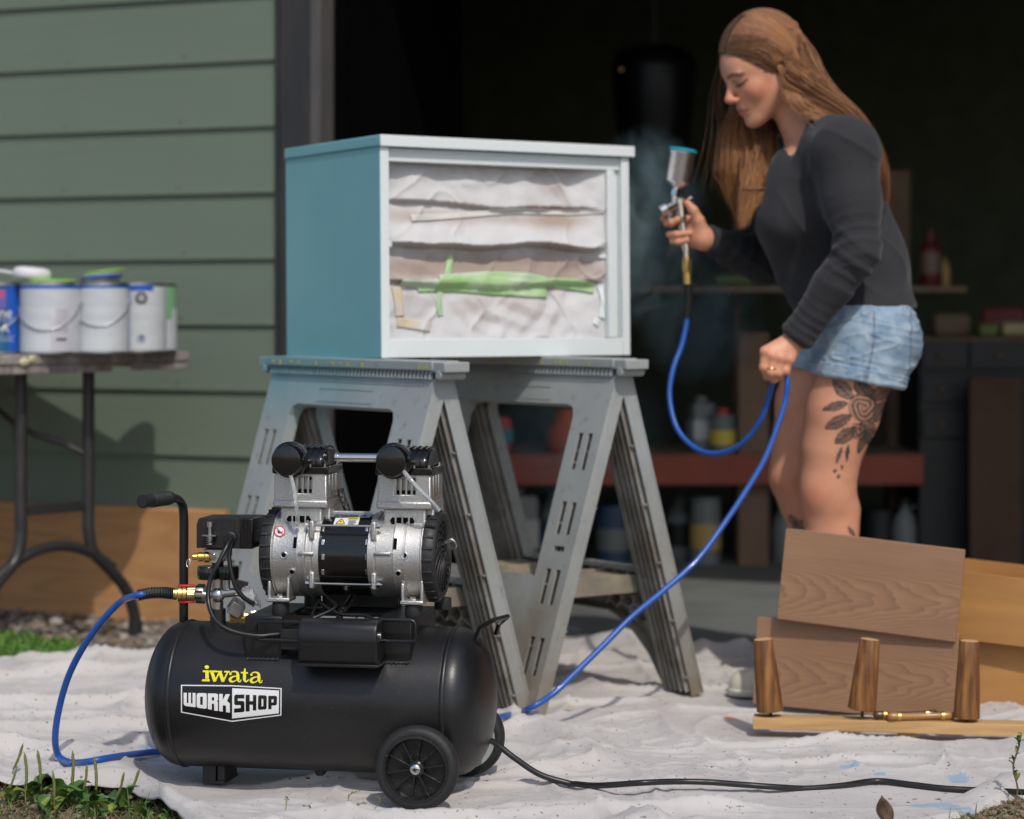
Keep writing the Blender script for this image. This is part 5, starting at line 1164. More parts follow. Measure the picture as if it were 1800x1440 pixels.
def thing_prof(name, cat_, label, px, pyb, D, prof, m, m2=None, group=None, sq=None, cap=None):
    b_ = at(px, pyb, D); r0 = empty(name, b_, random.uniform(-.5, .5), label, cat_, group)
    mb = MB()
    if sq: w_, d2, h_ = sq; mb.bb(-w_/2, w_/2, -d2/2, d2/2, 0, h_); obj('body', mb, m, r0, bev=min(w_, d2)*.15, seg=3)
    else: mb.lathe(prof, (0, 0, 0), (0, 0, 1), 24); obj('body', mb, m, r0, smooth=45)
    if m2 is not None:
        mb = MB()
        if sq: mb.bb(-w_/2-.001, w_/2+.001, -d2/2-.001, d2/2+.001, h_*.25, h_*.65)
        else:
            R_ = max(p[1] for p in prof); H_ = prof[-1][0]; mb.lathe([(H_*.22, R_*1.01), (H_*.6, R_*1.01)], (0, 0, 0), (0, 0, 1), 24)
        obj('label', mb, m2, r0)
    if cap is not None:
        mb = MB(); H_ = sq[2] if sq else prof[-1][0]; mb.cyl((0, 0, H_), (0, 0, H_+.022), .02, n=14); obj('cap', mb, cap, r0)
        mb = MB(); mb.tube(smooth_path([(.02, 0, H_*.97), (.045, 0, H_*.95), (.05, 0, H_*.75), (.035, 0, H_*.65)], 4), .007, 8); obj('handle', mb, m, r0)
    return r0
jugp = lambda r, h: [(0, r*.95), (.006, r), (h*.62, r), (h*.80, r*.75), (h*.93, r*.32), (h, r*.30)]
canp = lambda r, h: [(0, r), (h-.006, r), (h-.004, r+.003), (h, r+.002), (h, .01)]
W1 = flatmat('jug_white', (.16, .175, .17), .5); Y1 = flatmat('label_yel2', (.62, .48, .06)); R1 = flatmat('bin_red', (.5, .06, .04)); T1 = flatmat('bin_teal', (.02, .22, .24)); O1 = flatmat('bag_orange', (.50, .085, .025), .7); B1 = flatmat('jug_blue', (.03, .06, .11)); G1 = flatmat('bin_green', (.12, .15, .03)); K1 = flatmat('bin_black', (.009, .009, .009)); TN = flatmat('carton_tan', (.17, .12, .07), .8); GD1 = flatmat('can_gold', (.45, .30, .10), .4)
fz = wz(1000, 8.4)
for (nm, ct_, lb, px, D, prof, m, m2, sq, cap) in (
    ('plastic_jug', 'jug', 'white plastic jug on the floor under the rack, left of the sawhorse leg', 912, 8.35, None, W1, flatmat('lbl_a', (.35, .36, .34)), (.13, .10, .24), W1),
    ('plastic_jug', 'jug', 'blurred grey-white jug under the rack, second from the left', 975, 8.45, jugp(.06, .25), W1, B1, None, K1),
    ('paint_tin', 'tin', 'bluish tin under the rack, seen between the sawhorse legs', 1078, 8.40, canp(.055, .20), B1, W1, None, None),
    ('plastic_jug', 'jug', 'dim white jug with dark label on the floor right of the sawhorse', 1195, 8.5, jugp(.05, .22), W1, K1, None, K1),
    ('paint_tin', 'tin', 'gold and white tin under the rack, left of the wooden post', 1240, 8.38, canp(.052, .23), W1, GD1, None, None),
    ('plastic_jug', 'jug', 'small white jug on the floor just right of the wooden post', 1376, 8.45, jugp(.045, .19), W1, None, None, K1),
    ('paint_tin', 'tin', 'dark bucket under the rack between her legs and the post', 1545, 8.45, canp(.06, .18), K1, None, None, None),
    ('plastic_jug', 'jug', 'pale jug under the right end of the rack', 1590, 8.40, jugp(.045, .20), W1, None, None, K1)):
    o = at(px, 1000, D); r0 = thing_prof(nm, ct_, lb, px, 1000, D, prof, m, m2, sq=sq, cap=cap, group='containers under the garage rack'); r0.location.z = .012
sz_ = wz(798, 8.3)+.001
for (nm, ct_, lb, px, D, prof, m, m2, sq, cap) in (
    ('storage_bin', 'bin', 'small red bin on the rack shelf, left', 872, 8.45, None, R1, T1, (.09, .09, .12), None),
    ('tote_bag', 'bag', 'crumpled orange bag on the rack shelf, seen through the right sawhorse', 1003, 8.42, [(0, .075), (.02, .088), (.07, .082), (.11, .055), (.145, .05), (.15, .03)], O1, None, None, None),
    ('plastic_jug', 'jug', 'white jug on the rack shelf inside the loop of blue hose', 1232, 8.42, None, W1, flatmat('lbl_b', (.42, .44, .44)), (.075, .075, .17), W1),
    ('paint_tin', 'tin', 'yellow-labelled tin with red lid on the rack shelf inside the hose loop', 1270, 8.36, canp(.042, .13), W1, Y1, None, R1)):
    r0 = thing_prof(nm, ct_, lb, px, 800, D, prof, m, m2, sq=sq, cap=cap, group='goods on the rack shelf'); r0.location.z = sz_
r0 = thing_prof('storage_bin', 'bin', 'green and tan tray on the upper rack shelf behind her sleeve', 1290, 500, 8.5, None, G1, None, sq=(.14, .10, .04), group='goods on the rack shelf'); r0.location.z = wz(503, 8.3)+.001
r0 = thing_prof('storage_bin', 'bin', 'teal box on the upper rack shelf behind her elbow', 1350, 500, 8.5, None, T1, None, sq=(.06, .10, .06), group='goods on the rack shelf'); r0.location.z = wz(503, 8.3)+.001
bt_ = thing_prof('red_bottle', 'bottle', 'red bottle with orange and white label behind her hip, on the shelf', 1636, 525, 8.4, [(0, .036), (.004, .038), (.13, .038), (.142, .03), (.15, .014), (.195, .014)], flatmat('dim_red', (.13, .012, .010)), flatmat('lbl_c', (.17, .11, .07)), None); bt_.location.z = wz(503, 8.3)+.001
bt_ = thing_prof('amber_bottle', 'bottle', 'small amber bottle right of the red bottle in the dark', 1660, 525, 8.6, jugp(.022, .10), GD1, None, None); bt_.location.z = wz(503, 8.3)+.001
ext = MB(); rbox('shelf_board', 1640.5, 1700, 503, 514, 8.30, 8.9, m_shelf)
# dark drawer chest at the right with goods on top
CY_ = 8.35
ch_ = empty('drawer_chest', (wx(1740, CY_), CY_, .012), 0, 'black chest of drawers with round knobs at the right of the garage', 'chest')
x0, x1 = wx(1615, CY_)-wx(1740, CY_), wx(1960, CY_)-wx(1740, CY_); zt = wz(592, CY_)-.012
mb = MB(); mb.bb(x0, x1, 0, .5, 0, zt-.02); obj('carcass', mb, K1, ch_, bev=.004)
mb = MB(); mb.bb(x0-.01, x1+.01, -.01, .5, zt-.019, zt); obj('chest_top', mb, mat('chest_top_wood', (.12, .07, .04), .6), ch_, bev=.003)
for i, py in enumerate((625, 683, 745)):
    zc = wz(py, CY_)-.012
    for (pa_, pb_) in ((1620, 1700), (1704, 1820), (1824, 1950)):
        xa, xb = wx(pa_, CY_)-wx(1740, CY_), wx(pb_, CY_)-wx(1740, CY_)
        mb = MB(); mb.bb(xa, xb, -.014, -.0005, zc-.048, zc+.048); dr = obj('drawer_front', mb, K1, ch_, bev=.003)
        kx = {1620: 1653, 1704: 1753, 1824: 1880}[pa_]; mb = MB(); mb.sphere((wx(kx, CY_)-wx(1740, CY_), -.030, zc), .010, 12); obj('knob', mb, TN, dr)
mb = MB(); mb.bb(wx(1705, 8.2), wx(1796, 8.2), 8.20, 8.22, .012, wz(665, 8.2)); obj('brown_panel', mb, mat('brown_board', (.10, .05, .028), .8), None, label='dark brown board leaning on the black chest', category='board', bev=.003)
for (nm, lb, px, D, sq, m) in (('carton', 'tan carton on the black chest nearest her hip', 1668, 8.5, (.13, .12, .08), TN), ('storage_bin', 'yellow-green box on the black chest', 1733, 8.42, (.07, .10, .045), G1), ('carton', 'pale tan box at the right frame edge on the chest', 1790, 8.44, (.14, .10, .05), flatmat('tan2', (.42, .33, .16)))):
    r0 = thing_prof(nm, 'box', lb, px, 592, D, None, m, None, sq=sq, group='boxes on the black chest'); r0.location.z = wz(592, CY_)+.0005
r0 = thing_prof('storage_bin', 'box', 'dark red box standing behind the yellow-green box on the chest', 1765, 592, 8.58, None, flatmat('dkred', (.18, .03, .02)), None, sq=(.15, .08, .10), group='boxes on the black chest'); r0.location.z = wz(592, CY_)+.0005
# punching bag hanging in the dark
BD = 8.3; bx = wx(1150, BD)
bag = empty('punching_bag', (bx, BD, wz(300, BD)), 0, 'black glossy rounded bag hanging in the dark behind the spray gun', 'punching bag')
hb = wz(80, BD)-wz(300, BD)
mb = MB(); mb.lathe([(-.12, .03), (-.11, .08), (-.08, .102), (0, .108), (hb*.5, .135), (hb*.80, .146), (hb*.92, .135), (hb*.985, .09), (hb, .03)], (0, 0, 0), (0, 0, 1), 40); obj('bag_body', mb, mat('black_vinyl', (.003, .003, .0035), .4, spec=.25, bump=.2, bsc=10, bd=.01), bag, smooth=60)
mb = MB(); mb.cyl((0, 0, hb), (0, 0, 1.6), .008, n=8); obj('strap', mb, K1, bag)
for (gx_, gy_) in ((1092, 122), (1157, 115)):  # added beads that stand in for two glints on the bag
    p = at(gx_, gy_, BD-.13)-bag.location; mb = MB(); mb.sphere(p, .010, 12); obj('glint_bead', mb, m_brass, bag)
# ---------------------------------------------------------------- weeds, grass, dead leaf
def leafmat(name, a, b_, rough=.5): 
    t = NT(name); t.set(Base_Color=t.mix(t.noise(25, lo=.3, hi=.7), a, b_), Roughness=rough, Subsurface_Weight=0.0, Transmission_Weight=0); return t.m
m_leafs = [leafmat('weed_leaf_green', (.085, .19, .035), (.05, .12, .022)), leafmat('weed_leaf_dark', (.05, .13, .04), (.03, .08, .022)), leafmat('weed_leaf_yellow', (.22, .27, .05), (.12, .18, .035))]
m_stalk = leafmat('seed_stalk_green', (.19, .21, .06), (.13, .13, .04))
def leaf_mesh(name, L, W, curl, m):
    vs = []; n = 9
    for i in range(n):
        t = i/(n-1); w_ = W*math.sin(math.pi*min(1, t*.93+.05))**.8*(.25 if t < .12 else 1)*(1 if t < .97 else .2); z = L*.5*math.sin(t*1.8)*.55-curl*L*t*t; x = L*t*(1-.1*t)
        for s, dz in ((-1, .25), (-.5, .06), (0, 0), (.5, .06), (1, .22)): vs.append((x, s*w_/2+.001*math.sin(i*2+s), z+dz*w_+.0012*math.sin(i*1.7+s*3)))
    fs = [(i*5+k, i*5+k+1, i*5+k+6, i*5+k+5) for i in range(n-1) for k in range(4)]
    me = mesh_from(name, vs, fs, 180); me.materials.append(m); return me
leafM = [leaf_mesh('leaf', L, W, c_, m_leafs[k % 3]) for k, (L, W, c_) in enumerate(((.055, .024, .1), (.045, .020, .3), (.035, .017, .0), (.065, .022, .35), (.03, .015, .2), (.05, .026, .2)))]
def stalk_mesh():
    mb = MB(); P = smooth_path([(0, 0, 0), (.004, .002, .03), (.010, .004, .06), (.012, .006, .09)], 8); mb.tube(P, [.0012]*10+[.0026]*(len(P)-13)+[.0018, .0012, .0006], 7)
    for k in range(90):
        t = .40+.57*random.random(); i = int(t*(len(P)-1)); a = random.random()*6.28; p = P[i]+Vector((math.cos(a), math.sin(a), 0))*.0026; mb.sphere(p, .0011, 5)
    return mesh_from('seed_stalk', mb.v, mb.f, 60)
stalkM = stalk_mesh(); stalkM.materials.append(m_stalk)
def weed(px, py, D, n_leaf, n_st, label, s=1.0, st_tilt=.3, z=-.012):
    b_ = at(px, py, D); r0 = empty('weed', (b_.x, b_.y, z), 0, label, 'weed', 'weeds at the edge of the drop cloth')
    for k in range(n_leaf):
        o = obj('leaf', random.choice(leafM), None, r0); sc_ = s*random.uniform(.6, 1.15); o.scale = (sc_,)*3
        o.rotation_euler = (random.uniform(-.35, .35), random.uniform(-.95, .15), random.uniform(0, 6.28)); o.location = (random.uniform(-.015, .015)*s, random.uniform(-.015, .015)*s, random.uniform(0, .012))
    for k in range(n_st):
        o = obj('seed_stalk', stalkM, None, r0); o.scale = (random.uniform(.85, 1.15)*s,)*3; o.rotation_euler = (random.uniform(-st_tilt, st_tilt), random.uniform(-.45, .25), random.uniform(-.6, .6)); o.location = (random.uniform(-.02, .02), random.uniform(-.01, .01), 0)
    return r0
for (px, D, nl, ns, lb, s) in ((22, 4.44, 10, 1, 'small weed at the lower left corner', .8), (60, 4.46, 20, 2, 'broad-leaved weed with a tall seed stalk, left of the clump', 1.0), (112, 4.42, 22, 1, 'broad-leaved weed in front of the bent hose', 1.0), (155, 4.40, 20, 2, 'weed with two seed stalks under the hose bend', 1.0), (205, 4.36, 22, 2, 'weed with leaning seed stalk by the lifted cloth edge', 1.0), (250, 4.30, 14, 0, 'low yellowing weed right of the clump', .8), (300, 4.24, 10, 0, 'sparse weed at the bottom edge, under the tank', .7), (85, 4.34, 16, 1, 'dark green weed nearest the camera', .9), (178, 4.30, 14, 0, 'leafy weed at the bottom edge below the clump', .9), (30, 4.62, 0, 1, 'single thin seed stalk at the left', .9)):
    weed(px, 1400, D, int(nl*.75), ns, lb, s)
# small plant at the right edge
r0 = empty('seedling', (*at(1783, 1400, 4.42)[:2], .0), 0, 'thin green seedling with a red stem at the right edge', 'plant')
r0.location.z = -.01
mb = MB(); st_ = smooth_path([(0, 0, 0), (.006, 0, .03), (-.002, 0, .07), (.008, 0, .105), (.010, 0, .125)], 6); mb.tube(st_, .0017, 8); obj('stem', mb, leafmat('seedling_stem', (.22, .10, .04), (.12, .10, .03)), r0)
for k in range(16):
    o = obj('leaf', random.choice(leafM), None, r0); sc_ = random.uniform(.22, .42); o.scale = (sc_,)*3; p = st_[int(len(st_)*(.35+.6*k/16))]; o.location = p; o.rotation_euler = (random.uniform(-.3, .3), random.uniform(-1.1, -.2), random.uniform(0, 6.28))
# standing dead leaf in front, lower right
dl = empty('dead_leaf', gpt(1563, 1445, .0), 0, 'dry brown leaf standing up at the bottom edge of the cloth', 'leaf')
vs = []; n = 12
for i in range(n):
    t = i/(n-1); w_ = .034*math.sin(math.pi*(.08+.92*t)**.9)**.9*(1-t*.25)
    if t > .9: w_ *= (1-t)/.1*.8+.05
    for s in (-1, -.33, .33, 1): vs.append((s*w_/2-.014*t, .012*abs(s)*(1-t)+.006*math.sin(t*5), .052*t-.004))
fs = [(i*4+k, i*4+k+1, i*4+k+5, i*4+k+4) for i in range(n-1) for k in range(3)]
o = obj('leaf_blade', mesh_from('leaf_blade', vs, fs, 180), mat('dead_leaf', (.16, .095, .055), .8, col2=(.07, .045, .03), sc1=60, bump=.5, bsc=200), dl); s_ = o.modifiers.new('s', 'SOLIDIFY'); s_.thickness = .0006
# scattered bits: green leaf, dry leaf bits on the cloth
for (px, py, lb, m, sc_) in ((187, 1229, 'small fresh green leaf lying on the cloth left of the tank', m_leafs[0], .35), (992, 1246, 'small dry tan leaf at the sawhorse foot', mat('tan_leaf', (.55, .33, .12), .8), .5)):
    p = gpt(px, py, .002); o = obj('fallen_leaf', leaf_mesh('fallen_leaf', .055, .024, .1, m), None, label=lb, category='leaf'); o.location = p; o.scale = (sc_, sc_, sc_*.4); o.rotation_euler = (0, 0, .3)
# thin mixed blades and dry litter among the weeds and at the right corner
rs = random.Random(11); vs = []; fs = []; cs = []
for i in range(1500):
    if i % 3: px = rs.uniform(-20, 330); D = rs.uniform(4.12, 4.56-.0009*max(px-60, 0)); dry = rs.random() < .62
    else: px = rs.uniform(1640, 1830); D = rs.uniform(4.10, 4.18+.0018*(px-1640)); dry = rs.random() < .85
    x = (px-900)/FPX*D; h = rs.uniform(.008, .034)*(1 if rs.random() < .85 else 1.9); a = rs.uniform(0, 6.28); w_ = rs.uniform(.0006, .0016); lean = 1.6 if dry else .6; lx, ly = rs.gauss(0, lean)*h, rs.gauss(0, lean)*h; b_ = len(vs); ca, sa = math.cos(a)*w_, math.sin(a)*w_; hz = h*(.35 if dry else 1)
    vs += [(x-ca, D-sa, -.014), (x+ca, D+sa, -.014), (x+lx*.45+ca*.8, D+ly*.45+sa*.8, hz*.6-.008), (x+lx*.45-ca*.8, D+ly*.45-sa*.8, hz*.6-.008), (x+lx, D+ly, hz-.008)]; fs += [(b_, b_+1, b_+2, b_+3), (b_+3, b_+2, b_+4)]
    k = rs.uniform(.6, 1.3); c_ = (.26*k, .19*k, .10*k, 1) if dry else (.10*k, .17*k, .04*k, 1); cs += [c_]*5
me = mesh_from('grass', vs, fs, 0, False); color_attr(me, 'tint', cs); t_ = NT('thin_blades'); t_.set(Base_Color=t_.attr('tint').outputs['Color'], Roughness=.7); obj('grass', me, t_.m, kind='stuff')
# grass patch behind the cloth, left
rs = random.Random(5); vs = []; fs = []; cs = []
for i in range(3000):
    px = rs.uniform(-60, 150)*1.0; D = rs.uniform(6.12, 6.50)
    if px > 60 and rs.random() < (px-60)/100: continue
    x = (px-900)/FPX*D+rs.gauss(0, .01); h = rs.uniform(.012, .036)*(1.1 if px < 60 else .6); a = rs.uniform(0, 6.28); w_ = rs.uniform(.0015, .004); lx, ly = rs.gauss(0, .4)*h, rs.gauss(0, .4)*h; b_ = len(vs)
    ca, sa = math.cos(a)*w_, math.sin(a)*w_
    vs += [(x-ca, D-sa, -.015), (x+ca, D+sa, -.015), (x+lx*.4+ca, D+ly*.4+sa, h*.6), (x+lx*.4-ca, D+ly*.4-sa, h*.6), (x+lx, D+ly, h)]; fs += [(b_, b_+1, b_+2, b_+3), (b_+3, b_+2, b_+4)]
    k = rs.uniform(.6, 1.4); cs += [(.10*k, .22*k, .03*k, 1)]*5
me = mesh_from('grass', vs, fs, 0, False); color_attr(me, 'tint', cs); t_ = NT('grass'); t_.set(Base_Color=t_.attr('tint').outputs['Color'], Roughness=.6)
obj('grass', me, t_.m, kind='stuff')
# thin stray stems in front of the tank
rs = random.Random(9); 
for k, (px, h) in enumerate(((735, .0), (612, .06), (640, .04), (655, .05), (500, .05), (525, .035))):
    if h == 0: continue
    b_ = Vector(((px-900)/FPX*4.22, 4.22, -.005)); r0 = empty('dry_stem', b_, 0, 'thin dry weed stem poking up at the bottom, %s' % ('', 'left of the front wheel', 'nearest the front wheel', 'just left of the wheel, bent over', 'under the middle of the tank', 'short one beneath the tank')[k], 'stem', 'dry stems in front of the cloth')
    mb = MB(); P = smooth_path([(0, 0, 0), (rs.gauss(0, .003), 0, h*.5), (rs.gauss(.002, .006), 0, h*.9), (rs.gauss(.006, .008), 0, h)], 5); mb.tube(P, .0008, 6)
    for j in range(7): p = P[-1-j]; mb.sphere(p+Vector((rs.gauss(0, .002), 0, rs.gauss(0, .001))), .0016, 6)
    obj('stem', mb, m_stalk, r0)
# ---------------------------------------------------------------- the painter
YW = 5.67
def P(px, py, dy=0): p = at(px, py, YW+dy); return np.array(p)
class Field:
    def __init__(s, lo, hi, h):
        s.lo = np.array(lo, float); s.h = h; s.n = np.ceil((np.array(hi)-s.lo)/h).astype(int)+1
        s.F = np.full(tuple(s.n), .1, np.float32); s.ax = [(s.lo[i]+h*np.arange(s.n[i])).astype(np.float32) for i in range(3)]
    def region(s, lo, hi):
        a = np.maximum(np.floor((np.array(lo)-s.lo)/s.h).astype(int), 0); b = np.minimum(np.ceil((np.array(hi)-s.lo)/s.h).astype(int)+1, s.n)
        sl_ = tuple(slice(int(i), int(j)) for i, j in zip(a, b)); return sl_, [s.ax[0][sl_[0]][:, None, None], s.ax[1][sl_[1]][None, :, None], s.ax[2][sl_[2]][None, None, :]]
    def put(s, sl_, d, k, sub):
        A = s.F[sl_]
        if A.size == 0: return
        if sub: A = -A
        if k > 0:
            hh = np.clip(.5+.5*(A-d)/k, 0, 1); r = A*(1-hh)+d*hh-k*hh*(1-hh)
        else: r = np.minimum(A, d)
        s.F[sl_] = -r if sub else r
    def cap(s, a, b, ra, rb=None, k=.012, sub=False):
        rb = ra if rb is None else rb; a = np.asarray(a, float); b = np.asarray(b, float); m = max(ra, rb)+k+.012
        sl_, (x, y, z) = s.region(np.minimum(a, b)-m, np.maximum(a, b)+m); ab = b-a; L2 = max(float(ab@ab), 1e-12)
        px, py, pz = x-a[0], y-a[1], z-a[2]; t = np.clip((px*ab[0]+py*ab[1]+pz*ab[2])/L2, 0, 1)
        d = np.sqrt((px-t*ab[0])**2+(py-t*ab[1])**2+(pz-t*ab[2])**2)-(ra+(rb-ra)*t); s.put(sl_, d.astype(np.float32), k, sub); return s
    def chain(s, pts, k=.012):
        for (a, ra), (b, rb) in zip(pts[:-1], pts[1:]): s.cap(a, b, ra, rb, k)
    def ell(s, c, r, R=None, k=.015, sub=False):
        c = np.asarray(c, float); r = np.asarray(r, float); m = r.max()+k+.012; sl_, (x, y, z) = s.region(c-m, c+m); X = [x-c[0], y-c[1], z-c[2]]
        if R is not None: X = [X[0]*R[i][0]+X[1]*R[i][1]+X[2]*R[i][2] for i in range(3)]
        k0 = np.sqrt((X[0]/r[0])**2+(X[1]/r[1])**2+(X[2]/r[2])**2); k1 = np.sqrt((X[0]/r[0]**2)**2+(X[1]/r[1]**2)**2+(X[2]/r[2]**2)**2)+1e-9
        s.put(sl_, (k0*(k0-1)/k1).astype(np.float32), k, sub); return s
    def cut(s, p0, n, rad):
        "remove the half space on the side n points to, near p0"
        p0 = np.asarray(p0, float); n = np.asarray(n, float); n = n/np.linalg.norm(n); sl_, (x, y, z) = s.region(p0-rad, p0+rad)
        d = (x-p0[0])*n[0]+(y-p0[1])*n[1]+(z-p0[2])*n[2]; s.F[sl_] = np.maximum(s.F[sl_], np.broadcast_to(d, s.F[sl_].shape)); return s
    def mesh(s):
        F = s.F; ins = F < 0; n = F.shape; h = s.h
        c = np.zeros(tuple(k-1 for k in n), np.uint8)
        for i in (0, 1):
            for j in (0, 1):
                for k in (0, 1): c += ins[i:n[0]-1+i, j:n[1]-1+j, k:n[2]-1+k]
        act = np.argwhere((c > 0) & (c < 8)); idx = np.full(c.shape, -1, np.int64); idx[tuple(act.T)] = np.arange(len(act))
        acc = np.zeros((len(act), 3)); cnt = np.zeros(len(act))
        for e in [((i, j, 0), (i, j, 1)) for i in (0, 1) for j in (0, 1)]+[((i, 0, j), (i, 1, j)) for i in (0, 1) for j in (0, 1)]+[((0, i, j), (1, i, j)) for i in (0, 1) for j in (0, 1)]:
            A = act+e[0]; B = act+e[1]; fa = F[tuple(A.T)]; fb = F[tuple(B.T)]; m = (fa < 0) != (fb < 0); t = np.where(m, fa/(fa-fb+1e-12), 0)
            acc += np.where(m[:, None], np.array(e[0])+t[:, None]*(np.array(e[1])-np.array(e[0])), 0); cnt += m
        V = s.lo+(act+acc/cnt[:, None])*h; Q = []
        for ax in range(3):
            o1, o2 = [(1, 2), (2, 0), (0, 1)][ax]
            a = np.moveaxis(ins, ax, 0); d = a[1:] != a[:-1]; pos = np.argwhere(np.moveaxis(d, 0, ax)); 
            sh = np.array(c.shape); ok = (pos[:, o1] > 0) & (pos[:, o2] > 0) & (pos[:, o1] < sh[o1]) & (pos[:, o2] < sh[o2]); pos = pos[ok]
            s1 = ins[tuple(pos.T)]
            e1 = np.zeros(3, int); e1[o1] = 1; e2 = np.zeros(3, int); e2[o2] = 1
            q_ = np.stack([idx[tuple((pos-e1-e2).T)], idx[tuple((pos-e2).T)], idx[tuple(pos.T)], idx[tuple((pos-e1).T)]], 1)
            q_[~s1] = q_[~s1][:, ::-1]; Q.append(q_)
        return V, np.concatenate(Q)
def mk(name, V, Q, root, m, parent, tint=None):
    me = bpy.data.meshes.new(name); L = V-np.array(root)
    me.vertices.add(len(L)); me.vertices.foreach_set('co', L.astype(np.float32).ravel()); me.loops.add(Q.size); me.loops.foreach_set('vertex_index', Q.astype(np.int32).ravel())
    me.polygons.add(len(Q)); me.polygons.foreach_set('loop_start', np.arange(0, Q.size, 4, dtype=np.int32)); me.update(calc_edges=True); me.validate(); me.shade_smooth()
    if tint is not None: color_attr(me, 'tint', np.concatenate([tint, np.ones((len(tint), 1))], 1))
    return obj(name, me, m, parent)
# head frame
yw_, pt_ = math.radians(19), math.radians(25)
hf = np.array([-math.cos(yw_)*math.cos(pt_), -math.sin(yw_)*math.cos(pt_), -math.sin(pt_)]); hu = np.array([-math.cos(yw_)*math.sin(pt_), -math.sin(yw_)*math.sin(pt_), math.cos(pt_)]); hl_ = np.cross(hu, hf)
HC = P(1341, 118, 0); HRm = np.stack([hf, hl_, hu])
HS = .97
def h_(f, l, u): return HC+(hf*f+hl_*l+hu*u)*HS
def hr(*r): return np.array(r)*HS
B = Field((P(1135, 0, .1)[0]-.02, YW-.34, -.0), (P(1630, 0, -.1)[0], YW+.32, 1.62), .003)
# skull and face
B.ell(h_(-.012, 0, .032), hr(.098, .077, .092), HRm); B.ell(h_(.028, 0, -.030), hr(.068, .064, .085), HRm, .02); B.ell(h_(.05, 0, .025), hr(.050, .056, .050), HRm, .02)
for s in (-1, 1):
    B.cap(h_(-.005, s*.056, -.056), h_(.062, s*.020, -.100), .022*HS, .019*HS, .025)
    B.ell(h_(.060, s*.036, -.034), hr(.022, .022, .024), HRm, .02)
    B.ell(h_(.097, s*.031, -.006), hr(.016, .017, .011), HRm, .010, True)
    B.ell(h_(.079, s*.031, -.006), hr(.0145, .0150, .0125), HRm, .004)
    B.cap(h_(.091, s*.012, .014), h_(.083, s*.042, .013), .0065*HS, .006*HS, .012)
    B.ell(h_(.104, s*.0115, -.043), hr(.0095, .0075, .0065), HRm, .005)
B.cap(h_(.090, 0, .002), h_(.1155, 0, -.036), .0075*HS, .0098*HS, .010); B.cap(h_(.1155, 0, -.036), h_(.100, 0, -.046), .0088*HS, .006*HS, .006)
B.ell(h_(.077, 0, -.108), hr(.020, .024, .017), HRm, .018); B.ell(h_(.083, 0, -.070), hr(.017, .026, .022), HRm, .014)
B.cap(h_(.0945, -.014, -.0685), h_(.0945, .014, -.0685), .0052*HS, None, .005); B.cap(h_(.0935, -.013, -.0790), h_(.0935, .013, -.0790), .0062*HS, None, .005)
B.cap(h_(.104, -.020, -.0740), h_(.104, .020, -.0740), .0045*HS, None, .003, True)
NB = P(1440, 240, 0)
B.cap(h_(-.022, 0, -.040), P(1425, 225, 0), .056, .060, .02); B.cap(P(1425, 225, 0), P(1445, 300, 0), .060, .09, .03)
# torso under the clothes
B.ell(P(1448, 348, 0), (.100, .140, .150), None, .03); B.ell(P(1505, 480, 0), (.088, .120, .14), None, .03); B.ell(P(1515, 592, 0), (.115, .158, .11), None, .03)
for s, x in ((-1, 1478), (1, 1408)): B.cap(P(1440, 262, s*.05), P(x, 262, s*.150), .055, .046, .03)
B.cap(P(1400, 300, -.05), P(1375, 385, -.06), .055, .05, .03); B.cap(P(1400, 300, .05), P(1380, 385, .07), .055, .05, .03)
# arms
nS, nE, nW = P(1486, 268, -.165), P(1510, 440, -.235), P(1400, 594, -.185)
B.cap(nS, nE, .045, .036, .02); B.cap(nE, nW, .036, .025, .015)
fS, fE, fW = P(1405, 275, .165), P(1345, 462, .19), P(1240, 420, .085)
B.cap(fS, fE, .044, .036, .02); B.cap(fE, fW, .036, .0245, .015)
# legs
nleg = [(P(1518, 610, -.090), .095), (P(1480, 729, -.092), .0795), (P(1462, 790, -.094), .0655), (P(1456, 845, -.096), .0575), (P(1456, 880, -.094), .0545), (P(1460, 940, -.088), .0525), (P(1457, 1030, -.084), .044), (P(1453, 1130, -.080), .033)]
fleg = [(P(1468, 610, .085), .096), (P(1428, 710, .088), .083), (P(1412, 780, .090), .070), (P(1402, 832, .092), .0590), (P(1412, 880, .100), .0530), (P(1434, 940, .112), .0525), (P(1452, 1030, .135), .042), (P(1468, 1120, .150), .032)]
B.chain(nleg, .03); B.chain(fleg, .03)
B.ell(P(1436, 862, -.108), (.030, .036, .038), None, .03); B.ell(P(1380, 842, .080), (.030, .036, .038), None, .03)
B.cap(P(1434, 885, -.10), P(1432, 905, -.10), .022, .016, .02)
B.cap(P(1484, 900, -.088), P(1474, 985, -.085), .034, .026, .03); B.cap(P(1455, 900, .115), P(1470, 985, .13), .034, .026, .03)
B.cap(P(1453, 1130, -.08), P(1340, 1185, -.08), .033, .022, .02); B.cap(P(1468, 1120, .15), P(1365, 1160, .14), .032, .022, .02)
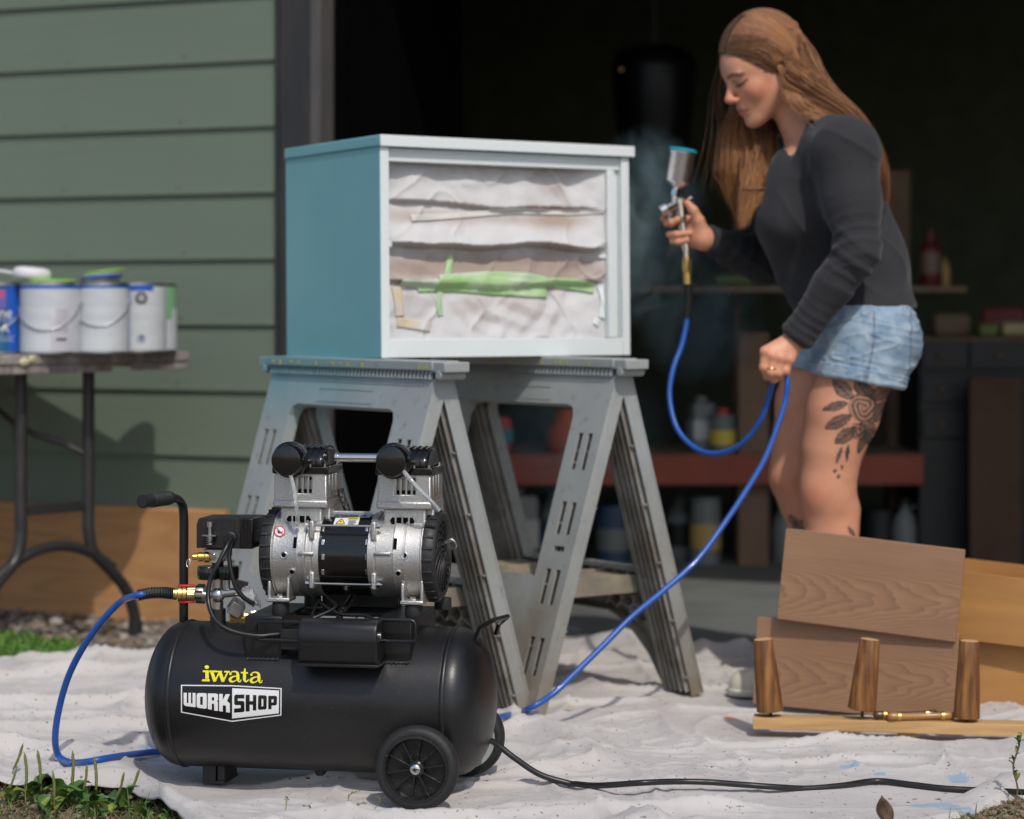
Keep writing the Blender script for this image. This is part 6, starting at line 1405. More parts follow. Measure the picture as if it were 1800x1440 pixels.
# hose hand (near, back of the hand to the camera)
q_ = lambda px, py, dy: P(px, py, dy)
wr = q_(1392, 602, -.182)
kn = [(1345, 618, -.212), (1358, 626, -.214), (1373, 630, -.212), (1388, 632, -.206)]
pip = [(1342, 646, -.212), (1355, 655, -.216), (1368, 656, -.214), (1381, 652, -.208)]
dip = [(1349, 662, -.196), (1361, 667, -.198), (1371, 663, -.196), (1383, 658, -.190)]
tip = [(1360, 655, -.178), (1368, 658, -.178), (1377, 656, -.178), (1386, 648, -.176)]
for i in range(4):
    rk = (.0105, .0108, .0104, .0096)[i]
    B.cap(wr+np.array([(i-1.5)*.005, 0, 0]), q_(*kn[i]), .0205, rk+.002, .010); B.cap(q_(*kn[i]), q_(*pip[i]), rk, rk*.92, .0035); B.cap(q_(*pip[i]), q_(*dip[i]), rk*.92, rk*.85, .003); B.cap(q_(*dip[i]), q_(*tip[i]), rk*.85, rk*.78, .003)
    B.ell(q_(*kn[i])+np.array([0, -.003, 0]), (.0105, .0105, .0105), None, .006); B.ell(q_(*pip[i])+np.array([0, -.002, 0]), (.0098, .0098, .0098), None, .003)
B.cap(wr, q_(1362, 628, -.172), .020, .016, .012); B.cap(q_(1362, 628, -.168), q_(1346, 640, -.180), .0120, .0105, .005); B.cap(q_(1346, 640, -.180), q_(1352, 654, -.186), .0105, .0092, .003)
# gun hand (far, palm side to the camera, fingers wrapping from the far side)
g_ = lambda px, py, dz: P(px, py, .08+dz)
gw = g_(1236, 421, .002)
B.cap(gw, g_(1222, 402, .012), .023, .021, .014); B.cap(gw, g_(1218, 420, .010), .023, .018, .014); B.cap(g_(1224, 392, .012), g_(1214, 424, .014), .018, .015, .012)
B.cap(gw+np.array([0, -.004, .006]), g_(1228, 388, -.012), .019, .0145, .010)      # thenar
B.cap(g_(1228, 388, -.012), g_(1219, 370, -.018), .0135, .0112, .005); B.cap(g_(1219, 370, -.018), g_(1208, 357, -.016), .0112, .0088, .004)   # thumb, up along the grip
fing = [[(1216, 387, .028), (1194, 382, .034), (1174, 380, .026), (1166, 383, .008)],
        [(1215, 395, .026), (1190, 391, .036), (1173, 391, .012), (1181, 388, -.012), (1192, 382, -.018)],
        [(1213, 406, .026), (1190, 402, .034), (1174, 402, .008), (1182, 402, -.014), (1194, 396, -.020)],
        [(1212, 417, .024), (1192, 413, .030), (1177, 412, .006), (1190, 412, -.016), (1213, 410, -.022)],
        [(1212, 427, .020), (1195, 424, .024), (1183, 424, .002), (1192, 426, -.016), (1208, 422, -.021)]][:]
fing = [fing[0], fing[2], fing[3], fing[4]]; fing[1] = [(1215, 396, .026), (1190, 392, .036), (1173, 393, .010), (1181, 392, -.014), (1191, 386, -.020)]
for i, F_ in enumerate(fing):
    r = (.0098, .0100, .0096, .0088)[i]
    for j in range(len(F_)-1): B.cap(g_(*F_[j]), g_(*F_[j+1]), r*(1-.05*j), r*(1-.05*(j+1)), .003)
V, Q = B.mesh(); del B
# colours: skin with blush, brows, lashes, lips, tattoos
Hl = (V-HC) @ HRm.T/HS; f_, l_, u_ = Hl.T
nz = fbm(V[:, 0]*22, V[:, 1]*22, V[:, 2]*22, 3, 201)
skin = np.array([.64, .305, .185]); T = np.tile(skin, (len(V), 1))*(1+.22*(nz-.5))[:, None]
red = np.array([.58, .190, .110])
def mixm(w_, c): 
    global T
    w_ = np.clip(w_, 0, 1)[:, None]; T = T*(1-w_)+np.asarray(c)*w_
head = (np.linalg.norm(V-HC, axis=1) < .18)
for s in (-1, 1): mixm(head*.7*np.exp(-(((l_-s*.045)/.022)**2+((u_+.040)/.022)**2))*(f_ > .02), red)
mixm(head*.7*np.exp(-((l_/.016)**2+((u_+.038)/.014)**2))*(f_ > .095), red)
def poly_d(a, b, pts):
    d = np.full(len(a), 1e3)
    for (x0, y0), (x1, y1) in zip(pts[:-1], pts[1:]):
        t = np.clip(((a-x0)*(x1-x0)+(b-y0)*(y1-y0))/((x1-x0)**2+(y1-y0)**2), 0, 1); d = np.minimum(d, np.hypot(a-x0-t*(x1-x0), b-y0-t*(y1-y0)))
    return d
fr = head & (f_ > .045)
for s in (-1, 1):
    mixm(fr*np.clip((.0062-poly_d(l_, u_, [(s*.012, .0135), (s*.030, .0175), (s*.048, .0115)]))/.0030, 0, 1)*.85, (.10, .048, .026))
    mixm(fr*np.clip((.0036-poly_d(l_, u_, [(s*.017, -.0135), (s*.030, -.0130), (s*.042, -.0110), (s*.050, -.0065)]))/.0022, 0, 1)*.97, (.012, .009, .009))
    mixm(fr*np.clip((.0085-poly_d(l_, u_, [(s*.020, -.004), (s*.042, -.003)]))/.006, 0, 1)*.7, (.20, .10, .085))  # eyelid shading painted into the skin colour
    mixm(fr*np.clip((.0058-np.hypot(l_-s*.028, (u_+.0165)*1.5))/.003, 0, 1)*.85, (.035, .028, .025))
    mixm(fr*np.clip((.0075-poly_d(l_, u_, [(s*.022, -.023), (s*.038, -.024)]))/.006, 0, 1)*.25, (.30, .13, .10))
mixm((head & (f_ > .08))*np.clip((.0062-poly_d(l_, u_, [(-.021, -.0740), (-.008, -.0700), (.008, -.0700), (.021, -.0740)]))/.003, 0, 1)*.75, (.50, .13, .115))
mixm((head & (f_ > .08))*np.clip((.0062-poly_d(l_, u_, [(-.019, -.0765), (0, -.0820), (.019, -.0765)]))/.003, 0, 1)*.75, (.52, .14, .125))
mixm((head & (f_ > .075))*np.clip((.0020-poly_d(l_, u_, [(-.024, -.0755), (0, -.0740), (.024, -.0755)]))/.0015, 0, 1)*.8, (.14, .04, .035))
mixm((head & (f_ > .095) & (u_ < -.044))*np.clip((.0032-np.minimum(np.hypot(l_-.0065, f_-.106), np.hypot(l_+.0065, f_-.106)))/.002, 0, 1)*.7, (.12, .03, .025))
pxv = 900+V[:, 0]/V[:, 1]*FPX; pyv = 540-(V[:, 2]-CAM_H)/V[:, 1]*FPX
for (cx_, cy_, r_, dd) in ((1430, 868, 26, .45), (1372, 848, 22, .45)): mixm(dd*np.exp(-(((pxv-cx_)/r_)**2+((pyv-cy_)/r_)**2)), red)
for k_ in kn+pip: mixm(.35*np.exp(-(((pxv-k_[0])/7)**2+((pyv-k_[1])/7)**2))*(V[:, 1] < YW-.12), red)
mixm(.4*np.exp(-(((pxv-1209)/9)**2+((pyv-360)/9)**2))*(V[:, 1] > YW), red)
near = V[:, 1] < YW-.10
ink = np.zeros(len(V)); 
def leafink(x0, y0, x1, y1, w_):
    L = math.hypot(x1-x0, y1-y0); ux, uy = (x1-x0)/L, (y1-y0)/L; t = ((pxv-x0)*ux+(pyv-y0)*uy)/L; s_ = (-(pxv-x0)*uy+(pyv-y0)*ux)
    hw = w_*np.sin(np.pi*np.clip(t, 0, 1))**.75; ins_ = (t > 0) & (t < 1) & (np.abs(s_) < hw)
    e = np.clip((np.abs(s_)-hw+3.2)/2.2, 0, 1); vein = np.clip(1-np.abs(s_)/1.8, 0, 1); st = .5+.5*np.sin((t*L+np.abs(s_)*1.1)*1.15)
    return ins_*np.clip(.50+.6*e+.6*vein+.40*st, 0, 1)
for a in ((1463, 667, 1500, 702, 13), (1445, 721, 1492, 708, 8), (1449, 754, 1498, 730, 11), (1502, 662, 1523, 697, 12), (1572, 678, 1530, 702, 13), (1563, 704, 1535, 742, 13), (1467, 781, 1504, 752, 12), (1508, 798, 1521, 762, 7), (1540, 700, 1510, 668, 8), (1538, 762, 1512, 742, 14), (1530, 785, 1520, 755, 8), (1469, 816, 1481, 785, 3.5), (1488, 812, 1491, 780, 3.5), (1466, 833, 1469, 823, 2.6), (1479, 827, 1481, 817, 2.6), (1473, 843, 1475, 834, 2.4)): ink = np.maximum(ink, leafink(*a))
for (cx_, cy_, R_) in ((1518, 716, 27), (1508, 758, 15)):
    rx = np.hypot((pxv-cx_), (pyv-cy_)); th = np.arctan2(pyv-cy_, pxv-cx_); pet = .5+.5*np.sin(rx*.75+th*2.0+np.sin(th*3)*1.5); ink = np.maximum(ink, (rx < R_)*np.clip(.25+.95*pet, 0, 1)*np.clip((R_-rx)/3+.4, 0, 1))
ink = ink*near*(.65+.5*fbm(pxv*.14, pyv*.14, 0, 3, 300)); mixm(ink*1.12*(pyv > 650)*(pyv < 860), (.030, .038, .038))
for a in ((1386, 905, 1402, 925, 7), (1392, 935, 1412, 915, 9), (1400, 950, 1418, 925, 8), (1490, 925, 1503, 945, 4)): mixm(leafink(*a)*((V[:, 1] > YW) | (a[0] > 1480))*.85, (.045, .055, .055))
wroot = np.array([P(1455, 900)[0], YW, 0.0])
wom = empty('person', wroot, 0, 'long-haired woman in dark sweater and denim shorts bending forward, spray gun in one hand', 'person')
t_ = NT('skin'); cc = t_.attr('tint').outputs['Color']; t_.set(Base_Color=t_.mix(t_.math('MULTIPLY', t_.noise(130, lo=.45, hi=.75), .14), cc, (.42, .13, .08)), Roughness=t_.math('ADD', .38, t_.math('MULTIPLY', t_.noise(60, lo=.3, hi=.7), .2)), Subsurface_Weight=.12, Subsurface_Scale=.01, Specular_IOR_Level=.4); t_.b.inputs['Subsurface Radius'].default_value = (1, .35, .2); t_.bump(t_.noise(330, lo=.2, hi=.8), .28, .0009); m_skin = t_.m
mk('body', V, Q, wroot, m_skin, wom, T)
# ---- sweater
S = Field((P(1215, 0, .1)[0]-.01, YW-.33, P(0, 620)[2]), (P(1625, 0, -.1)[0], YW+.30, P(0, 170)[2]), .0036)
S.ell(P(1450, 348, 0), (.108, .150, .160), None, .03); S.ell(P(1508, 480, 0), (.112, .136, .145), None, .04); S.ell(P(1517, 560, 0), (.130, .170, .10), None, .04)
S.cap(P(1440, 252, -.05), P(1484, 262, -.166), .064, .059, .05); S.cap(P(1430, 262, .05), P(1408, 268, .150), .066, .058, .03)
S.cap(P(1400, 300, -.055), P(1379, 388, -.070), .062, .062, .04); S.cap(P(1400, 300, .055), P(1382, 388, .075), .062, .060, .04)
S.cap(P(1425, 228, -.02), P(1450, 290, 0), .064, .10, .03)
S.cap(P(1500, 300, 0), P(1545, 470, 0), .055, .062, .05)
n_ = np.array([.105, 0, -1.0]); S.cut(P(1530, 551, 0), n_, .30)
S.cap(P(1392, 395, 0), P(1432, 500, 0), .085, .075, .05)
S.chain([(P(1462, 254, -.105), .058), (nS, .056), ((nS+nE)/2+np.array([.002, 0, 0]), .054), (nE+np.array([-.004, 0, 0]), .050)], .06); S.chain([(nE, .050), ((nE*.6+nW*.4), .046), (nW, .0385), (nW+(nW-nE)*.06, .0385)], .02)
S.chain([(fS, .064), (fE, .052), ((fE+fW)/2, .043), (fW, .034), (fW+(fW-fE)*.06, .034)], .02)
S.cut(nW+(nW-nE)/np.linalg.norm(nW-nE)*.006, nW-nE, .07); S.cut(fW+(fW-fE)/np.linalg.norm(fW-fE)*-.004, fW-fE, .055)
S.cap(P(1398, 190, -.02), P(1402, 232, -.055), .066, .050, .004, True); S.cap(P(1398, 232, -.075), P(1381, 283, -.110), .036, .006, .004, True); S.cap(P(1400, 225, .0), P(1378, 278, -.04), .055, .02, .004, True)
V, Q = S.mesh(); del S
def relax(V, Q, it, lam=.5):
    E = np.concatenate([Q[:, [0, 1]], Q[:, [1, 2]], Q[:, [2, 3]], Q[:, [3, 0]]]); n = len(V); deg = np.bincount(E[:, 0], minlength=n)+1e-9
    for _ in range(it):
        A = np.stack([np.bincount(E[:, 0], V[E[:, 1], k], n) for k in range(3)], 1)/deg[:, None]; V = V+lam*(A-V)
    return V
V = relax(V, Q, 45)
# knit folds
def arm_fold(V, a, b, t0, t1, amp, freq, ph=0):
    ab = b-a; L = np.linalg.norm(ab); d = ab/L; r = V-a; t = r @ d/L; rad = np.linalg.norm(r-np.outer(r @ d, d), axis=1); w_ = np.exp(-((t-(t0+t1)/2)/((t1-t0)/2))**2)*(rad < .085)
    wob = fbm(V[:, 0]*9, V[:, 1]*9, V[:, 2]*9, 2, 5)*5; return w_*amp*np.maximum(np.sin(t*freq+wob+ph), -.3)
c0_ = V.mean(0); Nn = np.zeros_like(V); e1_ = V[Q[:, 1]]-V[Q[:, 0]]; e2_ = V[Q[:, 3]]-V[Q[:, 0]]; fnn = np.cross(e1_, e2_)
for k in range(4): np.add.at(Nn, Q[:, k], fnn)
Nn /= np.linalg.norm(Nn, axis=1)[:, None]+1e-12
disp = arm_fold(V, nS, nE, .70, 1.12, .0024, 50)+arm_fold(V, nE, nW, -.12, .40, .0026, 44, 1)+arm_fold(V, nE, nW, .60, 1.05, .0014, 70)+arm_fold(V, fE, fW, .0, 1.0, .003, 30)
disp += .005*(1-np.abs(vnoise(V[:, 0]*6-V[:, 2]*4, V[:, 1]*5, V[:, 2]*7+V[:, 0]*6, 77)*2-1))**5+.004*(fbm(V[:, 0]*9, V[:, 1]*9, V[:, 2]*9, 3, 79)-.5)
V = V+Nn*disp[:, None]
t_ = NT('grey_knit'); kn_ = t_.noise(1, t_.co((700, 700, 260)), det=2, lo=.3, hi=.7); b_ = t_.mix(kn_, (.038, .038, .042), (.022, .022, .025)); b_ = t_.mix(t_.noise(5, lo=.3, hi=.7), b_, (.036, .036, .040)); t_.set(Base_Color=b_, Roughness=.9, Sheen_Weight=.14, Sheen_Roughness=.4, Specular_IOR_Level=.25); t_.bump(kn_, .4, .0012); t_.bump(t_.noise(24, det=4, lo=.3, hi=.7), .25, .004); m_knit = t_.m
mk('sweater', V, Q, wroot, m_knit, wom)
# ---- denim shorts
D_ = Field((P(1340, 0, 0)[0], YW-.25, P(0, 705)[2]), (P(1640, 0, -.1)[0], YW+.24, P(0, 520)[2]), .0032)
D_.ell(P(1516, 590, 0), (.124, .168, .13), None, .03)
for s in (-1, 1): D_.ell(P(1552, 603, s*.075), (.084, .088, .088), None, .04)
D_.chain([(P(1522, 590, -.090), .110), (P(1504, 690, -.092), .103)], .03); D_.chain([(P(1470, 590, .085), .106), (P(1440, 690, .088), .098)], .03)
hn = np.array([-.176, 0, -.984]); D_.cut(P(1508, 668, -.092), hn, .135)
sl_, (x, y, z) = D_.region((-9, YW+.001, -9), (9, 9, 9)); p0 = P(1412, 650, .09); dd = (x-p0[0])*-.2+(z-p0[2])*-.98; D_.F[sl_] = np.maximum(D_.F[sl_], np.broadcast_to(dd, D_.F[sl_].shape))
D_.cut(P(1520, 538, 0), (0, 0, 1), .3)
V, Q = D_.mesh(); del D_
Nn = np.zeros_like(V); e1_ = V[Q[:, 1]]-V[Q[:, 0]]; e2_ = V[Q[:, 3]]-V[Q[:, 0]]; fnn = np.cross(e1_, e2_)
for k in range(4): np.add.at(Nn, Q[:, k], fnn)
Nn /= np.linalg.norm(Nn, axis=1)[:, None]+1e-12
pxv = 900+V[:, 0]/V[:, 1]*FPX; pyv = 540-(V[:, 2]-CAM_H)/V[:, 1]*FPX
ridge = (1-np.abs(vnoise(pxv*.018, pyv*.055+pxv*.012, V[:, 1]*6, 401)*2-1))**4; ridge2 = (1-np.abs(vnoise(pxv*.012+9, pyv*.09-pxv*.02, V[:, 1]*6, 403)*2-1))**5
V = V+Nn*(.0026*ridge+.0030*ridge2-.001)[:, None]
hem = np.abs((V-P(1508, 668, -.092)) @ hn); isnear = V[:, 1] < YW-.005
cuffm = (hem < .026) & isnear; V = V+Nn*(cuffm*.004)[:, None]
base = np.array([.175, .285, .40]); dark = np.array([.045, .095, .185]); pale = np.array([.40, .50, .58])
n1_ = fbm(pxv*.05, pyv*.05, 0, 4, 410); T = base*(1-0*n1_[:, None]); w_ = np.clip((n1_-.38)*2.2+ridge*.5, 0, 1)[:, None]; T = T*(1-w_*.7)+pale*w_*.7
w_ = np.clip((.45-n1_)*2.5, 0, 1)[:, None]*.5; T = T*(1-w_)+dark*w_
def line(pts, r, c, a=.8, soft=1.2):
    global T
    d = poly_d(pxv, pyv, pts); w_ = (np.clip((r-d)/soft, 0, 1)*a*isnear)[:, None]; T = T*(1-w_)+np.asarray(c)*w_
line([(1537, 548), (1536, 602), (1525, 660), (1522, 672)], 2.4, dark*.7); line([(1533, 548), (1532, 602), (1521, 660)], .9, (.42, .25, .12), .6, .8)
line([(1601, 545), (1601, 628), (1597, 650)], 2.0, dark*.8); line([(1605, 545), (1605, 628)], .8, (.35, .22, .12), .5, .8)
line([(1524, 648), (1520, 672)], 5, dark, .75); line([(1536, 590), (1541, 592)], 4, dark, .7)
w_ = (cuffm & (hem > .021))[:, None]*.55; T = T*(1-w_)+dark*w_; w_ = ((hem < .006) & isnear)[:, None]*.5; T = T*(1-w_)+pale*w_
line([(1450, 575), (1480, 568), (1530, 552)], 1.5, dark, .7); line([(1440, 602), (1480, 600), (1500, 612)], 2, dark, .5, 2); line([(1550, 645), (1590, 652)], 1.6, dark, .5, 2)
line([(1490, 615), (1518, 622), (1516, 645), (1488, 640), (1490, 615)], 5, dark*1.5, .45, 4)
t_ = NT('denim'); tw = t_.noise(1, t_.co((900, 900, 300), (0, .6, 0)), det=1, lo=.35, hi=.65); b_ = t_.mix(t_.math('MULTIPLY', tw, .25), t_.attr('tint').outputs['Color'], (.55, .62, .68)); t_.set(Base_Color=b_, Roughness=.85); t_.bump(tw, .3, .001); t_.bump(t_.noise(45, lo=.3, hi=.7), .3, .003)
mk('denim_shorts', V, Q, wroot, t_.m, wom, T)
# ring on the hose hand
c = P(1362, 655, -.2155); mb = MB(); ax_ = Vector(P(*pip[1])-P(*kn[1])).normalized(); cc = Vector((P(*kn[1])*.25+P(*pip[1])*.75)-wroot); d, u, v = perp(ax_)
mb.tube([cc+(u*math.cos(a)+v*math.sin(a))*.0118 for a in np.linspace(0, 2*math.pi, 25)[:-1]], .0013, 6, True); obj('ring', mb, m_brass, wom)
# shoes
m_shoe = mat('cream_canvas_shoe', (.62, .58, .48), .8, col2=(.5, .46, .36), sc1=30, bump=.3, bsc=200); m_sole = mat('shoe_sole', (.70, .68, .60), .6)
for (hx_, hy_, hd, tx_, ty_, td) in ((1446, 1196, -.08, 1308, 1199, -.08), (1462, 1172, .15, 1365, 1176, .14)):
    Fs = Field((P(1270, 0, 0)[0], YW+hd-.07, -.0), (P(1520, 0, 0)[0], YW+hd+.08, .16), .0035)
    a, b_ = P(hx_, hy_, hd), P(tx_, ty_, td); a[2] = .040; b_[2] = .026
    Fs.cap(a, b_, .036, .030, .01); Fs.cap(a+np.array([-.10, 0, -.008]), b_, .043, .031, .02); Fs.cap(a, a+np.array([.0, 0, .05]), .036, .038, .02); Fs.cut(np.array([a[0], a[1], .012]), (0, 0, -1), .3); Fs.cut(np.array([a[0], a[1], .088]), (0, 0, 1), .1)
    V, Q = Fs.mesh(); sh = mk('shoe', V, Q, wroot, m_shoe, wom)
    Fs = Field((P(1270, 0, 0)[0], YW+hd-.07, -.01), (P(1520, 0, 0)[0], YW+hd+.08, .05), .003)
    Fs.cap(a, b_, .040, .036, .01); Fs.cap(a+np.array([-.10, 0, -.008]), b_, .046, .036, .02); Fs.cut(np.array([a[0], a[1], .020]), (0, 0, 1), .3); Fs.cut(np.array([a[0], a[1], .003]), (0, 0, -1), .3)
    V, Q = Fs.mesh(); mk('sole', V, Q, wroot, m_sole, sh)
# ---- hair: a soft inner mass and many strands over it
Hh = Field((P(1240, 0, .1)[0], YW-.22, P(0, 420)[2]), (P(1580, 0, -.1)[0], YW+.20, P(0, 15)[2]), .004)
Hh.ell(h_(-.014, 0, .036), hr(.104, .084, .099), HRm, .01); Hh.ell(h_(.102, 0, -.046), hr(.098, .110, .105), HRm, .006, True)
Hh.cap(h_(-.045, .02, -.02), h_(-.055, .02, -.07), .050*HS, .040*HS, .012)
Hh.chain([(P(1404, 152, -.068), .018), (P(1422, 166, -.078), .020), (P(1448, 184, -.100), .016), (P(1492, 204, -.135), .014), (P(1525, 242, -.14), .014), (P(1548, 292, -.10), .012), (P(1557, 340, -.07), .004)], .008)
Hh.chain([(h_(.01, -.074, .02), .022), (P(1300, 190, .095), .020), (P(1305, 235, .09), .020), (P(1308, 290, .075), .018), (P(1308, 330, .06), .006)], .02)
Hh.chain([(P(1350, 205, .09), .03), (P(1338, 250, .07), .022), (P(1336, 300, .05), .012)], .02)
V, Q = Hh.mesh(); del Hh
t_ = NT('hair'); ha = t_.attr('tint').outputs['Color']; t_.set(Base_Color=ha, Roughness=.45, Specular_IOR_Level=.5, Anisotropic=.3, Sheen_Weight=.1); m_hair = t_.m
vn = fbm(V[:, 0]*60, V[:, 1]*60, V[:, 2]*8, 3, 500)[:, None]
T = np.array([.105, .054, .030])*(.6+.8*vn)
Lh = (V-HC) @ HRm.T/HS; pw = np.clip((.0050-np.abs(Lh[:, 1]-.021))/.004, 0, 1)*.8*(Lh[:, 2] > .055)*(Lh[:, 0] > -.045); T = T*(1-pw[:, None])+np.array([.55, .34, .26])*pw[:, None]
hair = mk('hair', V, Q, wroot, m_hair, wom, T)
R = random.Random(3); sv = []; sf = []; sc_ = []
def onskull(f, l, u, k=1.0):
    v_ = np.array([f+.014, l, u-.036])/np.array([.104, .084, .099]); v_ /= np.linalg.norm(v_); v_ = v_*np.array([.104, .084, .099])*k; return h_(v_[0]-.014, v_[1], v_[2]+.036)
def arc(ks, k, sub=4):
    N = [np.array([(a+.014)/.104, b/.084, (c-.036)/.099]) for a, b, c in ks]; N = [v/np.linalg.norm(v) for v in N]; out = []
    for v0, v1 in zip(N[:-1], N[1:]):
        for j in range(sub): m_ = v0*(1-j/sub)+v1*(j/sub); m_ /= np.linalg.norm(m_); out.append(m_)
    out.append(N[-1]); return [h_(v[0]*.104*k-.014, v[1]*.084*k, v[2]*.099*k+.036) for v in out]
vb = [0]
def strand(pts, r=.0009, c=(.25, .12, .05), tip=None):
    Q_ = np.asarray(pts)-wroot; Q_ = np.vstack([2*Q_[0]-Q_[1], Q_, 2*Q_[-1]-Q_[-2]]); t = (np.arange(5)/5)[None, :, None]
    a, b_, c_, d = [Q_[i:len(Q_)-3+i][:, None, :] for i in range(4)]
    Cc = (.5*((2*b_)+(c_-a)*t+(2*a-5*b_+4*c_-d)*t*t+(3*b_-a-3*c_+d)*t**3)).reshape(-1, 3); Cc = np.vstack([Cc, Q_[-2]]); n = len(Cc)
    T_ = np.gradient(Cc, axis=0); T_ /= np.linalg.norm(T_, axis=1)[:, None]+1e-9; U = np.cross(T_, np.array([.3, .9, .2])); U /= np.linalg.norm(U, axis=1)[:, None]+1e-9; W_ = np.cross(T_, U)
    s_ = np.linspace(0, 1, n); rr_ = (r*np.where(s_ < .6, 1, np.maximum(.2, 1-(s_-.6)/.4*.8)))[:, None]
    ring_ = [Cc+(U*math.cos(a_)+W_*math.sin(a_))*rr_ for a_ in (0, 2.094, 4.189)]; sv.append(np.stack(ring_, 1).reshape(-1, 3))
    i = np.arange(n-1)[:, None]*3+vb[0]; sf.append(np.concatenate([np.stack([i+k, i+(k+1) % 3, i+3+(k+1) % 3, i+3+k], -1) for k in range(3)], 1).reshape(-1, 4)); vb[0] += 3*n
    c, tip = np.array(c), np.array(tip or c); cl = np.repeat(c*(1-s_[:, None])+tip*s_[:, None], 3, 0); sc_.append(np.concatenate([cl, np.ones((len(cl), 1))], 1))
def hcol():
    k = R.uniform(.7, 1.25); a = R.random(); base = (.215, .098, .045) if a < .62 else ((.33, .165, .070) if a < .86 else (.12, .055, .028)); base = tuple(x*k for x in base); tip = (min(base[0]*1.5, .6), base[1]*1.35, base[2]*1.1); return base, tip
def jit(p, s): return p+np.array([R.gauss(0, s), R.gauss(0, s), R.gauss(0, s)])
# near side, from the parting over the temple and down the back
for i in range(3600):
    s = R.random(); fs_ = .082*(1-s)-.03*s; us_ = .075*(1-s)+.136*s; l0 = R.uniform(.022, .034); o = R.gauss(0, 1); o2 = -(s-.5)*2.2+R.gauss(0, .45); k = 1.018+.022*R.random()
    # how far back this strand runs over the side of the head
    fs_ += .010*(1-s)*R.random(); fr_ = fs_*.42+R.gauss(0, .006)-.024
    hug = arc([(fs_, l0, us_), (fs_*.85, .048, us_*.95), (fr_, .075, .050+.04*s), (fr_*.3-.045-.02*s, .080, -.005-.01*s)], k)
    w1, w2 = R.gauss(0, .011), R.gauss(0, .010)
    mid = [(1398, 148, -.105), (1428, 172, -.112), (1462, 188, -.128), (1500, 212, -.150), (1530, 252, -.148), (1550, 300, -.110), (1558, 345+R.uniform(-35, 8), -.075)]
    W = [.023, .024, .018, .013, .012, .011, .006]; pts = hug
    for (m_, w_) in zip(mid, W): pts.append(P(*m_)+np.array([o*w_*.45, -abs(o2)*w_*.4, o2*w_*.75]))
    c, tp_ = hcol(); strand(pts, .0008, c, tp_)
# skull cover: strands that start anywhere on the near side and flow to the back
CV = (np.array([-.045+.014, .080, -.012-.036])/np.array([.104, .084, .099])); CV /= np.linalg.norm(CV)
nsk = 0
while nsk < 1800:
    a_ = np.array([R.gauss(0, 1), R.gauss(0, 1), R.gauss(0, 1)]); a_ /= np.linalg.norm(a_); p_ = a_*np.array([.104, .084, .099])+np.array([-.014, 0, .036])
    if p_[1] < (.004 if p_[0] > -.03 else -.06) or p_[2] < -.03: continue
    if p_[0] > -.045 and p_[1] < .030: continue
    if ((p_[0]-.102)/.100)**2+(p_[1]/.108)**2+((p_[2]+.046)/.103)**2 < 1: continue
    nsk += 1; k = 1.004+.014*R.random(); cv = CV+np.array([R.gauss(0, .10), 0, R.gauss(0, .12)]); cv /= np.linalg.norm(cv); pts = []
    # direction of combing: away from the parting, then back
    for tt in (0, .15, .3, .45, .6, .75, .9, 1.0):
        m_ = a_*(1-tt)+cv*tt+np.array([.0, .25, .0])*math.sin(math.pi*tt)*.6; m_ /= np.linalg.norm(m_); q3 = m_*np.array([.104, .084, .099])*k+np.array([-.014, 0, .036]); pts.append(h_(*q3))
    o, o2 = R.gauss(0, 1), R.gauss(0, 1)
    for (m_, w_) in zip([(1428, 170, -.112), (1462, 190, -.128), (1500, 214, -.150), (1530, 254, -.148), (1550, 302, -.110), (1558, 345+R.uniform(-45, 6), -.075)], [.024, .018, .013, .012, .011, .006]): pts.append(P(*m_)+np.array([o*w_*.45, -abs(o2)*w_*.4, o2*w_*.75]))
    c, tp_ = hcol(); strand(pts, .0008, c, tp_)
for i in range(900):                                   # along the hairline over the temple
    j = R.random()*.010; k = 1.012+.022*R.random(); hug = arc([(.086-j, .024, .066+j*.5), (.066-j, .052, .056+j), (.040-j, .070, .036+j), (.016-j, .078, .004), (-.008-j, .080, -.032)], k)
    o, o2 = R.gauss(0, 1), R.gauss(0, 1)
    for (m_, w_) in zip([(1402, 165, -.100), (1432, 186, -.115), (1468, 200, -.130), (1504, 220, -.150), (1532, 258, -.146), (1549, 304, -.110), (1556, 345+R.uniform(-55, 6), -.075)], [.012, .011, .009, .008, .008, .007, .004]): hug.append(P(*m_)+np.array([o*w_*.5, -abs(o2)*w_*.4, o2*w_*.7]))
    c, tp_ = hcol(); strand(hug, .0008, c, tp_)
for i in range(1300):                                  # over the ear, straight down from the crown
    e = R.random(); fo = -.062+.072*e; k = 1.014+.022*R.random(); hug = arc([(fo*.6-.005, .022, .128), (fo-.004, .060, .090), (fo, .082, .035), (fo-.006, .084, -.010)], k)
    o, o2 = (.5-e)*2.2+R.gauss(0, .35), R.gauss(0, 1)
    for (m_, w_) in zip([(1404, 158, -.104), (1432, 178, -.115), (1466, 194, -.130), (1502, 216, -.150), (1531, 255, -.147), (1549, 302, -.110), (1557, 345+R.uniform(-55, 6), -.075)], [.013, .013, .011, .010, .009, .008, .004]): hug.append(P(*m_)+np.array([o*w_*.5, -abs(o2)*w_*.3, o*w_*.9]))
    c, tp_ = hcol(); strand(hug, .0008, c, tp_)
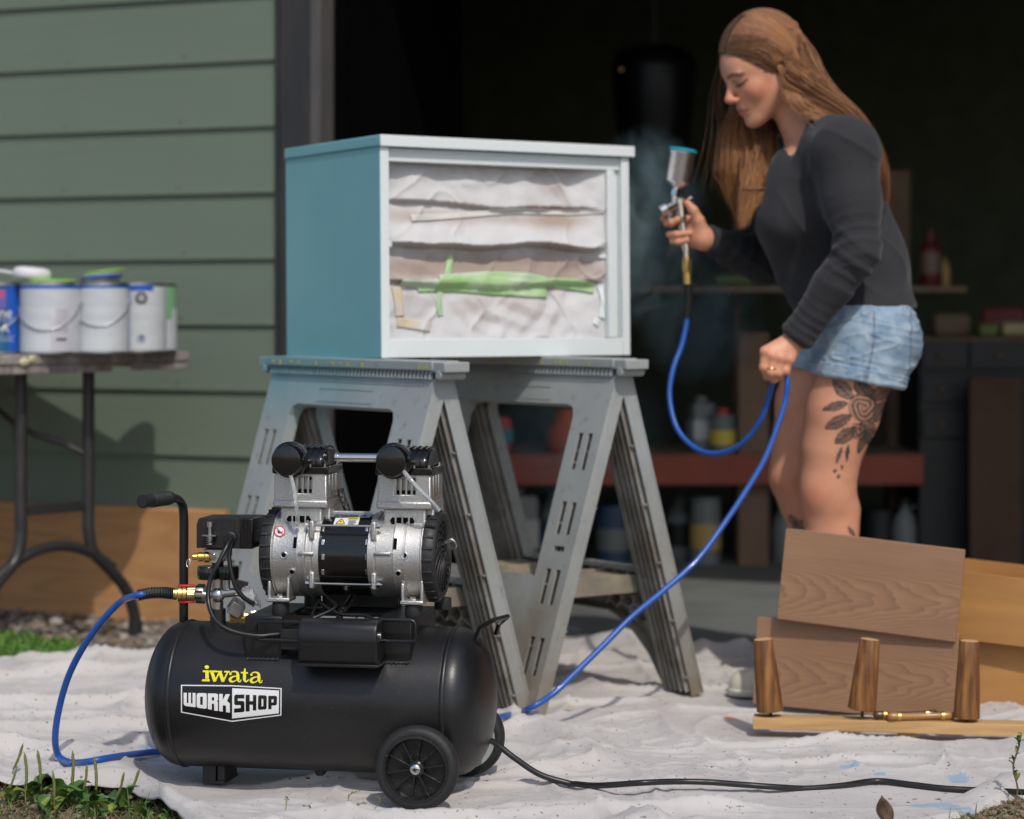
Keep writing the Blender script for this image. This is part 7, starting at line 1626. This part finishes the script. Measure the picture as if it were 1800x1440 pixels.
# crown and back of the head
for i in range(1700):
    s = R.random(); f0 = .0-.06*s; u0 = .135-.02*s; k = 1.01+.025*R.random(); l0 = R.uniform(-.02, .05); pts = arc([(f0, l0*.5, u0), (f0-.045, l0+.02, .085), (-.088, .030+l0*.8, .050)], k)
    o, o2 = R.gauss(0, 1), R.gauss(0, 1)
    for (m_, w_) in zip([(1421, 108, -.045), (1436, 140, -.070), (1458, 170, -.095), (1486, 196, -.12), (1515, 224, -.13), (1542, 270, -.12), (1557, 320+R.uniform(-20, 20), -.085)], [.014, .014, .013, .012, .010, .009, .005]): pts.append(P(*m_)+np.array([o*w_*.5, -abs(o2)*w_*.4, o2*w_*.7]))
    c, tp_ = hcol(); strand(pts, .0008, c, tp_)
# far side, falling in front of the chest
for i in range(1700):
    s = R.random(); fs_ = .082*(1-s)-.03*s; us_ = .075*(1-s)+.136*s; k = 1.01+.025*R.random(); l0 = R.uniform(.006, .019)
    pts = arc([(fs_, l0, us_), (fs_*.9, -.02, us_), (fs_*.8, -.05, us_*.88), (.045, -.078, .03), (.03, -.080, -.02)], k)
    e = R.random(); g1, g2 = R.gauss(0, 1), R.gauss(0, 1); x0 = 1270+72*e; L = 345+50*math.exp(-((x0-1308)/22)**2)+R.uniform(-55, 14); dy = .075-.09*e
    pts += [P(1288+30*e+g1*5, 205, .092+g2*.012), P(1276+52*e+g1*7, 250, .080-.03*e+g2*.014), P(1272+64*e+g1*7, 295, .065-.06*e+g2*.014), P(x0+g1*6, (295+L)/2, dy+g2*.012), P(x0+g1*4+(1302-x0)*.35, L, dy-.01+g2*.006)]
    c, tp_ = hcol(); strand(pts, .0008, c, (tp_[0]*1.15, tp_[1]*1.2, tp_[2]))
for i in range(1500):                                   # the lock nearest her throat, over the sweater
    e = R.random(); g1, g2 = R.gauss(0, 1), R.gauss(0, 1); pts = [onskull(-.02, -.080, -.02, 1.02), P(1345+g1*6, 205, .085)]
    x0 = 1312+36*e; L = 345+48*math.exp(-((x0-1318)/18)**2)+R.uniform(-60, 12)
    pts += [P(1338+g1*9+10*(e-.5), 245, .058+g2*.012), P(1334+g1*9+22*(e-.5), 285, .012+g2*.012), P(x0+g1*6, 325, -.045+g2*.008), P(x0-6+g1*4, (325+L)/2, -.070+g2*.005), P(x0-12+g1*3, max(L, 332), -.082)]
    c, tp_ = hcol(); strand(pts, .0008, c, (tp_[0]*1.1, tp_[1]*1.15, tp_[2]))
for i in range(9):                                    # flyaways
    pts = [onskull(R.uniform(-.05, .08), R.uniform(-.05, .03), R.uniform(.07, .13), 1.02)]; d0 = np.array([R.gauss(-.01, .02), R.gauss(0, .01), R.gauss(.0, .012)])
    if i < 30: pts += [P(1264, 160, .09)+d0*.4, P(1264, 220, .09)+d0*.6, P(1260, 280, .08)+d0*.8, P(1252, 330, .07)+d0]
    else: pts += [pts[0]+hu*.012+d0*.4, pts[0]-hf*.05+hu*.012+d0]
    strand(pts, .0005, (.3, .15, .07))
Vh = np.concatenate(sv); Qh = np.concatenate(sf); mk('hair_strand_layer', Vh+wroot, Qh, wroot, m_hair, hair, np.concatenate(sc_)[:, :3])['kind'] = 'stuff'
# ---------------------------------------------------------------- paint mist
def mist(name, px, py, D, rx, ry, rz, dens, label):
    dens *= 12.0
    c = at(px, py, D); mb = MB(); mb.sphere((0, 0, 0), (rx, ry, rz), 28)
    t = NT(name); t.t.nodes.remove(t.b); out = [n for n in t.t.nodes if n.type == 'OUTPUT_MATERIAL'][0]
    vol = t.n('VolumePrincipled'); vol.inputs['Color'].default_value = (.55, .80, .86, 1); vol.inputs['Anisotropy'].default_value = .1
    n1 = t.noise(7, det=5, lo=.42, hi=.72, dist=1.2); ln = t.n('VectorMath', operation='LENGTH'); t.l(t.co((1/rx, 1/ry, 1/rz)), ln.inputs[0])
    fall = t.n('MapRange'); fall.inputs['From Min'].default_value = 1; fall.inputs['From Max'].default_value = .15; t.l(ln.outputs['Value'], fall.inputs[0])
    t.l(t.math('MULTIPLY', t.math('MULTIPLY', n1, fall.outputs[0]), dens), vol.inputs['Density']); t.l(vol.outputs[0], out.inputs['Volume'])
    o = obj(name, mb, t.m, None, kind='stuff', label=label, loc=c); return o
mist('paint_mist', 1135, 400, 5.90, .17, .16, .26, 2.2, 'pale teal paint mist between the cabinet and the gun')
mist('paint_mist', 1230, 560, 6.05, .17, .16, .18, 1.3, 'pale teal paint mist drifting below the gun')
mist('paint_mist', 1000, 760, 6.35, .28, .16, .20, .45, 'thin paint mist drifting behind the right sawhorse')
